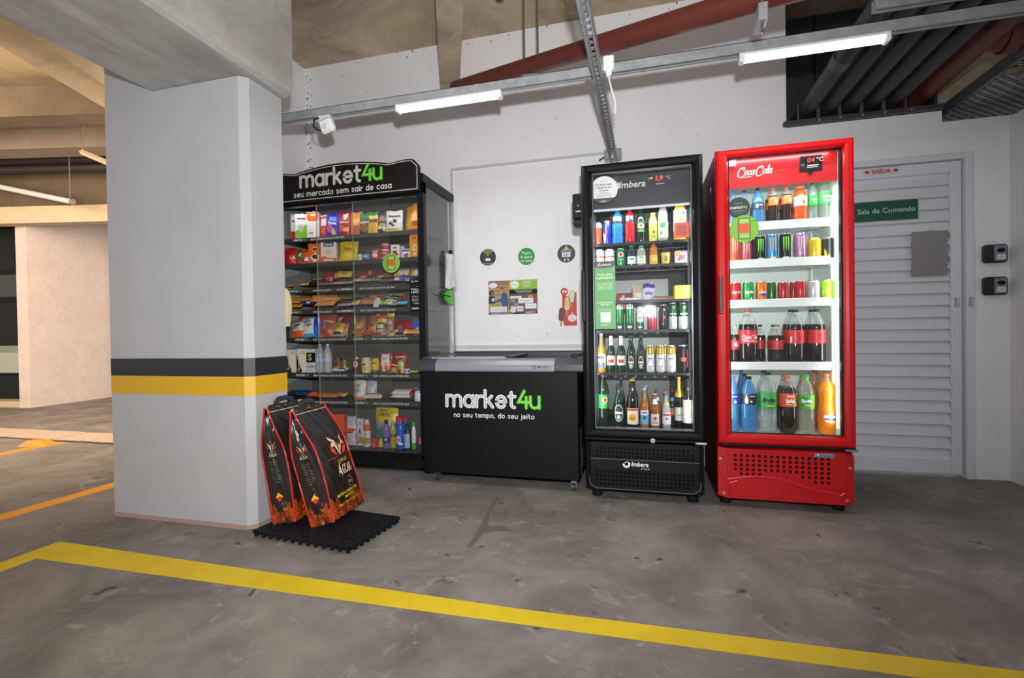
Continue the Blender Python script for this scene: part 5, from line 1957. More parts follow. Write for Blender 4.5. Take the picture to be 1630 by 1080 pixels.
def marks(bb, on, marks_, r, h):
    """marks_: list of tuples drawn in units of r (across) and h (up)"""
    for m_ in marks_:
        lf = .0005
        if not isinstance(m_[-1], str):
            m_, lf = m_[:-1], m_[-1]
        k, c = m_[0], m_[-1] + ':0.45'
        if k == 'txt':
            bb.flat(text_shape(m_[1], m_[2] * r, None, m_[3] * r, m_[4] * h, m_[5] if len(m_) > 6 else .01, m_[6] if len(m_) > 7 else 0), on(.0009), c)
        elif k == 'script':
            for i, s in enumerate(script_shapes(m_[1], m_[3] * r, m_[4] * h, m_[2] * r, .3, .26)):
                bb.flat(s, on(.0009 + i * 4e-5), c)
        elif k == 'ell':
            bb.flat(fine(disc2d(m_[1] * r, m_[2] * h, m_[3] * r, m_[4] * h, 16)), on(lf), c)
        elif k == 'rect':
            bb.flat(fine(rect2d(m_[1] * r, m_[2] * r, m_[3] * h, m_[4] * h)), on(lf), c)
        elif k == 'poly':
            bb.flat(poly2d([(x * r, z * h) for x, z in m_[1]]), on(.0006), c)
        elif k == 'line':
            bb.flat(stroke2d([(x * r, z * h) for x, z in m_[1]], m_[2] * r, None, False), on(.0008), c)
        elif k == 'star':
            P = [((m_[3] if i % 2 else m_[3] * .42) * r * math.cos(math.pi / 2 + math.pi + i * math.pi / 5) + m_[1] * r, (m_[3] if i % 2 else m_[3] * .42) * r * math.sin(math.pi / 2 + math.pi + i * math.pi / 5) + m_[2] * h) for i in range(10)]
            bb.flat(poly2d(P), on(.0009), c)


def bottle(it):
    r, h = it['w'] / 2, it['h']
    t = thing(it['name'], it['label'], it['cat'], (it['x'], it['y'], it['z']), (0, 0, R(it.get('rot', 0))), it['group'])
    sh = it['shape']
    pr = [(a * r, c * h) for a, c in SHAPES[sh]]
    glass, liq, fill = it['body'], it.get('liq'), it.get('fill', .8)
    b_ = MB()
    if liq:
        b_.lathe(pr, glass, 18, [(-1, fill * h, liq)])
    else:
        b_.lathe(pr, glass, 18)
    b_.build('body', t)
    if it.get('label_band'):
        z0, z1, c = it['label_band']
        b_ = MB()
        b_.lathe([(r * 1.0, z0 * h), (r * 1.018, z0 * h), (r * 1.018, z1 * h), (r * 1.0, z1 * h)], c + ':0.4', 18)
        if it.get('marks'):
            marks(b_, wrap(r * 1.02 + .0008, h), it['marks'], r, h)
        b_.build('label_sleeve', t)
    elif it.get('marks'):
        b_ = MB()
        marks(b_, wrap(r * 1.01 + .0008, h), it['marks'], r, h)
        b_.build('front_label', t)
    if it.get('neck_band'):
        z0, z1, c = it['neck_band']
        b_ = MB()
        P = [p for p in SHAPES[sh] if z0 <= p[1] <= z1]
        rr = lambda zz_: next((a[0] + (b2[0] - a[0]) * (zz_ - a[1]) / max(1e-6, b2[1] - a[1]) for a, b2 in zip(SHAPES[sh], SHAPES[sh][1:]) if a[1] <= zz_ <= b2[1]), .4)
        zs = [z0] + [p[1] for p in P] + [z1]
        b_.lathe([(rr(q) * r * 1.05 + .0006, q * h) for q in zs], c, 16)
        b_.build('neck_foil', t)
    if it.get('cap') and sh in NECK:
        zc, rc = NECK[sh]
        b_ = MB()
        cr = rc * r * it.get('capk', 1)
        b_.lathe([(cr, zc * h), (cr * 1.04, (zc + .008) * h), (cr, h * .995), (cr * .85, h), (0, h)], it['cap'] + ':0.4', 16)
        b_.build('cap', t)
    if sh == 'squeeze':
        b_ = MB()
        b_.lathe([(0, 0), (r * .8, 0), (r * .82, .15 * h), (r * .7, .16 * h)], it['cap'] + ':0.4', 16)
        b_.build('cap', t)
    return t


def can(it):
    r, h = it['w'] / 2, it['h']
    t = thing(it['name'], it['label'], it['cat'], (it['x'], it['y'], it['z']), (0, 0, R(it.get('rot', 0))), it['group'])
    pr = [(a * r, c * h) for a, c in SHAPES['can']]
    b_ = MB()
    bands = [(z0 * h, z1 * h, c + ':0.28:0.3') for z0, z1, c in it.get('bands', ())]
    b_.lathe(pr, it['body'] + ':0.28:0.3', 18, bands)
    b_.build('body', t)
    b_ = MB()
    b_.lathe([(.86 * r, .965 * h), (.88 * r, .985 * h), (.86 * r, h), (.81 * r, h), (.79 * r, .975 * h), (0, .975 * h)], 'c9ccd0:0.25:0.8', 18)
    b_.build('rim', t)
    if it.get('marks'):
        b_ = MB()
        marks(b_, wrap(r + .0006, h), it['marks'], r, h)
        b_.build('print', t)
    return t


def region(base, spec):
    def f(u, v):
        c = base
        for s in spec:
            k = s[0]
            if k == 'band' and s[1] <= v <= s[2]:
                c = s[3]
            elif k == 'ell' and ((u - s[1]) / s[3]) ** 2 + ((v - s[2]) / s[4]) ** 2 <= 1:
                c = s[5]
            elif k == 'rect' and s[1] <= u <= s[2] and s[3] <= v <= s[4]:
                c = s[5]
            elif k == 'diag' and s[1] <= v + s[3] * u <= s[2]:
                c = s[4]
        return c + ':' + s_r
    s_r = '0.38'
    return f


def pack_text(bb, it, fn, w, h):
    for m_ in it.get('txt', ()):
        s, wd, cx, cz, c = m_[:5]
        sh = text_shape(s, wd * w, m_[5] * h if len(m_) > 5 else None, cx * w, cz * h, .02)
        if len(m_) > 6:        # upright word turned a quarter
            sh = ([(cx * w - (z_ - cz * h), cz * h + (x - cx * w)) for x, z_ in sh[0]], sh[1])
        bb.flat(sh, fn, c + ':0.4')


def pouch(it):
    """standing or leaning soft pack with a flat seal at the top"""
    w, h = it['w'], it['h']
    T_ = it.get('t', min(.05, w * .45))
    t = thing(it['name'], it['label'], it['cat'], (it['x'], it['y'], it['z']), (R(-it.get('lean', 6)), R(it.get('roll', 0)), R(it.get('rot', 0))), it['group'])
    ph = random.uniform(0, 6)

    def thick(u, v):
        e = (1 - abs(2 * u - 1) ** 2.6)
        prof = (1 - max(0, (v - .45) / .55) ** 1.6) * min(1, .55 + v * 3)
        if it.get('pillow'):
            prof = max(0, math.sin(math.pi * min(1, max(0, (v - .04) / .92)))) ** .6
        return T_ / 2 * e * prof + .0015

    def wob(u, v):
        return .0025 * math.sin(u * 15 + v * 9 + ph) * math.sin(v * 13 + ph)

    def side(s):
        def fn(u, v):
            q = thick(u, v)
            ww = w * (1 - .06 * math.sin(v * math.pi)) if it.get('pillow') else w * (1 - .03 * v)
            return ((u - .5) * ww * s, -s * q - (wob(u, v) if s > 0 else 0), v * h + .004 * math.sin(u * 7 + ph) * v)
        return fn
    col = region(it['c'], it.get('reg', ()))
    b_ = MB()
    b_.grid(side(1), 10, 12, col, True)
    b_.grid(side(-1), 6, 8, it['c'] + ':0.38', True)
    b_.build('pack', t, sharp=60)
    if it.get('txt'):
        b_ = MB()
        F1 = side(1)

        def fn(x, z_):
            u, v = min(1, max(0, x / w + .5)), min(1, max(0, z_ / h))
            p = F1(u, v)
            return (p[0], p[1] - .003, p[2])
        pack_text(b_, it, fn, w, h)
        b_.build('print', t)
    return t


def box(it):
    """carton with printed front; some have a screw cap or a sloping top"""
    w, h = it['w'], it['h']
    d = it.get('d', min(.06, w))
    t = thing(it['name'], it['label'], it['cat'], (it['x'], it['y'], it['z']), (0, 0, R(it.get('rot', 0))), it['group'])
    b_ = MB()
    b_.box(-w / 2, w / 2, -d / 2, d / 2, 0, h, it.get('side', it['c']) + ':0.45', .002)
    b_.build('carton', t)
    b_ = MB()
    b_.grid(lambda u, v: ((u - .5) * (w - .004), -d / 2 - .0006, .002 + v * (h - .004)), 12, 14, region(it['c'], it.get('reg', ())))
    if it.get('txt'):
        pack_text(b_, it, lambda x, z_: (x, -d / 2 - .0014, z_), w, h)
    b_.build('front_print', t)
    b_ = MB()
    if it.get('cap'):
        b_.lathe([(.010, 0), (.0105, .008), (.009, .012), (0, .012)], it['cap'] + ':0.4', 14, T=Matrix.Translation((0, 0, h)))
        b_.build('cap', t)
    elif it.get('flap'):
        b_.add([(-w / 2, -d / 2, h), (w / 2, -d / 2, h), (w / 2, 0, h + .02), (-w / 2, 0, h + .02), (-w / 2, d / 2, h), (w / 2, d / 2, h)],
               [(0, 1, 2, 3), (3, 2, 5, 4), (0, 3, 4), (1, 5, 2)], it['c'] + ':0.45')
        b_.build('flap', t)
    return t


def packet(it):
    """flow-wrapped bar or bag lying on the shelf, crimped at both ends"""
    w, l, T_ = it['w'], it['l'], it.get('t', .02)
    t = thing(it['name'], it['label'], it['cat'], (it['x'], it['y'], it['z']), (R(it.get('tilt', 30)), R(it.get('roll', 0)), R(it.get('rot', 0))), it['group'])
    ph = random.uniform(0, 6)

    def top(s):
        def fn(u, v):
            e = min(1, u / .09, (1 - u) / .09)
            q = (T_ / 2) * (1 - abs(2 * v - 1) ** 2.5) * max(0, e) ** .5 + .0008
            return ((u - .5) * w * s, (v - .5) * l * (1 - .05 * e), s * (q + .0012 * math.sin(u * 21 + ph) * e) + T_ / 2 + .001)
        return fn
    b_ = MB()
    b_.grid(top(1), 14, 6, region(it['c'], it.get('reg', ())), True)
    b_.grid(top(-1), 8, 4, it['c'] + ':0.38', True)
    b_.build('wrapper', t, sharp=60)
    if it.get('txt'):
        F1 = top(1)
        b_ = MB()

        def fn(x, z_):
            p = F1(min(1, max(0, x / w + .5)), min(1, max(0, z_ / l)))
            return (p[0], p[1], p[2] + .0025)
        pack_text(b_, it, fn, w, l)
        b_.build('print', t)
    return t


KINDS = {'bottle': bottle, 'can': can, 'pouch': pouch, 'box': box, 'packet': packet}
COLA, TEA, CLEAR = '1c0d08:0.12', '25100a:0.12', 'clear:e8f2f0:0.10'
def goods(group, rows):
    for kind, name, label, cat, x, y, z, w, h, kw in rows:
        KINDS[kind](dict(kw, name=name, label=label, cat=cat, group=group, x=x, y=y, z=z, w=w, h=h))


goods('bottles on the red fridge top shelf', [
('bottle','water_bottle','blue water bottle with a bright blue cap half hidden by the dark round sticker','bottle',.511,3.155,1.607,.047,.218,dict(shape='water',body='clear:5f9fd0:0.35',cap='3a5fd0',label_band=(.42,.62,'3558c8'))),
('bottle','water_bottle','water bottle with a black cap behind the dark round sticker of the red fridge','bottle',.575,3.155,1.607,.046,.208,dict(shape='water',body='clear:5f9fd0:0.35',cap='1b1b20',label_band=(.42,.62,'26323c'))),
('bottle','water_bottle','dark capped blue water bottle on the red fridge top shelf beside the round sticker','bottle',.647,3.155,1.607,.063,.215,dict(shape='water',body='clear:3f8fc8:0.5',cap='16181d',label_band=(.4,.6,'1f3550'),marks=[('ell',-.3,.5,.22,.055,'f2f4f6'),('rect',.05,.6,.51,.53,'dfe8ee')])),
('bottle','tea_bottle','orange capped cola-dark tea bottle behind the one next to the water on the top shelf','bottle',.733,3.24,1.607,.059,.217,dict(label_band=(.46,.66,'c4521f'),shape='soda',body='clear:e6dccf:0.12',liq='25100a:0.12',fill=.76,cap='e8571f')),
('bottle','tea_bottle','dark tea bottle with orange label standing next to the blue water bottle','bottle',.729,3.155,1.607,.054,.213,dict(label_band=(.5,.72,'ea6a1e'),marks=[('rect',.1,.7,.6,.64,'f4e2d2'),('rect',.1,.6,.55,.575,'f4e2d2')],shape='soda',body='clear:e6dccf:0.12',liq='25100a:0.12',fill=.76,cap='e8571f')),
('bottle','tea_bottle','orange capped dark tea bottle standing behind the pair of front tea bottles','bottle',.804,3.24,1.607,.05,.218,dict(label_band=(.46,.66,'c4521f'),shape='soda',body='clear:e6dccf:0.12',liq='25100a:0.12',fill=.76,cap='e8571f')),
('bottle','tea_bottle','dark tea bottle with orange label standing next to the orange drink','bottle',.8,3.155,1.607,.056,.217,dict(label_band=(.5,.72,'ea6a1e'),marks=[('rect',.1,.7,.6,.64,'f4e2d2'),('rect',.1,.6,.55,.575,'f4e2d2')],shape='soda',body='clear:e6dccf:0.12',liq='25100a:0.12',fill=.76,cap='e8571f')),
('bottle','sport_drink_bottle','orange sport drink bottle half hidden behind the one with the silver label','bottle',.877,3.24,1.607,.055,.205,dict(shape='sport',body='d9480f:0.15',cap='e8621f',capk=1.5)),
('bottle','sport_drink_bottle','orange sport drink bottle with a silver and white label on the top shelf','bottle',.868,3.155,1.607,.073,.206,dict(shape='sport',body='dd4a0d:0.12',cap='ec6a22',capk=1.6,label_band=(.44,.7,'b9b4b2'),marks=[('txt','G',.55,.25,.5,.06,.2,'c8401a'),('rect',-.5,-.15,.47,.66,'f1eeec')])),
('bottle','soda_bottle','clear lemon soda bottle with dark green cap beside the orange sport drink','bottle',.933,3.155,1.607,.052,.222,dict(label_band=(.4,.66,'1f9c34'),marks=[('txt','Sprite',1.2,.1,.53,.06,.2,'e9f6ea'),('rect',-.1,.6,.46,.49,'cfeec4')],shape='soda',body='clear:cfe6d6:0.10',cap='2f7a24')),
('bottle','soda_bottle','clear lemon soda bottle with a light green label at the end of the top shelf','bottle',.992,3.155,1.607,.064,.224,dict(label_band=(.42,.72,'35b548'),marks=[('txt','Sprite',1.25,0,.57,.06,.2,'f2faf0'),('rect',-.4,.5,.48,.51,'cfeec4')],shape='soda',body='clear:cfe6d6:0.10',cap='6cc030')),
])
goods('cans on the second shelf of the red fridge', [
('can','energy_can','orange red energy can under the green round sticker','can',.519,3.15,1.392,.059,.16,dict(body='d8502c',bands=[(0,.08,'c9c4c0')],marks=[('poly',[(-.55,.86),(-.31,.86),(-.35,.5),(-.49,.32),(-.53,.6)],'e9b8a0'),('poly',[(-.14,.86),(.1,.86),(.06,.5),(-.08,.32),(-.12,.6)],'e9b8a0'),('poly',[(.26,.86),(.5,.86),(.46,.5),(.32,.32),(.28,.6)],'e9b8a0')])),
('can','energy_can','pale red energy can beside the orange red one','can',.581,3.15,1.392,.056,.139,dict(body='c8505c',bands=[(0,.08,'c9c4c0')],marks=[('poly',[(-.55,.86),(-.31,.86),(-.35,.5),(-.49,.32),(-.53,.6)],'e5b4b8'),('poly',[(-.14,.86),(.1,.86),(.06,.5),(-.08,.32),(-.12,.6)],'e5b4b8'),('poly',[(.26,.86),(.5,.86),(.46,.5),(.32,.32),(.28,.6)],'e5b4b8')])),
('can','energy_can','dark plum energy can half hidden between pale red and black cans','can',.622,3.225,1.392,.043,.154,dict(body='4a1a30')),
('can','energy_can','black energy can with green claw marks beside the pale red one','can',.656,3.15,1.392,.055,.153,dict(body='14161a',marks=[('poly',[(-.55,.86),(-.31,.86),(-.35,.5),(-.49,.32),(-.53,.6)],'7fdc3a'),('poly',[(-.14,.86),(.1,.86),(.06,.5),(-.08,.32),(-.12,.6)],'7fdc3a'),('poly',[(.26,.86),(.5,.86),(.46,.5),(.32,.32),(.28,.6)],'7fdc3a'),('rect',-.6,.6,.08,.14,'c9cccb')])),
('can','energy_can','bright blue energy can with orange claw marks on the second shelf','can',.719,3.15,1.392,.062,.157,dict(body='2a86c4',marks=[('poly',[(-.55,.86),(-.31,.86),(-.35,.5),(-.49,.32),(-.53,.6)],'d9a54a'),('poly',[(-.14,.86),(.1,.86),(.06,.5),(-.08,.32),(-.12,.6)],'d9a54a'),('poly',[(.26,.86),(.5,.86),(.46,.5),(.32,.32),(.28,.6)],'d9a54a'),('rect',-.5,.5,.1,.16,'e8c25a')])),
('can','energy_can','black energy can with green claw marks beside the mauve one','can',.787,3.15,1.392,.059,.157,dict(body='14161a',marks=[('poly',[(-.55,.86),(-.31,.86),(-.35,.5),(-.49,.32),(-.53,.6)],'7fdc3a'),('poly',[(-.14,.86),(.1,.86),(.06,.5),(-.08,.32),(-.12,.6)],'7fdc3a'),('poly',[(.26,.86),(.5,.86),(.46,.5),(.32,.32),(.28,.6)],'7fdc3a'),('rect',-.6,.6,.08,.14,'c9cccb')])),
('can','energy_can','mauve energy can with silver claw marks on the second shelf','can',.864,3.15,1.392,.063,.155,dict(body='a8789e',marks=[('poly',[(-.55,.86),(-.31,.86),(-.35,.5),(-.49,.32),(-.53,.6)],'d8bcd2'),('poly',[(-.14,.86),(.1,.86),(.06,.5),(-.08,.32),(-.12,.6)],'d8bcd2'),('poly',[(.26,.86),(.5,.86),(.46,.5),(.32,.32),(.28,.6)],'d8bcd2'),('rect',-.6,.6,.1,.15,'6e4a70')])),
('can','tonic_can','all yellow tonic can on the second shelf','can',.936,3.15,1.392,.066,.12,dict(body='e0b90f',marks=[('line',[(-.6,.35),(0,.42),(.6,.52)],.12,'6d5a10'),('ell',0,.66,.3,.04,'c8a010')])),
('can','tonic_can','black and yellow tonic can at the end of the second shelf','can',1.006,3.15,1.392,.065,.117,dict(body='26262a',bands=[(0,.2,'26262a')],marks=[('poly',[(-.85,.12),(-.2,.12),(.8,.55),(.8,.8),(-.85,.45)],'e3bd18'),('line',[(-.5,.38),(.6,.62)],.12,'3a3312')])),
])
goods('cans on the third shelf of the red fridge', [
('can','soda_can','red cola can with white script at the start of the third shelf','can',.523,3.15,1.163,.059,.115,dict(body='cf1a20',marks=[('script','Coca-Cola',1.7,0,.46,'f4f0ee')])),
('can','soda_can','bright green lemon soda can with white lettering on the third shelf','can',.591,3.15,1.163,.059,.117,dict(body='1ca24a',marks=[('txt','Sprite',1.7,0,.42,.05,.2,'f0f8f0'),('ell',.35,.16,.16,.05,'e8f4e8')])),
('can','soda_can','orange soda can with white and blue fruit lettering on the third shelf','can',.661,3.15,1.163,.059,.117,dict(body='e07a1c',marks=[('ell',.2,.34,.6,.09,'2a4aa8'),('txt','FANTA',1.3,.1,.4,.06,0,'f4f4f6')])),
('can','soda_can','dark green soda can partly hidden behind the orange can','can',.728,3.21,1.163,.049,.115,dict(body='157a36',marks=[('txt','Sprite',1.5,.1,.42,.05,.2,'0f5a28')])),
('can','soda_can','plain deep red cola can beside the dark green can','can',.775,3.15,1.163,.057,.108,dict(body='a8121a',marks=[('line',[(-.5,.2),(.3,.4),(.7,.8)],.06,'c93a3e')])),
('can','soda_can','deep red cola can peeping out between two other red cans','can',.847,3.225,1.163,.04,.113,dict(body='b0131b')),
('can','soda_can','plain deep red cola can beside the silver and orange tonic can','can',.864,3.15,1.163,.058,.111,dict(body='b3141c',marks=[('line',[(-.5,.2),(.3,.4),(.7,.8)],.06,'c93a3e')])),
('can','tonic_can','silver and orange citrus tonic can on the third shelf','can',.929,3.15,1.163,.065,.111,dict(body='b9bcbc',marks=[('poly',[(-.9,0),(.9,0),(.9,.36),(-.9,.1)],'58b53a'),('poly',[(-.9,.12),(.9,.4),(.9,.64),(-.9,.36)],'e09a1e'),('line',[(-.5,.28),(.5,.46)],.1,'7a3a1a')])),
('can','tonic_can','lime green and yellow citrus tonic can at the end of the third shelf','can',1,3.15,1.163,.066,.111,dict(body='9ccf2a',marks=[('poly',[(-.9,.2),(.9,.42),(.9,.62),(-.9,.4)],'dfb51e'),('line',[(-.5,.34),(.5,.48)],.1,'a05a1a')])),
])
goods('cola bottles on the fourth shelf of the red fridge', [
('bottle','cola_bottle','small cola bottle with a bright green cap at the start of the fourth shelf','bottle',.517,3.155,.803,.054,.23,dict(shape='soda',fill=.74,cap='6cc236',label_band=(.36,.6,'cf1f22'),marks=[('ell',.1,.49,.5,.06,'f0e6e4'),('ell',.3,.5,.16,.04,'c8382e')],body='clear:e4efec:0.10',liq='180b08:0.1')),
('bottle','cola_bottle','big cola bottle with a red cap and white script label','bottle',.588,3.155,.803,.102,.316,dict(shape='big',fill=.725,cap='d8322e',label_band=(.37,.62,'d31d22'),marks=[('script','Coca-Cola',1.8,0,.46,'f6f2f0'),('rect',-.7,.8,.405,.42,'f0e4e2')],body='clear:e4efec:0.10',liq='180b08:0.1')),
('bottle','cola_bottle','small black capped cola bottle behind the big red capped one','bottle',.671,3.24,.803,.058,.226,dict(shape='soda',fill=.72,cap='1c1c20',label_band=(.36,.6,'b01722'),body='clear:e4efec:0.10',liq='180b08:0.1')),
('bottle','cola_bottle','small black capped cola bottle behind the green capped one','bottle',.742,3.24,.803,.063,.224,dict(shape='soda',fill=.72,cap='1c1c20',label_band=(.36,.6,'b01722'),body='clear:e4efec:0.10',liq='180b08:0.1')),
('bottle','cola_bottle','small cola bottle with a leaf green cap in the middle of the fourth shelf','bottle',.741,3.155,.803,.073,.224,dict(shape='soda',fill=.72,cap='3f9a2a',label_band=(.36,.6,'c01a22'),marks=[('rect',-.5,-.45,.38,.58,'d04046')],body='clear:e4efec:0.10',liq='180b08:0.1')),
('bottle','cola_bottle','big black capped cola bottle standing behind the bar-coded big one','bottle',.848,3.265,.803,.103,.313,dict(shape='big',fill=.725,cap='1c1c20',label_band=(.37,.62,'b8181f'),body='clear:e4efec:0.10',liq='180b08:0.1')),
('bottle','cola_bottle','big black capped cola bottle with a white bar code on its red label','bottle',.837,3.155,.803,.091,.307,dict(shape='big',fill=.72,cap='1c1c20',label_band=(.37,.62,'d31d22'),marks=[('rect',-.82,-.6,.39,.5,'e9e4e2'),('rect',.1,.8,.42,.56,'bb1820')],body='clear:e4efec:0.10',liq='180b08:0.1')),
('bottle','cola_bottle','big black capped cola bottle behind the last one of the fourth shelf','bottle',.955,3.265,.803,.087,.31,dict(shape='big',fill=.725,cap='1c1c20',label_band=(.37,.62,'b8181f'),body='clear:e4efec:0.10',liq='180b08:0.1')),
('bottle','cola_bottle','big black capped cola bottle at the end of the fourth shelf','bottle',.946,3.155,.803,.089,.307,dict(shape='big',fill=.72,cap='1c1c20',label_band=(.37,.62,'d31d22'),marks=[('rect',0,.7,.45,.57,'bb1820')],body='clear:e4efec:0.10',liq='180b08:0.1')),
])
goods('big bottles on the floor of the red fridge', [
('bottle','water_bottle','water bottle with blue label and blue cap beside the red door frame','bottle',.504,3.155,.403,.065,.323,dict(shape='water',body='clear:5fa6e0:0.35',cap='4a78e0',label_band=(.5,.68,'2a4fd0'),marks=[('rect',-.4,.6,.63,.645,'dfe8f8'),('ell',.2,.54,.22,.03,'e8f0fa')])),
('bottle','water_bottle','blue capped water bottle at the back of the fridge floor row','bottle',.591,3.395,.403,.056,.344,dict(shape='water',body='clear:2f77b8:0.6',cap='1f4aa0')),
('bottle','water_bottle','black capped water bottle behind the one with the white drop','bottle',.585,3.255,.403,.061,.33,dict(shape='water',body='clear:2f77b8:0.6',cap='16181d')),
('bottle','water_bottle','blue water bottle with a black label and a white drop','bottle',.588,3.155,.403,.086,.323,dict(shape='water',body='clear:4f9fdc:0.38',cap='16181d',label_band=(.5,.685,'16222c'),marks=[('poly',[(-.45,.7),(-.25,.59),(-.45,.5),(-.65,.59)],'f4f7f8'),('ell',-.45,.565,.22,.05,'f4f7f8'),('ell',.15,.555,.14,.02,'d9e6ee'),('rect',0,.7,.64,.655,'c8d6de')])),
('bottle','soda_bottle','big clear lemon soda bottle behind the one with the wide green label','bottle',.698,3.275,.403,.088,.347,dict(shape='big',body='clear:cfe2da:0.12',cap='1a1c1f')),
('bottle','soda_bottle','big clear lemon soda bottle with black cap and wide green label','bottle',.689,3.155,.403,.101,.346,dict(shape='big',body='clear:dbeae4:0.12',cap='1a1c1f',label_band=(.41,.665,'1fa23c'),marks=[('txt','Sprite',1.5,-.05,.52,.1,.2,'0f2a18'),('rect',-.3,.5,.445,.465,'b9e03a')])),
('bottle','tea_bottle','orange capped dark tea bottle behind the one with the orange label','bottle',.805,3.27,.403,.081,.322,dict(shape='big',body='clear:d8cfc4:0.12',liq='2a130c:0.12',fill=.8,cap='d9531f')),
('bottle','tea_bottle','big dark tea bottle with an orange label and orange cap','bottle',.795,3.155,.403,.09,.324,dict(shape='big',body='clear:e0d6c8:0.12',liq='22100b:0.1',fill=.8,cap='e8601f',label_band=(.47,.705,'e0521a'),marks=[('txt','leão',1,.1,.55,.08,0,'f4f0ea'),('txt','matte',.8,.1,.645,.05,0,'f4e4d6'),('rect',.5,.9,.49,.55,'a6c82a'),('rect',-.5,.3,.51,.525,'f0d8c4')])),
('bottle','soda_bottle','green capped lemon soda bottle behind the one with the pale green label','bottle',.901,3.27,.403,.073,.32,dict(shape='big',body='clear:b8a58a:0.4',cap='3f9a2a')),
('bottle','soda_bottle','big clear lemon soda bottle with pale green label and light green cap','bottle',.89,3.155,.403,.083,.323,dict(shape='juice',body='clear:d9e4d6:0.16',cap='5fc03a',capk=.62,label_band=(.44,.69,'5fae3a'),marks=[('txt','Sprite',1.4,-.2,.56,.07,.2,'f2f8ee'),('ell',-.45,.57,.7,.09,'2f9a3a',.0004),('rect',-.5,.3,.5,.52,'d9eec4')])),
('bottle','soda_bottle','orange soda bottle at the very back with pale top','bottle',1.008,3.415,.403,.07,.346,dict(shape='fanta',body='clear:d8a878:0.5',liq='c8701f:0.15',fill=.72,cap='e2571c')),
('bottle','soda_bottle','orange soda bottle directly behind the full front orange one','bottle',1.009,3.28,.403,.068,.342,dict(shape='fanta',body='clear:d8a878:0.4',liq='d0731c:0.15',fill=.78,cap='e8601f')),
('bottle','soda_bottle','big bright orange soda bottle with fruit label at the end of the fridge floor','bottle',.995,3.155,.403,.097,.34,dict(shape='fanta',body='clear:f0b080:0.3',liq='f0800c:0.1',fill=.86,cap='f0742a',label_band=(.18,.4,'ef7d12'),marks=[('ell',.2,.285,.62,.055,'2c3aa0'),('txt','FANTA',1.25,0,.285,.1,0,'f6f6f8'),('ell',.15,.225,.5,.02,'f6c02a'),('ell',-.3,.23,.25,.015,'f2f0ee')])),
])
goods('drinks on the black fridge top shelf', [
('can','energy_can','slim orange and silver energy can at the start of the black fridge top shelf','can',-.275,3.15,1.542,.052,.144,dict(body='e0502a',bands=[(.78,1,'b9c4c2'),(0,.06,'b8b8b8')],rot=-4)),
('can','energy_can','slim blue and silver energy can on the black fridge top shelf','can',-.218,3.15,1.542,.05,.15,dict(body='2236c8',marks=[('poly',[(-.9,.1),(-.3,.1),(.7,.95),(0,.95),(-.9,.5)],'b9bfcc'),('ell',0,.55,.4,.07,'d0382c')],rot=-4)),
('bottle','sport_drink_bottle','bright blue sport drink bottle with a black label','bottle',-.153,3.15,1.542,.069,.226,dict(shape='sport',body='1f6fc0:0.12',cap='1a1c22',label_band=(.56,.76,'1c2634'),marks=[('rect',-.75,.75,.64,.74,'d8dee4'),('txt','POWER',1.1,0,.66,.05,0,'2a3444')],rot=0)),
('bottle','sport_drink_bottle','red sport drink bottle with a black and white label','bottle',-.079,3.15,1.542,.063,.225,dict(shape='sport',body='a81622:0.12',cap='1a1c22',label_band=(.56,.76,'2a1a20'),marks=[('rect',-.7,-.15,.62,.75,'ece6e6'),('rect',.15,.55,.66,.74,'d8d0d0')],rot=0)),
('bottle','soda_bottle','dark guarana soda bottle with green cap and red fruit on the label','bottle',-.013,3.15,1.542,.053,.223,dict(shape='soda',body='12241a:0.12',cap='2a9a4c',label_band=(.3,.6,'1c4a26'),marks=[('ell',0,.47,.72,.075,'e8eee4'),('ell',0,.475,.36,.05,'c02a26'),('rect',-.6,.6,.31,.36,'58b83a')],rot=2)),
('bottle','juice_bottle','olive yellow juice bottle without a see-through part','bottle',.059,3.15,1.542,.051,.182,dict(shape='juice',body='b3ad4a:0.35',cap='b9b35a',capk=1.1,marks=[('ell',.1,.34,.35,.06,'6a5a2a'),('rect',-.5,.5,.16,.24,'8a8436'),('rect',-.3,.5,.62,.66,'d8d28a')],rot=4)),
('bottle','juice_bottle','clear coconut water bottle with a tall green cap','bottle',.117,3.15,1.542,.06,.237,dict(shape='juice',body='clear:c9d0c4:0.3',cap='2f9a4a',label_band=(.1,.52,'c9d2b4'),marks=[('rect',-.65,.35,.36,.48,'2f7a46'),('ell',.1,.2,.7,.1,'d9d0a4',.0004),('ell',-.5,.22,.3,.05,'3c8a3a')],rot=5)),
('bottle','juice_bottle','tall yellow orange juice bottle with a green cap behind the red square sticker','bottle',.217,3.15,1.542,.077,.25,dict(shape='juice',body='f0b80c:0.15',cap='3fb04a',capk=.95,label_band=(.24,.74,'eeeeea'),marks=[('txt',"Prat's",1.3,-.1,.62,.08,.15,'24407a'),('ell',0,.5,.45,.05,'f0b01c')],rot=8)),
])
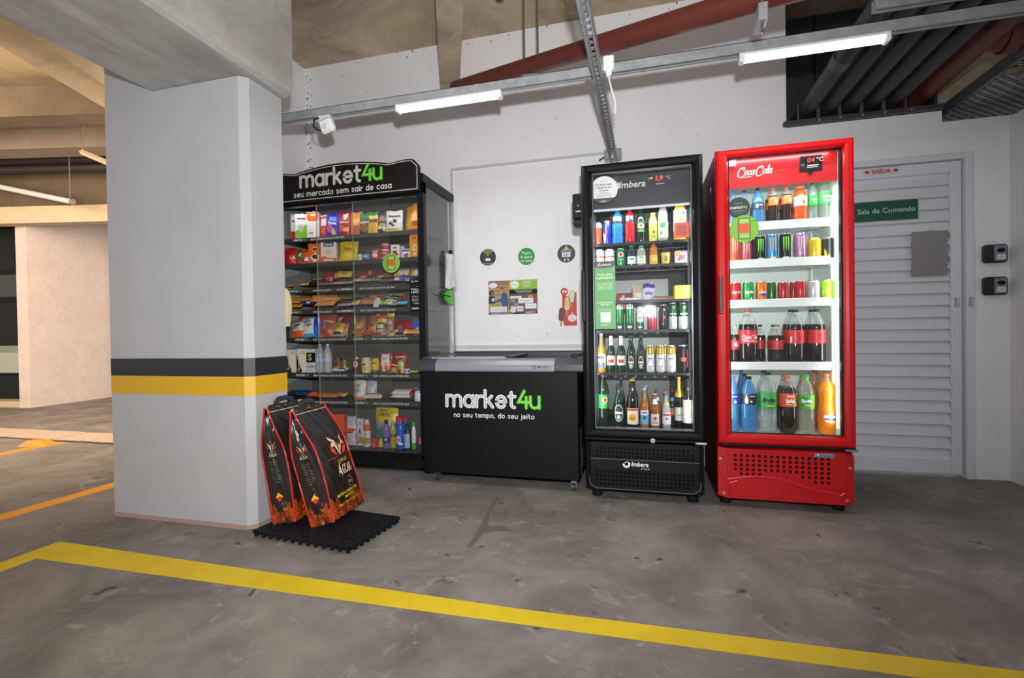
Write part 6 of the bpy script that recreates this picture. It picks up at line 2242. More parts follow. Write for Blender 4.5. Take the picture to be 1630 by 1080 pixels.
goods('drinks on the second shelf of the black fridge', [
('can','juice_can','white juice can with a yellow and red design above the green notice, door side','can',-.269,3.15,1.402,.064,.115,dict(body='e4e2dc',bands=[(.55,.62,'c8402c')],marks=[('poly',[(-.1,.2),(.8,.2),(.8,.48),(.2,.48)],'f0b41c'),('line',[(-.6,.5),(-.1,.2)],.16,'2c3a5a')],rot=-5)),
('can','juice_can','white juice can with a yellow and red design beside the green soda can','can',-.203,3.15,1.402,.061,.114,dict(body='e4e2dc',bands=[(.55,.62,'c8402c')],marks=[('poly',[(-.1,.2),(.8,.2),(.8,.48),(.2,.48)],'f0b41c'),('line',[(-.6,.5),(-.1,.2)],.16,'2c3a5a')],rot=-4)),
('can','soda_can','green guarana can with red fruit on a white oval','can',-.136,3.15,1.402,.054,.115,dict(body='157a46',marks=[('ell',.05,.66,.65,.14,'e4e8e2'),('ell',.05,.66,.42,.11,'b8332c'),('txt','Antarctica',1.2,0,.38,.04,.15,'e0ece2'),('rect',-.6,.4,.12,.2,'5fc04a')],rot=0)),
('bottle','juice_bottle','small dark grape juice bottle with green cap and white label','bottle',-.071,3.15,1.402,.052,.128,dict(shape='juice',body='232a3c:0.15',cap='2f9a52',label_band=(.12,.48,'dfe6de'),marks=[('rect',-.5,.5,.32,.38,'5a6a7a'),('ell',.45,.36,.16,.05,'37424e')],rot=0)),
('bottle','juice_bottle','small clear coconut water bottle with green cap and pale label','bottle',-.013,3.15,1.402,.056,.127,dict(shape='juice',body='clear:c9d8c8:0.35',cap='2f9a52',label_band=(.12,.48,'d3e2cc'),marks=[('rect',-.4,.4,.38,.44,'4a8a5a'),('line',[(-.5,.2),(0,.26),(.5,.24)],.1,'7aa06a')],rot=2)),
('bottle','juice_bottle','amber juice bottle with an orange cap and golden label','bottle',.06,3.15,1.402,.05,.135,dict(shape='juice',body='a8702c:0.15',cap='c86a3c',capk=.85,label_band=(.05,.46,'d8a22c'),marks=[('ell',.1,.26,.4,.08,'e8d08a'),('ell',.3,.2,.2,.06,'6a80b0')],rot=3)),
('bottle','yogurt_cup','yellow dessert cup with a black patterned lid','bottle',.13,3.15,1.402,.056,.086,dict(shape='cup',body='d8c06a:0.3',cap='1d2018',marks=[('rect',-.25,.25,.25,.6,'7a6a2a'),('ell',0,.45,.4,.08,'b99a3a')],rot=4)),
('box','juice_carton','small white drink carton with pink and orange pictures','carton',.218,3.15,1.402,.069,.079,dict(c='e6dcdc',d=.045,reg=[('rect',0,.45,.6,1,'e0803a'),('ell',.55,.5,.3,.22,'c8344a'),('ell',.3,.35,.2,.15,'6a4aa0'),('rect',0,1,0,.14,'7ac05a'),('rect',.4,1,.85,1,'d83a6a')],rot=6)),
])
goods('food on the middle shelf of the black fridge', [
('packet','salami_pack','round pack of sliced salami leaning on the middle shelf','food pack',-.12,3.2,1.189,.093,.101,dict(c='7a4036',l=.115,t=.02,tilt=72,reg=[('ell',.5,.5,.42,.44,'8f4a40'),('ell',.42,.6,.2,.16,'c9b0a4')],txt=())),
('packet','ham_pack','flat see-through pack lying before the round salami','food pack',-.068,3.15,1.189,.103,.046,dict(c='a8b0b4',l=.05,t=.018,tilt=40,reg=[('rect',.1,.9,.3,.7,'c9cfd2')])),
('pouch','cheese_pack','beige pack standing behind the flat see-through pack','food pack',-.037,3.22,1.189,.07,.107,dict(c='b9a98f',reg=[('rect',.1,.9,.1,.5,'cfc4b0')])),
('pouch','cheese_pack','purple topped cheese pack on the middle shelf','food pack',.03,3.21,1.189,.074,.111,dict(c='c4c8e0',reg=[('band',.72,1,'4a3a8a'),('rect',.2,.8,.3,.5,'7a74b0')])),
('packet','sliced_meat_pack','long flat pack of pale sliced meat on the middle shelf','food pack',.112,3.18,1.189,.13,.054,dict(c='b9a58f',l=.075,t=.018,tilt=32,reg=[('diag',.6,.9,.3,'a87a6a')])),
('box','egg_carton','yellow egg carton at the end of the middle shelf','carton',.229,3.16,1.189,.105,.083,dict(c='e3cf3a',d=.09,reg=[('ell',.3,.1,.16,.22,'c9b428'),('ell',.72,.1,.16,.22,'c9b428'),('rect',.25,.75,.62,.75,'d8c02c')],rot=4)),
])
goods('cans on the fourth shelf of the black fridge', [
('can','beer_can','tall green beer can with red star partly behind the green notice','can',-.145,3.15,1.006,.05,.163,dict(body='2c8a4c',bands=[(.86,.97,'c9d2cc')],marks=[('star',0,.52,.42,'c02a2a'),('rect',-.9,.9,.05,.3,'17382a',.0003),('txt','ne',1.1,0,.1,.07,0,'e4ece6'),('rect',-.9,.9,.82,.86,'e4ece6')],rot=-2)),
('can','beer_can','tall green beer can with red star beside the pale one','can',-.085,3.15,1.006,.051,.164,dict(body='2c8a4c',bands=[(.86,.97,'c9d2cc')],marks=[('star',0,.52,.42,'c02a2a'),('rect',-.9,.9,.05,.3,'17382a',.0003),('txt','ne',1.1,0,.1,.07,0,'e4ece6'),('rect',-.9,.9,.82,.86,'e4ece6')],rot=-2)),
('can','beer_can','pale green white beer can with two red star marks','can',-.024,3.15,1.006,.045,.147,dict(body='d3dcd4',bands=[(.05,.35,'1f6a3c')],marks=[('star',0,.52,.42,'c02a2a'),('star',0,.78,.3,'c8443c'),('txt','ne',1.1,0,.1,.07,0,'e4ece6')],rot=0)),
('can','soda_can','silver and pink red can in the flash glare','can',.05,3.15,1.006,.055,.152,dict(body='b9b6c4',bands=[(.05,.5,'d0384c')],marks=[('rect',-.5,.5,.54,.6,'8a8498')],rot=2)),
('can','energy_can','dark slim can with red spots beside the white green ones','can',.114,3.15,1.006,.047,.155,dict(body='26222a',marks=[('ell',.2,.5,.3,.06,'c8453a'),('ell',-.2,.25,.25,.06,'b8403c'),('ell',.1,.8,.2,.05,'d8b86a')],rot=3)),
('can','beer_can','green topped white beer can beside the dark slim can','can',.168,3.15,1.006,.052,.165,dict(body='b9c9bf',bands=[(.5,.97,'17563a')],marks=[('txt','SPATEN',1.5,0,.56,.05,0,'dfe8e2'),('ell',.1,.82,.3,.06,'c8744a'),('poly',[(-.8,.52),(0,.38),(.8,.52)],'17563a')],rot=4)),
('can','beer_can','green topped white beer can at the end of the fourth shelf','can',.229,3.15,1.006,.06,.163,dict(body='b9c9bf',bands=[(.5,.97,'17563a')],marks=[('txt','SPATEN',1.5,0,.56,.05,0,'dfe8e2'),('ell',.1,.82,.3,.06,'c8744a'),('poly',[(-.8,.52),(0,.38),(.8,.52)],'17563a')],rot=4)),
])
goods('beers on the fifth shelf of the black fridge', [
('bottle','beer_bottle','clear bottle of golden beer with a white and grey label','bottle',-.264,3.15,.746,.058,.244,dict(shape='beer',body='clear:d8c48a:0.35',liq='c08a20:0.12',fill=.64,cap='c9ccd0',label_band=(.12,.48,'d9dad2'),marks=[('rect',-.6,.6,.36,.42,'3a4a6a'),('rect',-.8,.8,.12,.26,'6a7680'),('ell',0,.3,.3,.05,'a8923a')],rot=-6)),
('bottle','beer_bottle','green beer bottle with white neck foil beside the golden one','bottle',-.203,3.15,.746,.051,.229,dict(shape='beer',body='16301c:0.12',cap='e8e8e8',neck_band=(.74,.955,'e6e6e2:0.4'),label_band=(.2,.46,'e4e2de'),marks=[('rect',-.7,.7,.27,.36,'b8382e')],rot=-4)),
('bottle','beer_bottle','green beer bottle with white neck foil beside the plain green ones','bottle',-.141,3.15,.746,.053,.228,dict(shape='beer',body='16301c:0.12',cap='e8e8e8',neck_band=(.74,.955,'e6e6e2:0.4'),label_band=(.2,.46,'e4e2de'),marks=[('rect',-.7,.7,.27,.36,'b8382e')],rot=-4)),
('bottle','beer_bottle','dark green beer bottle with oval label beside the white necked pair','bottle',-.08,3.15,.746,.051,.228,dict(shape='beer',body='14341e:0.12',cap='2a6a3a',marks=[('ell',0,.28,.62,.17,'c9d4d0'),('ell',0,.28,.52,.14,'1c4028',.0008),('star',0,.345,.2,'c8382e'),('rect',-.5,.5,.26,.3,'dfe6e2',.001),('ell',0,.2,.25,.04,'c9d4d0',.001)],rot=-3)),
('bottle','beer_bottle','dark green beer bottle with oval label beside the gold cans','bottle',-.021,3.15,.746,.049,.228,dict(shape='beer',body='14341e:0.12',cap='2a6a3a',marks=[('ell',0,.28,.62,.17,'c9d4d0'),('ell',0,.28,.52,.14,'1c4028',.0008),('star',0,.345,.2,'c8382e'),('rect',-.5,.5,.26,.3,'dfe6e2',.001),('ell',0,.2,.25,.04,'c9d4d0',.001)],rot=-3)),
('can','beer_can','gold topped white beer can beside the green bottles','can',.033,3.15,.746,.053,.168,dict(body='d8dad8',bands=[(.68,.97,'b8942c')],marks=[('ell',0,.45,.85,.24,'3a6a3a',.0003),('ell',0,.45,.78,.22,'dfe2e2',.0005),('poly',[(-.76,.44),(.76,.44),(.5,.27),(-.5,.27)],'c8322a'),('txt','AMSTEL',1.2,0,.5,.05,0,'3a3a44')],rot=-1)),
('can','beer_can','gold topped white beer can in the middle of the three','can',.093,3.15,.746,.054,.167,dict(body='d8dad8',bands=[(.68,.97,'b8942c')],marks=[('ell',0,.45,.85,.24,'3a6a3a',.0003),('ell',0,.45,.78,.22,'dfe2e2',.0005),('poly',[(-.76,.44),(.76,.44),(.5,.27),(-.5,.27)],'c8322a'),('txt','AMSTEL',1.2,0,.5,.05,0,'3a3a44')],rot=-1)),
('can','beer_can','gold topped white beer can beside the dark red can','can',.155,3.15,.746,.057,.166,dict(body='d8dad8',bands=[(.68,.97,'b8942c')],marks=[('ell',0,.45,.85,.24,'3a6a3a',.0003),('ell',0,.45,.78,.22,'dfe2e2',.0005),('poly',[(-.76,.44),(.76,.44),(.5,.27),(-.5,.27)],'c8322a'),('txt','AMSTEL',1.2,0,.5,.05,0,'3a3a44')],rot=-1)),
('can','energy_can','black and crimson can at the end of the fifth shelf','can',.225,3.15,.746,.062,.166,dict(body='1b191d',marks=[('rect',-.6,.5,.42,.56,'c02a38'),('line',[(.5,.2),(.85,.5),(.6,.85)],.2,'b83a4c')],rot=5)),
('can','beer_can','gold topped beer can in the second row behind the first pair','can',.125,3.225,.746,.054,.168,dict(body='d8dad8',bands=[(.68,.97,'b8942c')],rot=0)),
])
goods('bottles on the floor of the black fridge', [
('bottle','soda_bottle','big green guarana bottle with a red cap on the black fridge floor','bottle',-.256,3.15,.403,.073,.331,dict(shape='big',body='12281a:0.1',cap='d8402f',label_band=(.36,.62,'2aa03c'),marks=[('ell',.5,.52,.42,.055,'e8ece4'),('ell',.5,.52,.28,.04,'b82a26'),('txt','Guaraná',.9,.3,.43,.05,.2,'f2f6f0')],rot=-6)),
('bottle','beer_bottle','green beer bottle in the second row of the fridge floor','bottle',-.148,3.24,.403,.048,.302,dict(shape='beer',body='14341e:0.12',cap='2f7a46',rot=-3)),
('bottle','beer_bottle','green beer bottle with a big oval label on the black fridge floor','bottle',-.158,3.15,.403,.064,.286,dict(shape='beer',body='14341e:0.12',cap='2f7a46',marks=[('ell',0,.32,.9,.19,'c9d4d0'),('ell',0,.32,.78,.165,'1c4028',.0008),('star',0,.4,.24,'c8382e'),('rect',-.7,.7,.3,.35,'dfe6e2',.001),('ell',0,.23,.36,.05,'c9d4d0',.001)],rot=-3)),
('bottle','beer_bottle','dark malt beer bottle behind the square yellow labelled one','bottle',-.071,3.24,.403,.058,.305,dict(shape='beer',body='1d120c:0.12',cap='8a7a1c',rot=-2)),
('bottle','beer_bottle','dark malt beer bottle with a square yellow and white label','bottle',-.076,3.15,.403,.071,.3,dict(shape='beer',body='1d120c:0.12',cap='d0ac24',label_band=(.08,.41,'e6dfc8'),marks=[('rect',-1.2,1.2,.36,.4,'c8452c'),('ell',0,.22,.6,.08,'e8a21c'),('line',[(-.8,.33),(.7,.12)],.1,'2c2620'),('rect',-.6,.5,.19,.22,'c86a1c')],rot=-2)),
('bottle','beer_bottle','third golden beer bottle at the back of its row','bottle',.006,3.31,.403,.046,.248,dict(shape='beer',body='8a5a1c:0.12',cap='9fc4d8',rot=0)),
('bottle','beer_bottle','second golden beer bottle of its row','bottle',.001,3.232,.403,.047,.246,dict(shape='beer',body='9a641c:0.12',cap='a8c8d8',rot=0)),
('bottle','beer_bottle','front golden beer bottle with a white and blue label','bottle',-.005,3.15,.403,.053,.244,dict(shape='beer',body='clear:d8b070:0.3',liq='a8661a:0.12',fill=.7,cap='b9d0dc',label_band=(.1,.46,'6aa4cc'),marks=[('rect',-1,1,.34,.45,'e2e4dc'),('rect',-.7,.7,.37,.42,'2c3a5a'),('ell',0,.27,.35,.05,'3a3a3a')],rot=0)),
('bottle','beer_bottle','blue capped beer bottle behind the amber one with white neck label','bottle',.07,3.232,.403,.05,.23,dict(shape='beer',body='7a4a1c:0.12',cap='3a5aa0',neck_band=(.7,.8,'d8d8d8:0.4'),rot=1)),
('bottle','beer_bottle','amber beer bottle with white neck label and white label','bottle',.057,3.15,.403,.052,.214,dict(shape='beer',body='8a4c14:0.12',cap='c9d0dc',neck_band=(.7,.84,'e6e2e0:0.4'),label_band=(.09,.42,'c9ccd0'),marks=[('ell',0,.29,.42,.06,'b8322a'),('rect',-.6,.6,.16,.19,'6a6c74')],rot=1)),
('bottle','cooler_bottle','red capped vodka cooler second in its row','bottle',.124,3.235,.403,.049,.226,dict(shape='beer',body='clear:c9d0d4:0.3',cap='c8342c',label_band=(.3,.42,'5a86b8'),rot=2)),
('bottle','cooler_bottle','clear vodka cooler bottle with red cap and blue yellow label in front','bottle',.125,3.15,.403,.05,.212,dict(shape='beer',body='clear:d9e0e2:0.3',cap='d83a30',neck_band=(.68,.76,'e3c84a:0.4'),label_band=(.13,.47,'d3dae4'),marks=[('rect',-1.1,1.1,.38,.44,'c8382e'),('txt','ICE',.8,0,.28,.09,.15,'c02a2a'),('poly',[(-.9,.13),(.9,.13),(.9,.24)],'f0cf3a')],rot=2)),
('bottle','cooler_bottle','vodka cooler with orange and blue label behind the champagne','bottle',.166,3.27,.403,.045,.22,dict(shape='beer',body='2a3440:0.15',cap='b83a34',neck_band=(.7,.8,'6aa8c8:0.4'),label_band=(.3,.5,'d07a3a'),rot=3)),
('bottle','wine_bottle','sparkling wine bottle with gold foil neck','bottle',.201,3.18,.403,.056,.323,dict(shape='wine',body='10120f:0.1',neck_band=(.6,.975,'c8ac3a:0.3:0.6'),label_band=(.15,.4,'b9bab4'),marks=[('txt','SALTON',1.2,.1,.25,.05,0,'4a4a4a')],rot=4)),
('bottle','wine_bottle','dark wine bottle with a cream sketch label beside the gold necked one','bottle',.25,3.14,.403,.063,.313,dict(shape='wine',body='14100f:0.1',label_band=(.14,.58,'d6d3b0'),marks=[('line',[(-.6,.52),(.2,.42),(-.4,.4),(.4,.5)],.08,'2a2a24'),('line',[(.1,.25),(.5,.36),(.2,.4),(-.2,.3),(.5,.24)],.08,'2a2a24'),('line',[(-.6,.2),(.7,.22)],.06,'2a2a24')],rot=6)),
])
goods('goods on the cabinet top shelf', [
('box','milk_carton','red and white long life carton at the start of the cabinet top shelf','carton',-2.777,3.485,1.789,.059,.215,dict(c='e4dcda',d=.06,reg=[('band',0,.35,'c02a2c'),('rect',.2,.8,.7,.8,'8a2a2a')],rot=22,flap=True)),
('box','milk_carton','white and green long life carton with small white cap','carton',-2.666,3.43,1.789,.1,.198,dict(c='e6e9e2',d=.06,cap='ececec',reg=[('rect',0,1,.75,.9,'d8dcd6'),('diag',-1,.3,-.3,'7ac23a'),('ell',.45,.45,.25,.14,'b9bdb8'),('rect',.15,.85,.8,.88,'5a5c5a')],rot=22)),
('box','milk_carton','tall white carton with an orange top and cap','carton',-2.558,3.43,1.789,.097,.207,dict(c='e4dfdc',d=.06,cap='ececec',reg=[('band',.72,1,'e0601f'),('ell',.5,.72,.5,.08,'e0601f'),('ell',.3,.18,.16,.06,'6aa84a'),('rect',.3,.7,.84,.9,'f2e0d4')],rot=20)),
('pouch','cookie_pack','red snack pack between the orange topped carton and the blue pack','snack pack',-2.471,3.43,1.789,.068,.188,dict(c='b8282c',reg=[('rect',.2,.8,.5,.8,'d8d0cc'),('rect',.3,.7,.2,.4,'d86a4a'),('band',.9,1,'c9d8e8')],rot=12)),
('pouch','cookie_pack','royal blue biscuit pack on the cabinet top shelf','snack pack',-2.389,3.43,1.789,.104,.198,dict(c='2436b0',reg=[('ell',.35,.35,.22,.16,'c8508a'),('ell',.65,.2,.2,.1,'d8b04a'),('rect',.3,.8,.7,.86,'6a86e0')],txt=[('Passa',.6,.02,.5,'e9ecf8')],rot=10)),
('pouch','cookie_pack','dark red biscuit pack beside the blue one','snack pack',-2.28,3.43,1.789,.101,.197,dict(c='a01c2a',reg=[('ell',.6,.8,.25,.1,'e8d8c8'),('ell',.3,.3,.2,.15,'d8504a'),('rect',.5,.9,.2,.3,'e0a070')],txt=[('Bauducco',.75,0,.52,'f0e2d8')],rot=8)),
('pouch','snack_pouch','orange bear biscuit pouch behind the glass edge','snack pack',-2.174,3.43,1.789,.095,.186,dict(c='e08a2a',reg=[('ell',.5,.55,.3,.15,'f2b24a'),('ell',.55,.25,.35,.16,'c85a2a'),('band',.86,1,'e8a03a')],rot=6)),
('pouch','snack_pouch','black and green nut pouch on the cabinet top shelf','snack pack',-2.099,3.43,1.789,.095,.174,dict(c='27231f',reg=[('band',.78,1,'2a8a5a'),('ell',.5,.28,.38,.2,'8a5a3a'),('rect',.1,.9,.5,.62,'b9b4a8')],rot=6)),
('pouch','snack_pouch','yellow and green nut pouch on the cabinet top shelf','snack pack',-2.025,3.43,1.789,.09,.176,dict(c='e8c01c',reg=[('band',.8,1,'2a8a5a'),('ell',.5,.32,.35,.2,'d8a00c'),('rect',.1,.9,.52,.68,'3a3420')],rot=5)),
('pouch','snack_pouch','brown chocolate snack pouch with pale spots','snack pack',-1.944,3.43,1.789,.087,.177,dict(c='402420',reg=[('ell',.3,.25,.2,.1,'d8cfa8'),('ell',.7,.2,.2,.1,'d8cfa8'),('ell',.5,.6,.4,.12,'8a6a6a'),('rect',.3,.8,.34,.42,'c8b02a')],rot=4)),
('pouch','snack_pouch','silver white cookie pouch with dark crumbs','snack pack',-1.846,3.43,1.789,.138,.171,dict(c='d3d6d8',reg=[('ell',.35,.4,.12,.06,'3a3026'),('ell',.6,.5,.1,.06,'3a3026'),('ell',.5,.3,.14,.06,'4a3c2c'),('band',0,.14,'c9b86a'),('rect',.2,.85,.64,.74,'6a6e72')],txt=[('TREVO',.7,0,.66,'3c4044')],rot=4)),
('pouch','chips_bag','back one of two orange chips bags at the end of the cabinet top shelf','snack pack',-1.766,3.53,1.789,.115,.227,dict(c='e8a01c',reg=[('ell',.5,.4,.3,.2,'f2c85a'),('band',.9,1,'f0b83a')],rot=-14,pillow=True,lean=10)),
('pouch','chips_bag','front orange chips bag leaning at the end of the cabinet top shelf','snack pack',-1.673,3.43,1.789,.126,.221,dict(c='ee9c18',reg=[('ell',.5,.45,.35,.18,'f6d07a'),('ell',.55,.25,.3,.1,'c8501a'),('band',.9,1,'f0c04a'),('band',0,.06,'d8601a')],rot=-16,pillow=True,lean=12)),
])
goods('goods on the second cabinet shelf', [
('pouch','coffee_bag','shiny red coffee bag at the start of the second shelf','food pack',-2.78,3.43,1.587,.106,.139,dict(c='b8161f',txt=[('LA',.4,.18,.32,'eee6e2')],rot=20,lean=2)),
('pouch','snack_pouch','green and red snack pouch beside the red coffee bag','snack pack',-2.712,3.45,1.587,.083,.134,dict(c='1f7a3a',reg=[('diag',0,.55,.6,'c8302a'),('ell',.6,.6,.22,.14,'e8e0d0')],rot=16)),
('pouch','snack_pouch','orange and brown popcorn pouch on the second shelf','snack pack',-2.629,3.415,1.587,.084,.116,dict(c='d8641c',reg=[('ell',.6,.25,.4,.18,'5a3020'),('ell',.65,.28,.25,.12,'eee4d4'),('band',.85,1,'c03a1c')],rot=14)),
('box','coffee_box','orange box with a round coffee cup picture','box',-2.544,3.43,1.587,.106,.158,dict(c='e05a30',d=.05,reg=[('ell',.5,.72,.26,.14,'f0b04a'),('ell',.5,.72,.16,.08,'8a3a1c'),('ell',.52,.28,.34,.2,'e9dccb'),('ell',.52,.3,.24,.12,'5a3420')],rot=14)),
('box','cereal_box','cream box with a blue top panel','box',-2.416,3.43,1.587,.128,.16,dict(c='e8d9bc',d=.05,side='d9c8a8',reg=[('band',.82,1,'e6e4e2'),('rect',.15,.85,.78,.97,'2c3a7a'),('diag',-.1,.28,.1,'d06a4a'),('ell',.5,.5,.3,.14,'d8c4a0'),('rect',.2,.8,.08,.14,'f0e8dc')],txt=[('Nestlé',.5,0,.83,'eef0f6')],rot=12)),
('pouch','corn_flour_bag','big yellow flour bag on the second shelf','food pack',-2.249,3.43,1.587,.16,.16,dict(c='e3c31c',reg=[('rect',.15,.85,.45,.62,'d8b418'),('ell',.5,.25,.3,.14,'ecd24a')],txt=[('Yoki',.5,0,.52,'2c2a1c')],rot=6,pillow=True)),
('bottle','spread_jar','small white jar with a black lid on the second shelf','jar',-2.143,3.43,1.587,.049,.061,dict(shape='jar',body='d8dad8:0.4',cap='17181a',marks=[('rect',-.8,.8,.2,.5,'b9bcc0')])),
('bottle','spread_jar','brown spread jar with a blue label','jar',-2.08,3.43,1.587,.076,.079,dict(shape='jar',body='5a3c28:0.2',cap='4a4238',label_band=(.12,.6,'3a78b0'),marks=[('ell',0,.36,.5,.12,'b9d0e0')],rot=5)),
('bottle','milk_tin','red tin with a white picture band on the second shelf','tin',-2.001,3.43,1.587,.077,.08,dict(shape='spray',body='c8352e:0.35',cap='d8504a',capk=1.5,marks=[('ell',0,.4,.6,.2,'e8d8d0'),('rect',-.6,.6,.68,.76,'f0e4de')],rot=6)),
('bottle','cream_tin','lower one of two stacked red and white tins','tin',-1.924,3.43,1.587,.069,.059,dict(shape='jar',body='d8d4d0:0.35',cap='b02430',capk=1.1,label_band=(.2,.7,'c02a38'),rot=6)),
('bottle','cream_tin','upper one of two stacked red and white tins','tin',-1.922,3.43,1.646,.065,.066,dict(shape='jar',body='d8d4d0:0.35',cap='b02430',capk=1.1,label_band=(.2,.7,'c02a38'),rot=6)),
('box','cracker_box','white box with a red brown picture beside the stacked tins','box',-1.835,3.43,1.587,.067,.106,dict(c='e6e2de',d=.035,reg=[('ell',.5,.3,.4,.2,'a83a2c'),('ell',.5,.78,.3,.1,'8a7a6a'),('rect',.2,.8,.52,.58,'4a3a34')],rot=6)),
('box','cracker_box','thin grey white box behind the red brown pictured one','box',-1.806,3.47,1.587,.045,.101,dict(c='c9c6c4',d=.02,reg=[('rect',.3,.7,.2,.8,'8a8684')],rot=-20)),
('box','cream_box','small white carton with blue top and red fruit','box',-1.742,3.43,1.587,.062,.068,dict(c='e2e4e8',d=.04,reg=[('band',.72,.92,'2c4a9a'),('ell',.5,.25,.35,.18,'c8302c'),('ell',.7,.4,.2,.12,'3a58a8')],rot=6)),
('box','cracker_box','tall orange cracker box at the end of the second shelf','box',-1.661,3.43,1.587,.093,.171,dict(c='ea9620',d=.05,side='e08a1a',reg=[('ell',.5,.42,.3,.14,'e6d2a0'),('ell',.5,.42,.22,.09,'d8b86a'),('rect',.25,.7,.82,.92,'c86a18'),('rect',.35,.7,.1,.2,'f2cf86')],rot=-6)),
])
goods('packets on the third cabinet shelf', [
('packet','candy_bar','thin orange bar at the start of the third shelf','snack bar',-2.775,3.41,1.409,.072,0,dict(t=.012,c='e08a1c',l=.04,tilt=25)),
('packet','candy_bar','orange bar behind against the grey bracket of the third shelf','snack bar',-2.812,3.6,1.467,.069,0,dict(t=.012,rot=10,c='d8801c',l=.03,tilt=35)),
('packet','candy_bar','cream and gold bar near the shelf front','snack bar',-2.641,3.42,1.419,.077,0,dict(t=.014,reg=[('rect',.6,.8,.3,.7,'4a3a1c')],c='d9c47a',l=.04,tilt=35)),
('packet','candy_bar','dark brown bar beside the cream and gold one','snack bar',-2.57,3.43,1.422,.087,0,dict(t=.016,c='4a1c1a',l=.05,tilt=35)),
('packet','candy_bar','thin cream stick above the brown bar','snack bar',-2.647,3.6,1.48,.111,0,dict(t=.008,rot=8,c='d6c6a4',l=.025,tilt=20)),
('packet','wafer_pack','red wafer pack standing behind with pale lettering','snack bar',-2.497,3.56,1.493,.152,0,dict(t=.02,reg=[('ell',.85,.5,.1,.3,'d8b090'),('band',0,.12,'7a1418')],txt=[('wafer',.4,0,0,'f0e2dc')],c='a81c22',l=.07,tilt=70)),
('packet','wafer_pack','bright yellow wafer pack beside the red one','snack bar',-2.367,3.56,1.502,.12,0,dict(t=.02,rot=12,reg=[('rect',.3,.7,.3,.6,'b9983a')],c='e6c83a',l=.065,tilt=60)),
('packet','candy_bar','small red and white bar before the red wafer','snack bar',-2.44,3.47,1.448,.062,0,dict(t=.012,reg=[('rect',.5,.8,.2,.8,'e0d0c8')],c='c0303c',l=.04,tilt=40)),
('packet','candy_bar','long salmon bar at the shelf front','snack bar',-2.441,3.42,1.413,.155,0,dict(t=.014,c='b06a52',l=.05,tilt=25)),
('packet','candy_bar','tan caramel bar with pale swirls','snack bar',-2.324,3.42,1.415,.111,0,dict(t=.014,reg=[('diag',.3,.5,.4,'ecd8c0')],c='d09a70',l=.05,tilt=28)),
('packet','candy_bar','pinkish bar beside the glass edge','snack bar',-2.238,3.42,1.414,.057,0,dict(t=.014,c='c89a90',l=.045,tilt=28)),
('packet','wafer_pack','deep red wafer pack with white lettering in the middle of the third shelf','snack bar',-2.184,3.56,1.496,.155,0,dict(t=.02,reg=[('ell',.85,.6,.1,.3,'d8a878'),('band',0,.1,'701014')],txt=[('wafer',.42,-.02,-.05,'f0e6e0')],c='981820',l=.07,tilt=70)),
('packet','wafer_pack','dark red wafer pack partly hidden under the round sticker','snack bar',-2.012,3.56,1.492,.148,0,dict(t=.02,reg=[('ell',.8,.4,.12,.3,'6a5a3a')],txt=[('wafer',.42,-.1,0,'e8dcd8')],c='801a20',l=.07,tilt=70)),
('packet','biscuit_pack','orange and white biscuit pack with dark lettering','snack bar',-1.856,3.56,1.489,.137,0,dict(t=.02,reg=[('rect',0,.1,0,1,'5a2c1c'),('rect',.1,.34,0,1,'e09a2c'),('rect',.92,1,0,1,'d8c84a')],txt=[('Nesfit',.4,.12,-.02,'3a2420')],c='e6e0d8',l=.062,tilt=70)),
('packet','biscuit_pack','orange and white biscuit pack at the end of the third shelf','snack bar',-1.729,3.56,1.486,.102,0,dict(t=.02,reg=[('rect',0,.1,0,1,'5a2c1c'),('rect',.1,.34,0,1,'e09a2c'),('rect',.92,1,0,1,'d84a4a')],txt=[('Nesfit',.4,.12,-.02,'3a2420')],c='e6e0d8',l=.062,tilt=70)),
('packet','candy_bar','grey white bar in front with a small round mark','snack bar',-2.18,3.45,1.435,.081,0,dict(t=.014,reg=[('ell',.7,.3,.15,.3,'ececec')],c='c9c2bc',l=.05,tilt=35)),
('packet','candy_bar','peach caramel bar under the middle red wafer','snack bar',-2.109,3.47,1.436,.093,0,dict(t=.016,rot=-10,reg=[('rect',.6,1,.5,1,'5a3020')],c='e0a878',l=.06,tilt=35)),
('packet','candy_bar','olive bar crossing the shelf at a slant','snack bar',-2.023,3.46,1.436,.076,0,dict(t=.014,rot=25,c='98906a',l=.05,tilt=35)),
('packet','candy_bar','dusty rose bar near the shelf front','snack bar',-1.907,3.42,1.418,.119,0,dict(t=.014,c='9a6a68',l=.05,tilt=30)),
('packet','candy_bar','olive green bar before the dark red wafer','snack bar',-1.941,3.5,1.469,.071,0,dict(t=.014,rot=20,c='6f6a3a',l=.05,tilt=50)),
('packet','candy_bar','purple and white chocolate bar on the third shelf','snack bar',-1.823,3.45,1.426,.076,0,dict(t=.016,rot=16,reg=[('ell',.3,.4,.3,.3,'e4dce6')],c='8a5a9a',l=.06,tilt=40)),
('packet','candy_bar','violet blue chocolate bar on the third shelf','snack bar',-1.785,3.49,1.442,.069,0,dict(t=.016,rot=18,c='5a58a8',l=.06,tilt=40)),
('packet','candy_bar','pale blue bar just beside the black notice','snack bar',-1.728,3.43,1.416,.064,0,dict(t=.014,rot=14,c='7a9ab8',l=.05,tilt=35)),
])
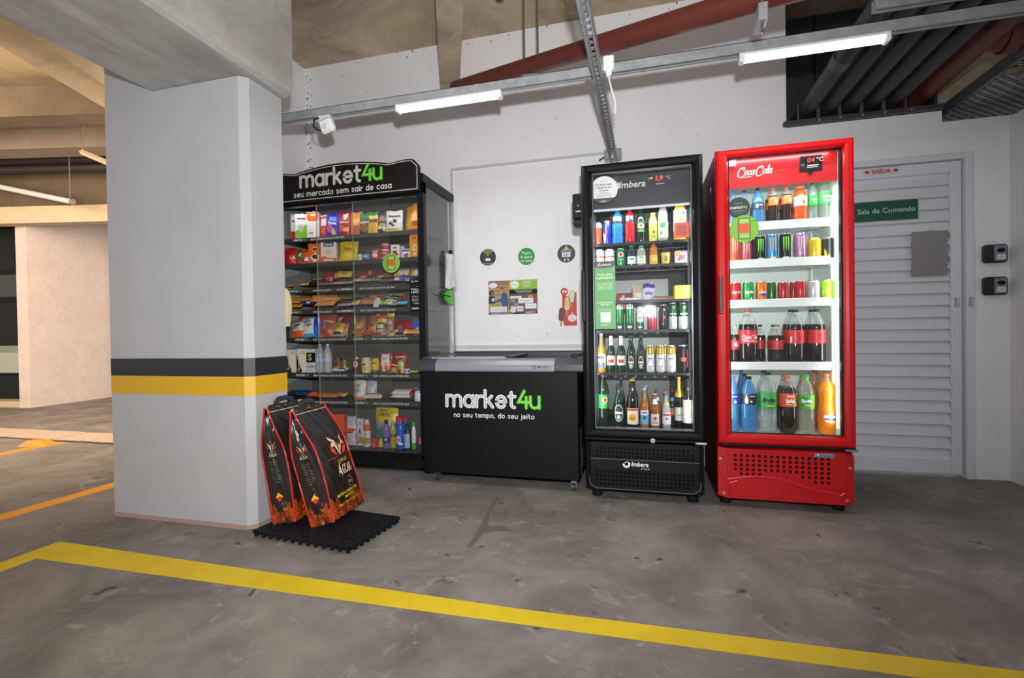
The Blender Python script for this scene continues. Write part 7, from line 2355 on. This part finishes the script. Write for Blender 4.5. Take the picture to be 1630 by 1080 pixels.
goods('packets on the fourth cabinet shelf', [
('packet','candy_bar','short orange bar at the start of the fourth shelf','snack bar',-2.719,3.42,1.243,.086,0,dict(t=.018,c='e8921c',l=.06,tilt=30)),
('packet','candy_bar','long orange stick lying on top of another against the bracket','snack bar',-2.773,3.55,1.311,.174,0,dict(t=.014,rot=22,c='d8851a',l=.04,tilt=40)),
('packet','candy_bar','long orange stick just under the upper one','snack bar',-2.758,3.5,1.286,.142,0,dict(t=.014,rot=20,c='e8a028',l=.04,tilt=40)),
('packet','candy_bar','navy blue bar with a white star shape','snack bar',-2.657,3.46,1.269,.122,0,dict(t=.016,rot=18,reg=[('ell',.6,.4,.15,.3,'e4e6ea')],c='1f3c88',l=.05,tilt=40)),
('packet','snack_packet','long orange snack packet with a shiny end','snack bar',-2.502,3.47,1.298,.201,0,dict(t=.03,rot=18,reg=[('rect',0,.15,0,1,'e8801c'),('diag',.4,.6,.3,'e8b07a')],c='e08a3a',l=.085,tilt=45)),
('packet','snack_packet','crumpled golden orange packet at the front of the fourth shelf','snack bar',-2.455,3.43,1.252,.193,0,dict(t=.03,rot=-6,reg=[('ell',.7,.5,.2,.3,'f0b03a'),('rect',.85,1,0,1,'f2a02c')],c='e8a050',l=.075,tilt=35)),
('packet','snack_packet','dark and gold packet behind the orange ones','snack bar',-2.401,3.5,1.301,.086,0,dict(t=.02,rot=10,reg=[('ell',.5,.3,.3,.3,'e0a828')],c='8a7030',l=.06,tilt=50)),
('packet','snack_packet','cream flat packet beside the glass edge on the fourth shelf','snack bar',-2.276,3.42,1.241,.126,0,dict(t=.014,rot=-10,c='d9cdbb',l=.05,tilt=25)),
('packet','candy_bar','brownish stick leaning to the back of the fourth shelf','snack bar',-2.365,3.56,1.313,.098,0,dict(t=.012,rot=30,c='8f6e58',l=.04,tilt=45)),
('packet','snack_packet','pale yellow nut packet on the fourth shelf','snack bar',-2.187,3.44,1.258,.068,0,dict(t=.02,reg=[('ell',.5,.5,.25,.25,'a09040')],c='d8cf9a',l=.07,tilt=40)),
('packet','candy_bar','olive brown bars packet leaning to the back','snack bar',-2.241,3.56,1.323,.075,0,dict(t=.014,rot=30,c='6a5f3a',l=.05,tilt=50)),
('packet','snack_packet','wide salmon orange packet spread on the fourth shelf','snack bar',-2.088,3.46,1.265,.119,0,dict(t=.022,rot=14,c='e09060',l=.1,tilt=35)),
('packet','candy_bar','long amber stick lying across the salmon packet','snack bar',-2.066,3.55,1.309,.125,0,dict(t=.014,rot=24,c='d88a3a',l=.04,tilt=45)),
('packet','candy_bar','rust brown bar beside the amber stick','snack bar',-2.029,3.53,1.29,.062,0,dict(t=.014,rot=14,c='9a5030',l=.05,tilt=45)),
('packet','mint_tin','round white mint tin lying at the shelf front','tin',-1.992,3.415,1.2525,.044,0,dict(t=.016,reg=[('ell',.5,.5,.35,.35,'d3d1ce')],c='e2e0dc',l=.085,tilt=65)),
('packet','candy_roll','yellow and green candy roll beside the round tin','candy',-1.941,3.42,1.247,.065,0,dict(t=.02,reg=[('rect',.45,.85,0,1,'7ac04a')],c='d8d84a',l=.06,tilt=40)),
('packet','candy_roll','silver and black gum pack in the upper heap of the fourth shelf','candy',-1.917,3.5,1.276,.096,0,dict(t=.018,rot=18,reg=[('diag',.4,.62,.2,'3a3a3a')],c='d0d0ca',l=.05,tilt=45)),
('packet','candy_roll','grey white gum pack crossing the silver and black one','candy',-1.967,3.55,1.31,.083,0,dict(t=.016,rot=-25,reg=[('diag',.4,.6,.2,'5a4a2a')],c='b9b5a8',l=.045,tilt=50)),
('packet','candy_roll','plain white gum pack at the shelf front','candy',-1.886,3.42,1.243,.04,0,dict(t=.014,c='e0deda',l=.04,tilt=40)),
('packet','candy_bar','khaki bar beside the plain white gum','snack bar',-1.846,3.42,1.237,.049,0,dict(t=.014,c='b0a078',l=.045,tilt=35)),
('packet','candy_bar','dark red bar leaning near the black notice','snack bar',-1.832,3.52,1.288,.071,0,dict(t=.014,rot=22,c='a03a34',l=.05,tilt=45)),
('packet','candy_roll','light blue mint roll in front of the black notice','candy',-1.78,3.42,1.24,.084,0,dict(t=.02,rot=6,c='6ab0c8',l=.05,tilt=35)),
('packet','candy_bar','thin khaki bar behind the dark red one','snack bar',-1.896,3.6,1.323,.072,0,dict(t=.01,rot=14,c='a8906a',l=.03,tilt=45)),
])
goods('snack bags on the fifth cabinet shelf', [
('pouch','chips_bag','rust brown snack bag lying behind at the start of the fifth shelf','snack pack',-2.803,3.56,.993,.145,.194,dict(c='a8501c',pillow=True,lean=14)),
('pouch','chips_bag','white and orange chips bag with a chip picture','snack pack',-2.732,3.43,.993,.116,.128,dict(c='dcd8d4',reg=[('band',0,.38,'e06a1c'),('ell',.5,.78,.35,.08,'7a4a2a'),('ell',.6,.3,.3,.12,'d8581a')],roll=-9,txt=[('Elma',.5,0,.5,'6a7080')],pillow=True,lean=14)),
('pouch','chips_bag','white and turquoise chips bag beside the white and orange one','snack pack',-2.672,3.47,.993,.125,.167,dict(c='d6dcdc',reg=[('band',0,.16,'3ab0c8'),('band',.88,1,'3aa8d0'),('ell',.5,.8,.3,.06,'7a6a5a'),('ell',.7,.6,.2,.08,'b07a4a')],roll=-8,pillow=True,lean=14)),
('pouch','chips_bag','royal blue snack bag with a red burst','snack pack',-2.636,3.52,.993,.083,.194,dict(c='1f5fd0',reg=[('diag',.3,.42,.5,'4a9af0'),('diag',.55,.66,.5,'4a9af0'),('ell',.65,.8,.3,.1,'c8302c'),('band',.9,1,'2a50b0')],roll=4,pillow=True,lean=14)),
('pouch','chips_bag','big red corn chips bag with white lettering','snack pack',-2.489,3.47,.993,.149,.191,dict(c='b04a3c',reg=[('ell',.75,.22,.16,.12,'e0a060'),('ell',.35,.45,.2,.1,'c8705c'),('diag',.1,.2,.6,'d08a70')],txt=[('Doritos',.62,.05,.62,'f0ece8')],pillow=True,lean=14)),
('pouch','chips_bag','dark red snack bag with a pale heart shape','snack pack',-2.404,3.53,.993,.123,.183,dict(c='7a1c20',reg=[('ell',.4,.8,.2,.12,'d8b0a8'),('ell',.7,.5,.2,.1,'c85a4a')],pillow=True,lean=14)),
('pouch','chips_bag','yellow and green peanut bag before the dark red one','snack pack',-2.368,3.44,.993,.088,.115,dict(c='c8a82c',reg=[('band',.05,.35,'3a2c20'),('ell',.4,.75,.25,.15,'8a9a2c'),('band',.4,.48,'e8d06a')],roll=6,pillow=True,lean=14)),
('packet','snack_packet','white flat packet along the shelf front','snack pack',-2.344,3.42,1.0005,.145,0,dict(t=.012,rot=-6,c='d8cfc4',l=.05,tilt=15)),
('pouch','chips_bag','salmon snack bag beside the yellow and green bag','snack pack',-2.335,3.48,.993,.061,.107,dict(c='d0806a',reg=[('band',.5,.62,'d8b04a')],pillow=True,lean=14)),
('pouch','chips_bag','orange brown noodle bag beside the glass edge','snack pack',-2.199,3.52,.993,.087,.167,dict(c='d06a34',reg=[('band',.85,1,'b04a2a')],roll=-12,pillow=True,lean=14)),
('pouch','chips_bag','amber snack bag with a cream square window','snack pack',-2.172,3.44,.993,.097,.121,dict(c='d88a40',reg=[('rect',.15,.75,.35,.75,'d8b87a'),('band',.86,1,'d0a02c')],roll=-10,pillow=True,lean=14)),
('pouch','chips_bag','rusty orange snack bag with pointed corner','snack pack',-2.107,3.49,.993,.088,.171,dict(c='c86a34',reg=[('ell',.5,.5,.3,.1,'8a4a2c'),('diag',.1,.25,-.4,'e88a3a')],roll=12,pillow=True,lean=14)),
('pouch','noodle_pack','yellow and dark noodle pack with a pale oval','snack pack',-1.994,3.46,.993,.095,.183,dict(c='3a3420',reg=[('band',.55,.72,'e8d02c'),('ell',.5,.42,.35,.12,'d8dca8'),('rect',0,.25,.4,1,'d8c02a'),('band',.78,.9,'c8502c')],lean=8,pillow=True)),
('pouch','noodle_pack','yellow and brown cookie pack with twisted top','snack pack',-1.945,3.5,.993,.081,.185,dict(c='8a5a34',reg=[('band',.8,1,'ead23a'),('ell',.5,.6,.3,.12,'d8b080'),('ell',.6,.3,.3,.1,'b89a4a')],lean=8,pillow=True)),
('pouch','chips_bag','big glossy red snack bag lying along the fifth shelf','snack pack',-1.836,3.51,.993,.16,.14,dict(c='a82c26',reg=[('ell',.35,.4,.2,.2,'8a8078'),('rect',.4,.7,.3,.45,'d86a5a')],lean=25,pillow=True)),
('pouch','snack_packet','tan cracker pack lying before the noodle packs','snack pack',-1.986,3.42,.993,.105,.079,dict(c='c08a68',reg=[('ell',.5,.5,.3,.2,'d8b090')],lean=40,pillow=True)),
('pouch','snack_packet','cream cookie pack in the middle of the fifth shelf','snack pack',-1.876,3.42,.993,.082,.065,dict(c='d3b080',reg=[('ell',.5,.5,.3,.25,'a8764a')],lean=40,pillow=True)),
('pouch','snack_packet','black and cream cookie pack before the red bag','snack pack',-1.811,3.43,.993,.082,.062,dict(c='b8a888',reg=[('band',.6,.9,'2c2624')],lean=45,pillow=True)),
('packet','snack_packet','flat red packet along the shelf front','snack pack',-2.034,3.42,1.004,.167,0,dict(t=.02,c='c8453c',l=.07,tilt=15)),
('packet','snack_packet','brown orange packet low beside the glass edge','snack pack',-2.158,3.43,1.028,.114,0,dict(t=.025,rot=-12,c='b87848',l=.07,tilt=40)),
('packet','snack_packet','white and black packet low at the shelf front','snack pack',-1.94,3.42,1.01,.088,0,dict(t=.016,rot=-14,reg=[('diag',.5,.7,.2,'2c2628')],c='d3ccc8',l=.05,tilt=25)),
('packet','snack_packet','magenta candy packet before the red snack bag','snack pack',-1.761,3.47,1.032,.125,0,dict(t=.02,rot=4,c='b02a6a',l=.05,tilt=40)),
('packet','snack_packet','navy blue packet low at the shelf front','snack pack',-1.801,3.42,1.005,.092,0,dict(t=.018,c='3a3460',l=.05,tilt=20)),
('packet','snack_packet','golden yellow candy packet with white end','snack pack',-1.693,3.425,1.013,.149,0,dict(t=.028,rot=8,reg=[('rect',0,.15,0,1,'dcd8d0')],c='e8a01c',l=.055,tilt=35)),
('box','cookie_box','blue cookie box standing at the end of the fifth shelf','box',-1.688,3.47,.993,.059,.128,dict(c='1f6ac0',d=.03,reg=[('ell',.7,.4,.2,.1,'e0e6f0'),('rect',.1,.9,.04,.12,'cfd8e8'),('ell',.3,.3,.2,.1,'4a8ae0')],rot=-4)),
])
goods('goods on the sixth cabinet shelf', [
('box','sugar_box','first white and black sugar box with golden upright lettering','box',-2.793,3.44,.708,.076,.188,dict(c='e0deda',d=.05,side='d0ceca',reg=[('diag',-1,.75,1.4,'1c1a18'),('ell',.7,.85,.2,.08,'d8c04a')],txt=[('Sweet',1.7,-.2,.45,'e0c03a',.1,1)],rot=10)),
('box','sugar_box','second white and black sugar box with golden upright lettering','box',-2.693,3.44,.708,.087,.193,dict(c='e0deda',d=.05,side='d0ceca',reg=[('diag',-1,.75,1.4,'1c1a18'),('ell',.7,.85,.2,.08,'d8c04a')],txt=[('Sweet',1.7,-.2,.45,'e0c03a',.1,1)],rot=10)),
('box','sugar_box','white and black sugar box with a single golden letter','box',-2.606,3.44,.708,.079,.192,dict(c='c9c9c7',d=.05,side='b8b8b6',reg=[('band',.42,.84,'191817'),('band',.2,.26,'8a8a88')],txt=[('S',.4,-.1,.52,'e0c03a')],rot=10)),
('bottle','water_bottle','clear water bottle with pale blue top beside the sugar boxes','bottle',-2.535,3.44,.708,.064,.23,dict(shape='water',body='clear:dfe6ea:0.45',cap='e4e6e8',label_band=(.38,.52,'b8c8dc'))),
('bottle','water_bottle','clear water bottle with pale blue top beside the brown sauce','bottle',-2.462,3.44,.708,.066,.23,dict(shape='water',body='clear:dfe6ea:0.45',cap='e4e6e8',label_band=(.38,.52,'b8c8dc'))),
('bottle','sauce_bottle','round brown and orange sauce bottle','bottle',-2.383,3.46,.708,.069,.115,dict(shape='jar',body='8a4a22:0.2',cap='3a2a20',label_band=(.1,.4,'d8702c'),marks=[('ell',0,.6,.5,.14,'2c2420')])),
('bottle','sauce_bottle','olive green pickle jar behind the brown sauce','jar',-2.349,3.5,.708,.048,.103,dict(shape='jar',body='7a8050:0.2',cap='5a6a3a')),
('packet','tuna_pack','white and blue flat pack before the brown sauce','food pack',-2.33,3.415,.719,.122,0,dict(t=.03,reg=[('diag',.3,.5,.1,'2c4a7a')],c='e0e2e2',l=.08,tilt=12)),
('bottle','ketchup_bottle','dark ketchup bottle with a white shield label','bottle',-2.206,3.45,.708,.051,.125,dict(shape='soft',body='5a2420:0.2',cap='d8d4d0',capk=1.1,marks=[('ell',0,.55,.7,.22,'e4e0da'),('ell',0,.55,.3,.1,'8a7a70')],rot=8)),
('bottle','mayonnaise_jar','cream mayonnaise bottle with yellow label','bottle',-2.113,3.44,.708,.077,.121,dict(shape='jar',body='e0cf9c:0.3',cap='d9d0b8',marks=[('rect',-.8,.3,.52,.62,'5a5c6a'),('rect',-.8,.8,.2,.42,'e6b83a'),('ell',.2,.3,.3,.07,'c8702c')],rot=8)),
('bottle','mustard_bottle','yellow mustard squeeze bottle on a dark cap','bottle',-2.034,3.44,.708,.065,.118,dict(shape='squeeze',body='e0b82c:0.3',cap='3a3a48',marks=[('ell',0,.58,.7,.24,'d8a81c'),('rect',-.6,.6,.62,.7,'7a3a1c'),('ell',0,.5,.3,.06,'f0e0a0')],rot=7)),
('pouch','ketchup_pouch','red ketchup pouch with a white shield panel','food pack',-1.947,3.44,.708,.105,.162,dict(c='9a2424',reg=[('diag',0,0,0,'e4e2de'),('rect',.22,.78,.3,.9,'e0ded8'),('rect',.3,.55,.05,.4,'e6e2dc'),('ell',.7,.28,.25,.12,'c83a2c'),('ell',.7,.42,.2,.08,'d8a03a')],txt=[('HEINZ',.45,0,.66,'3a3c44')],rot=6)),
('pouch','ketchup_pouch','deep red sauce pouch with green figure shapes','food pack',-1.841,3.47,.708,.112,.158,dict(c='921f24',reg=[('ell',.6,.35,.25,.2,'7ab82a'),('rect',.5,.8,.2,.4,'7ab82a')],txt=[('Tambaú',.7,.05,.72,'e8dcd8')],rot=5)),
('pouch','sauce_sachet','small red sachet with a green spot before the two red pouches','food pack',-1.859,3.41,.708,.062,.072,dict(t=.02,c='a02428',reg=[('ell',.5,.35,.32,.25,'7ab82a'),('band',.8,.92,'e8d8d4')],rot=5,lean=16)),
('bottle','seasoning_jar','small orange seasoning jar beside the red pouches','jar',-1.795,3.43,.708,.041,.034,dict(shape='jar',body='e08a5a:0.3',cap='e8dcd0')),
('bottle','seasoning_jar','small white and navy tin beside the orange jar','jar',-1.755,3.43,.708,.046,.034,dict(shape='spray',body='d8dade:0.3',cap='e4e4e6',capk=1.4,label_band=(.25,.7,'24386a'),marks=[('ell',.1,.5,.3,.14,'c8d0e0')])),
('packet','snack_packet','flat yellow sachet lying at the end of the sixth shelf','food pack',-1.686,3.42,.7142,.08,0,dict(t=.015,c='d8cf2c',l=.05,tilt=12)),
('pouch','snack_packet','yellow and red packet behind the freezer corner on the sixth shelf','food pack',-1.722,3.62,.708,.032,.126,dict(c='e8b81c',reg=[('ell',.5,.35,.35,.25,'d85a1c')])),
])
goods('goods on the seventh cabinet shelf', [
('packet','rice_bag','dark blue flat bag at the start of the seventh shelf','food pack',-2.747,3.46,.515,.208,0,dict(t=.04,reg=[('rect',0,.5,0,.4,'2a2c30')],c='1f4a78',l=.1,tilt=14)),
('packet','pasta_pack','flat orange red pack beside the dark blue bag','food pack',-2.58,3.45,.511,.124,0,dict(t=.035,reg=[('ell',.4,.3,.2,.2,'f0a06a')],c='e0501c',l=.09,tilt=14)),
('packet','pasta_pack','flat salmon pack in the middle of the seventh shelf','food pack',-2.445,3.45,.5079,.155,0,dict(t=.032,reg=[('band',.6,.8,'e8a888')],c='d87a52',l=.09,tilt=14)),
('packet','pasta_pack','long pale yellow pasta pack lying at a slant','food pack',-2.373,3.49,.512,.131,0,dict(t=.03,rot=-18,reg=[('diag',.4,.6,.1,'b07a3c')],c='e0c070',l=.05,tilt=25)),
('pouch','flour_bag','white flour bag with a dark red cross mark','food pack',-2.175,3.44,.496,.103,.152,dict(c='dfdcd8',t=.06,reg=[('band',0,.15,'e0862c'),('diag',.62,.68,0,'dfdcd8')],txt=[('X',.3,-.05,.62,'8a2a20'),('Dona',.5,-.02,.48,'7a3a34'),('farinha',.5,-.02,.4,'a84a3c')],rot=6,lean=2)),
('pouch','flour_bag','silver flour bag behind the cross marked white one','food pack',-2.111,3.5,.496,.095,.143,dict(c='b9bcc0',t=.05,reg=[('ell',.5,.5,.3,.2,'cfd2d6')],rot=4,lean=2)),
('packet','bean_bag','cream and black flat bag before the flour','food pack',-2.049,3.43,.512,.15,0,dict(t=.035,rot=10,reg=[('band',.55,.9,'2c2624'),('rect',.3,.7,.6,.75,'c9c4bc')],c='d8c8a0',l=.08,tilt=22)),
('packet','bean_bag','small brown red flat bag at the back','food pack',-2.064,3.6,.522,.074,0,dict(t=.03,c='7a4a40',l=.06,tilt=30)),
('packet','bean_bag','flat dark brown bag in the middle of the seventh shelf','food pack',-1.942,3.46,.5067,.106,0,dict(t=.03,c='3a2f2a',l=.08,tilt=14)),
('packet','rice_bag','lower white and red rice bag of a stack of two','food pack',-1.805,3.47,.506,.177,0,dict(t=.05,reg=[('rect',.9,1,0,1,'a02a2c'),('band',.88,1,'8a2a2c')],c='ddd6ce',l=.13,tilt=8)),
('packet','rice_bag','upper white and red rice bag of a stack of two','food pack',-1.808,3.47,.53,.171,0,dict(t=.05,reg=[('rect',.9,1,0,1,'a02a2c'),('band',.75,1,'942a2c'),('rect',.2,.8,.78,.9,'6a4a44')],c='e0dad2',l=.13,tilt=8)),
('pouch','sugar_bag','blue and white sugar bag hanging over the end of the seventh shelf','food pack',-1.668,3.415,.496,.052,.096,dict(c='d3d8e0',reg=[('band',.65,1,'2a4a8a'),('ell',.5,.75,.3,.1,'d8dce4')],rot=-6,lean=2)),
])
goods('goods on the cabinet base', [
('bottle','water_bottle','big blue capped water bottle behind the charcoal sacks','bottle',-2.817,3.44,.127,.092,.34,dict(shape='water',body='clear:7ab4d8:0.45',cap='1f5ad0',capk=1.5)),
('bottle','water_bottle','pale blue water bottle between the blue capped one and the wrapped one','bottle',-2.782,3.5,.127,.078,.313,dict(shape='water',body='clear:8fc0d8:0.45',cap='c9d8e0')),
('bottle','water_jug','big water jug with a bright blue label band','bottle',-2.639,3.44,.127,.142,.325,dict(shape='big',body='clear:7ab0d0:0.55',cap='d8e4ea',label_band=(.35,.58,'1f4ac0'),marks=[('ell',0,.46,.5,.06,'c8d8f0')])),
('pouch','soap_pack','pale pink tissue pack beside the orange soap pack','household pack',-2.473,3.46,.127,.068,.249,dict(c='d8b8b0',reg=[('ell',.5,.5,.2,.2,'c09a98')],lean=3)),
('box','soap_pack','orange and blue soap powder box','household pack',-2.366,3.44,.127,.108,.255,dict(c='e2582c',d=.06,side='c84a20',reg=[('rect',.05,.65,.5,.68,'2a3a9a'),('rect',.1,.8,0,.3,'2c46a8'),('ell',.6,.38,.25,.1,'e8c0b0')],txt=[('Brilhante',.5,-.12,.58,'e8ecf8')],rot=6)),
('pouch','soap_pack','lilac see-through pack beside the orange soap box','household pack',-2.277,3.46,.127,.093,.229,dict(c='c4b8c4',reg=[('ell',.4,.5,.25,.2,'d8d0da')],lean=4)),
('box','razor_pack','tall white razor pack with a dark shape','household pack',-2.187,3.46,.127,.054,.216,dict(c='dad8d6',d=.02,reg=[('ell',.4,.45,.18,.18,'3a3a3c'),('rect',.2,.8,.78,.86,'a8a6a4')],rot=6)),
('bottle','spray_can','orange and white spray can','bottle',-2.118,3.44,.127,.056,.215,dict(shape='spray',body='e2dcd8:0.3',cap='e6e4e2',label_band=(.58,.84,'e05a2c'),marks=[('ell',0,.26,.5,.12,'e0501f'),('ell',.1,.46,.25,.06,'d8786a')],rot=8)),
('pouch','cat_litter_bag','big yellow cat litter bag behind the cleaning bottles','household pack',-2.017,3.56,.127,.197,.291,dict(c='e3c60c',t=.09,reg=[('band',0,.5,'8f918c'),('ell',.45,.5,.6,.1,'a8aaa4'),('ell',.35,.32,.28,.14,'2f8a5a'),('diag',.7,.74,-.2,'c9ad0a')],txt=[('TIDY',.42,-.12,.86,'26221a',.075),('CATS',.5,-.08,.765,'26221a',.075)],rot=4,lean=4)),
('packet','sponge_pack','flat gold pack at the front of the cabinet base','household pack',-2.125,3.42,.166,.108,0,dict(t=.03,rot=-8,c='b8983c',l=.06,tilt=25)),
('packet','sponge_pack','grey pack under the white razor pack','household pack',-2.201,3.47,.191,.069,0,dict(t=.04,c='b9b5b0',l=.05,tilt=30)),
('packet','sponge_pack','flat orange red pack along the cabinet base front','household pack',-2.302,3.42,.237,.17,0,dict(t=.03,c='d8502c',l=.05,tilt=20)),
('bottle','paste_tub','short crimson tub at the front of the cabinet base','tub',-2.045,3.43,.127,.061,.069,dict(shape='spray',body='c01f3c:0.3',cap='c8304a',capk=1.5,marks=[('ell',0,.4,.6,.2,'d86a7a')])),
('bottle','soap_bottle','short yellow bottle behind the purple cleaner','bottle',-2.003,3.45,.127,.042,.066,dict(shape='soft',body='d8c01c:0.25',cap='c8b01c')),
('bottle','cleaner_bottle','purple cleaner bottle with a black cap','bottle',-1.945,3.43,.127,.059,.217,dict(shape='soft',body='7a62c0:0.2',cap='1f1b24',label_band=(.18,.4,'3a1f5a'),marks=[('ell',.2,.32,.4,.05,'c8a8d8')],rot=8)),
('bottle','oil_bottle','clear bottle of yellow green oil','bottle',-1.887,3.43,.127,.05,.221,dict(shape='water',body='clear:c8c060:0.5',liq='a89a1c:0.15',fill=.7,cap='d8dcc8',label_band=(.4,.52,'6a5a1c'),rot=8)),
('bottle','softener_bottle','blue softener bottle with red cap further back, beside the cat litter','bottle',-1.911,3.55,.127,.045,.228,dict(shape='soft',body='1f5ac0:0.25',cap='d02c2c',capk=1.2)),
('bottle','softener_bottle','front blue softener bottle with red cap and white swirl label','bottle',-1.823,3.43,.127,.067,.239,dict(shape='soft',body='1f5ac8:0.25',cap='d8302f',capk=1,marks=[('ell',-.2,.3,.55,.13,'e8ecf4'),('ell',-.15,.3,.35,.08,'c8304a'),('rect',0,.8,.14,.2,'e8ecf4')],rot=8)),
('bottle','softener_bottle','blue softener bottle with red cap behind the navy lotion','bottle',-1.824,3.52,.127,.054,.234,dict(shape='soft',body='1c54b8:0.25',cap='d02c2c',capk=1)),
('bottle','lotion_bottle','navy lotion bottle with a pale blue label','bottle',-1.761,3.43,.127,.059,.193,dict(shape='soft',body='1c2440:0.25',cap='1a1c2a',capk=1.3,marks=[('rect',-.8,.8,.06,.62,'9fb4cc')],rot=6)),
('bottle','cleaner_bottle','thin white bottle with a green cap and green base','bottle',-1.711,3.43,.127,.036,.209,dict(shape='soft',body='d6dcd6:0.25',liq='3aa83a:0.2',fill=.24,cap='3ab83a',capk=1.3,rot=4)),
('bottle','paste_tub','small pink tub at the back end of the cabinet base','tub',-1.742,3.6,.127,.035,.053,dict(shape='spray',body='d06a78:0.3',cap='d8808a')),
])
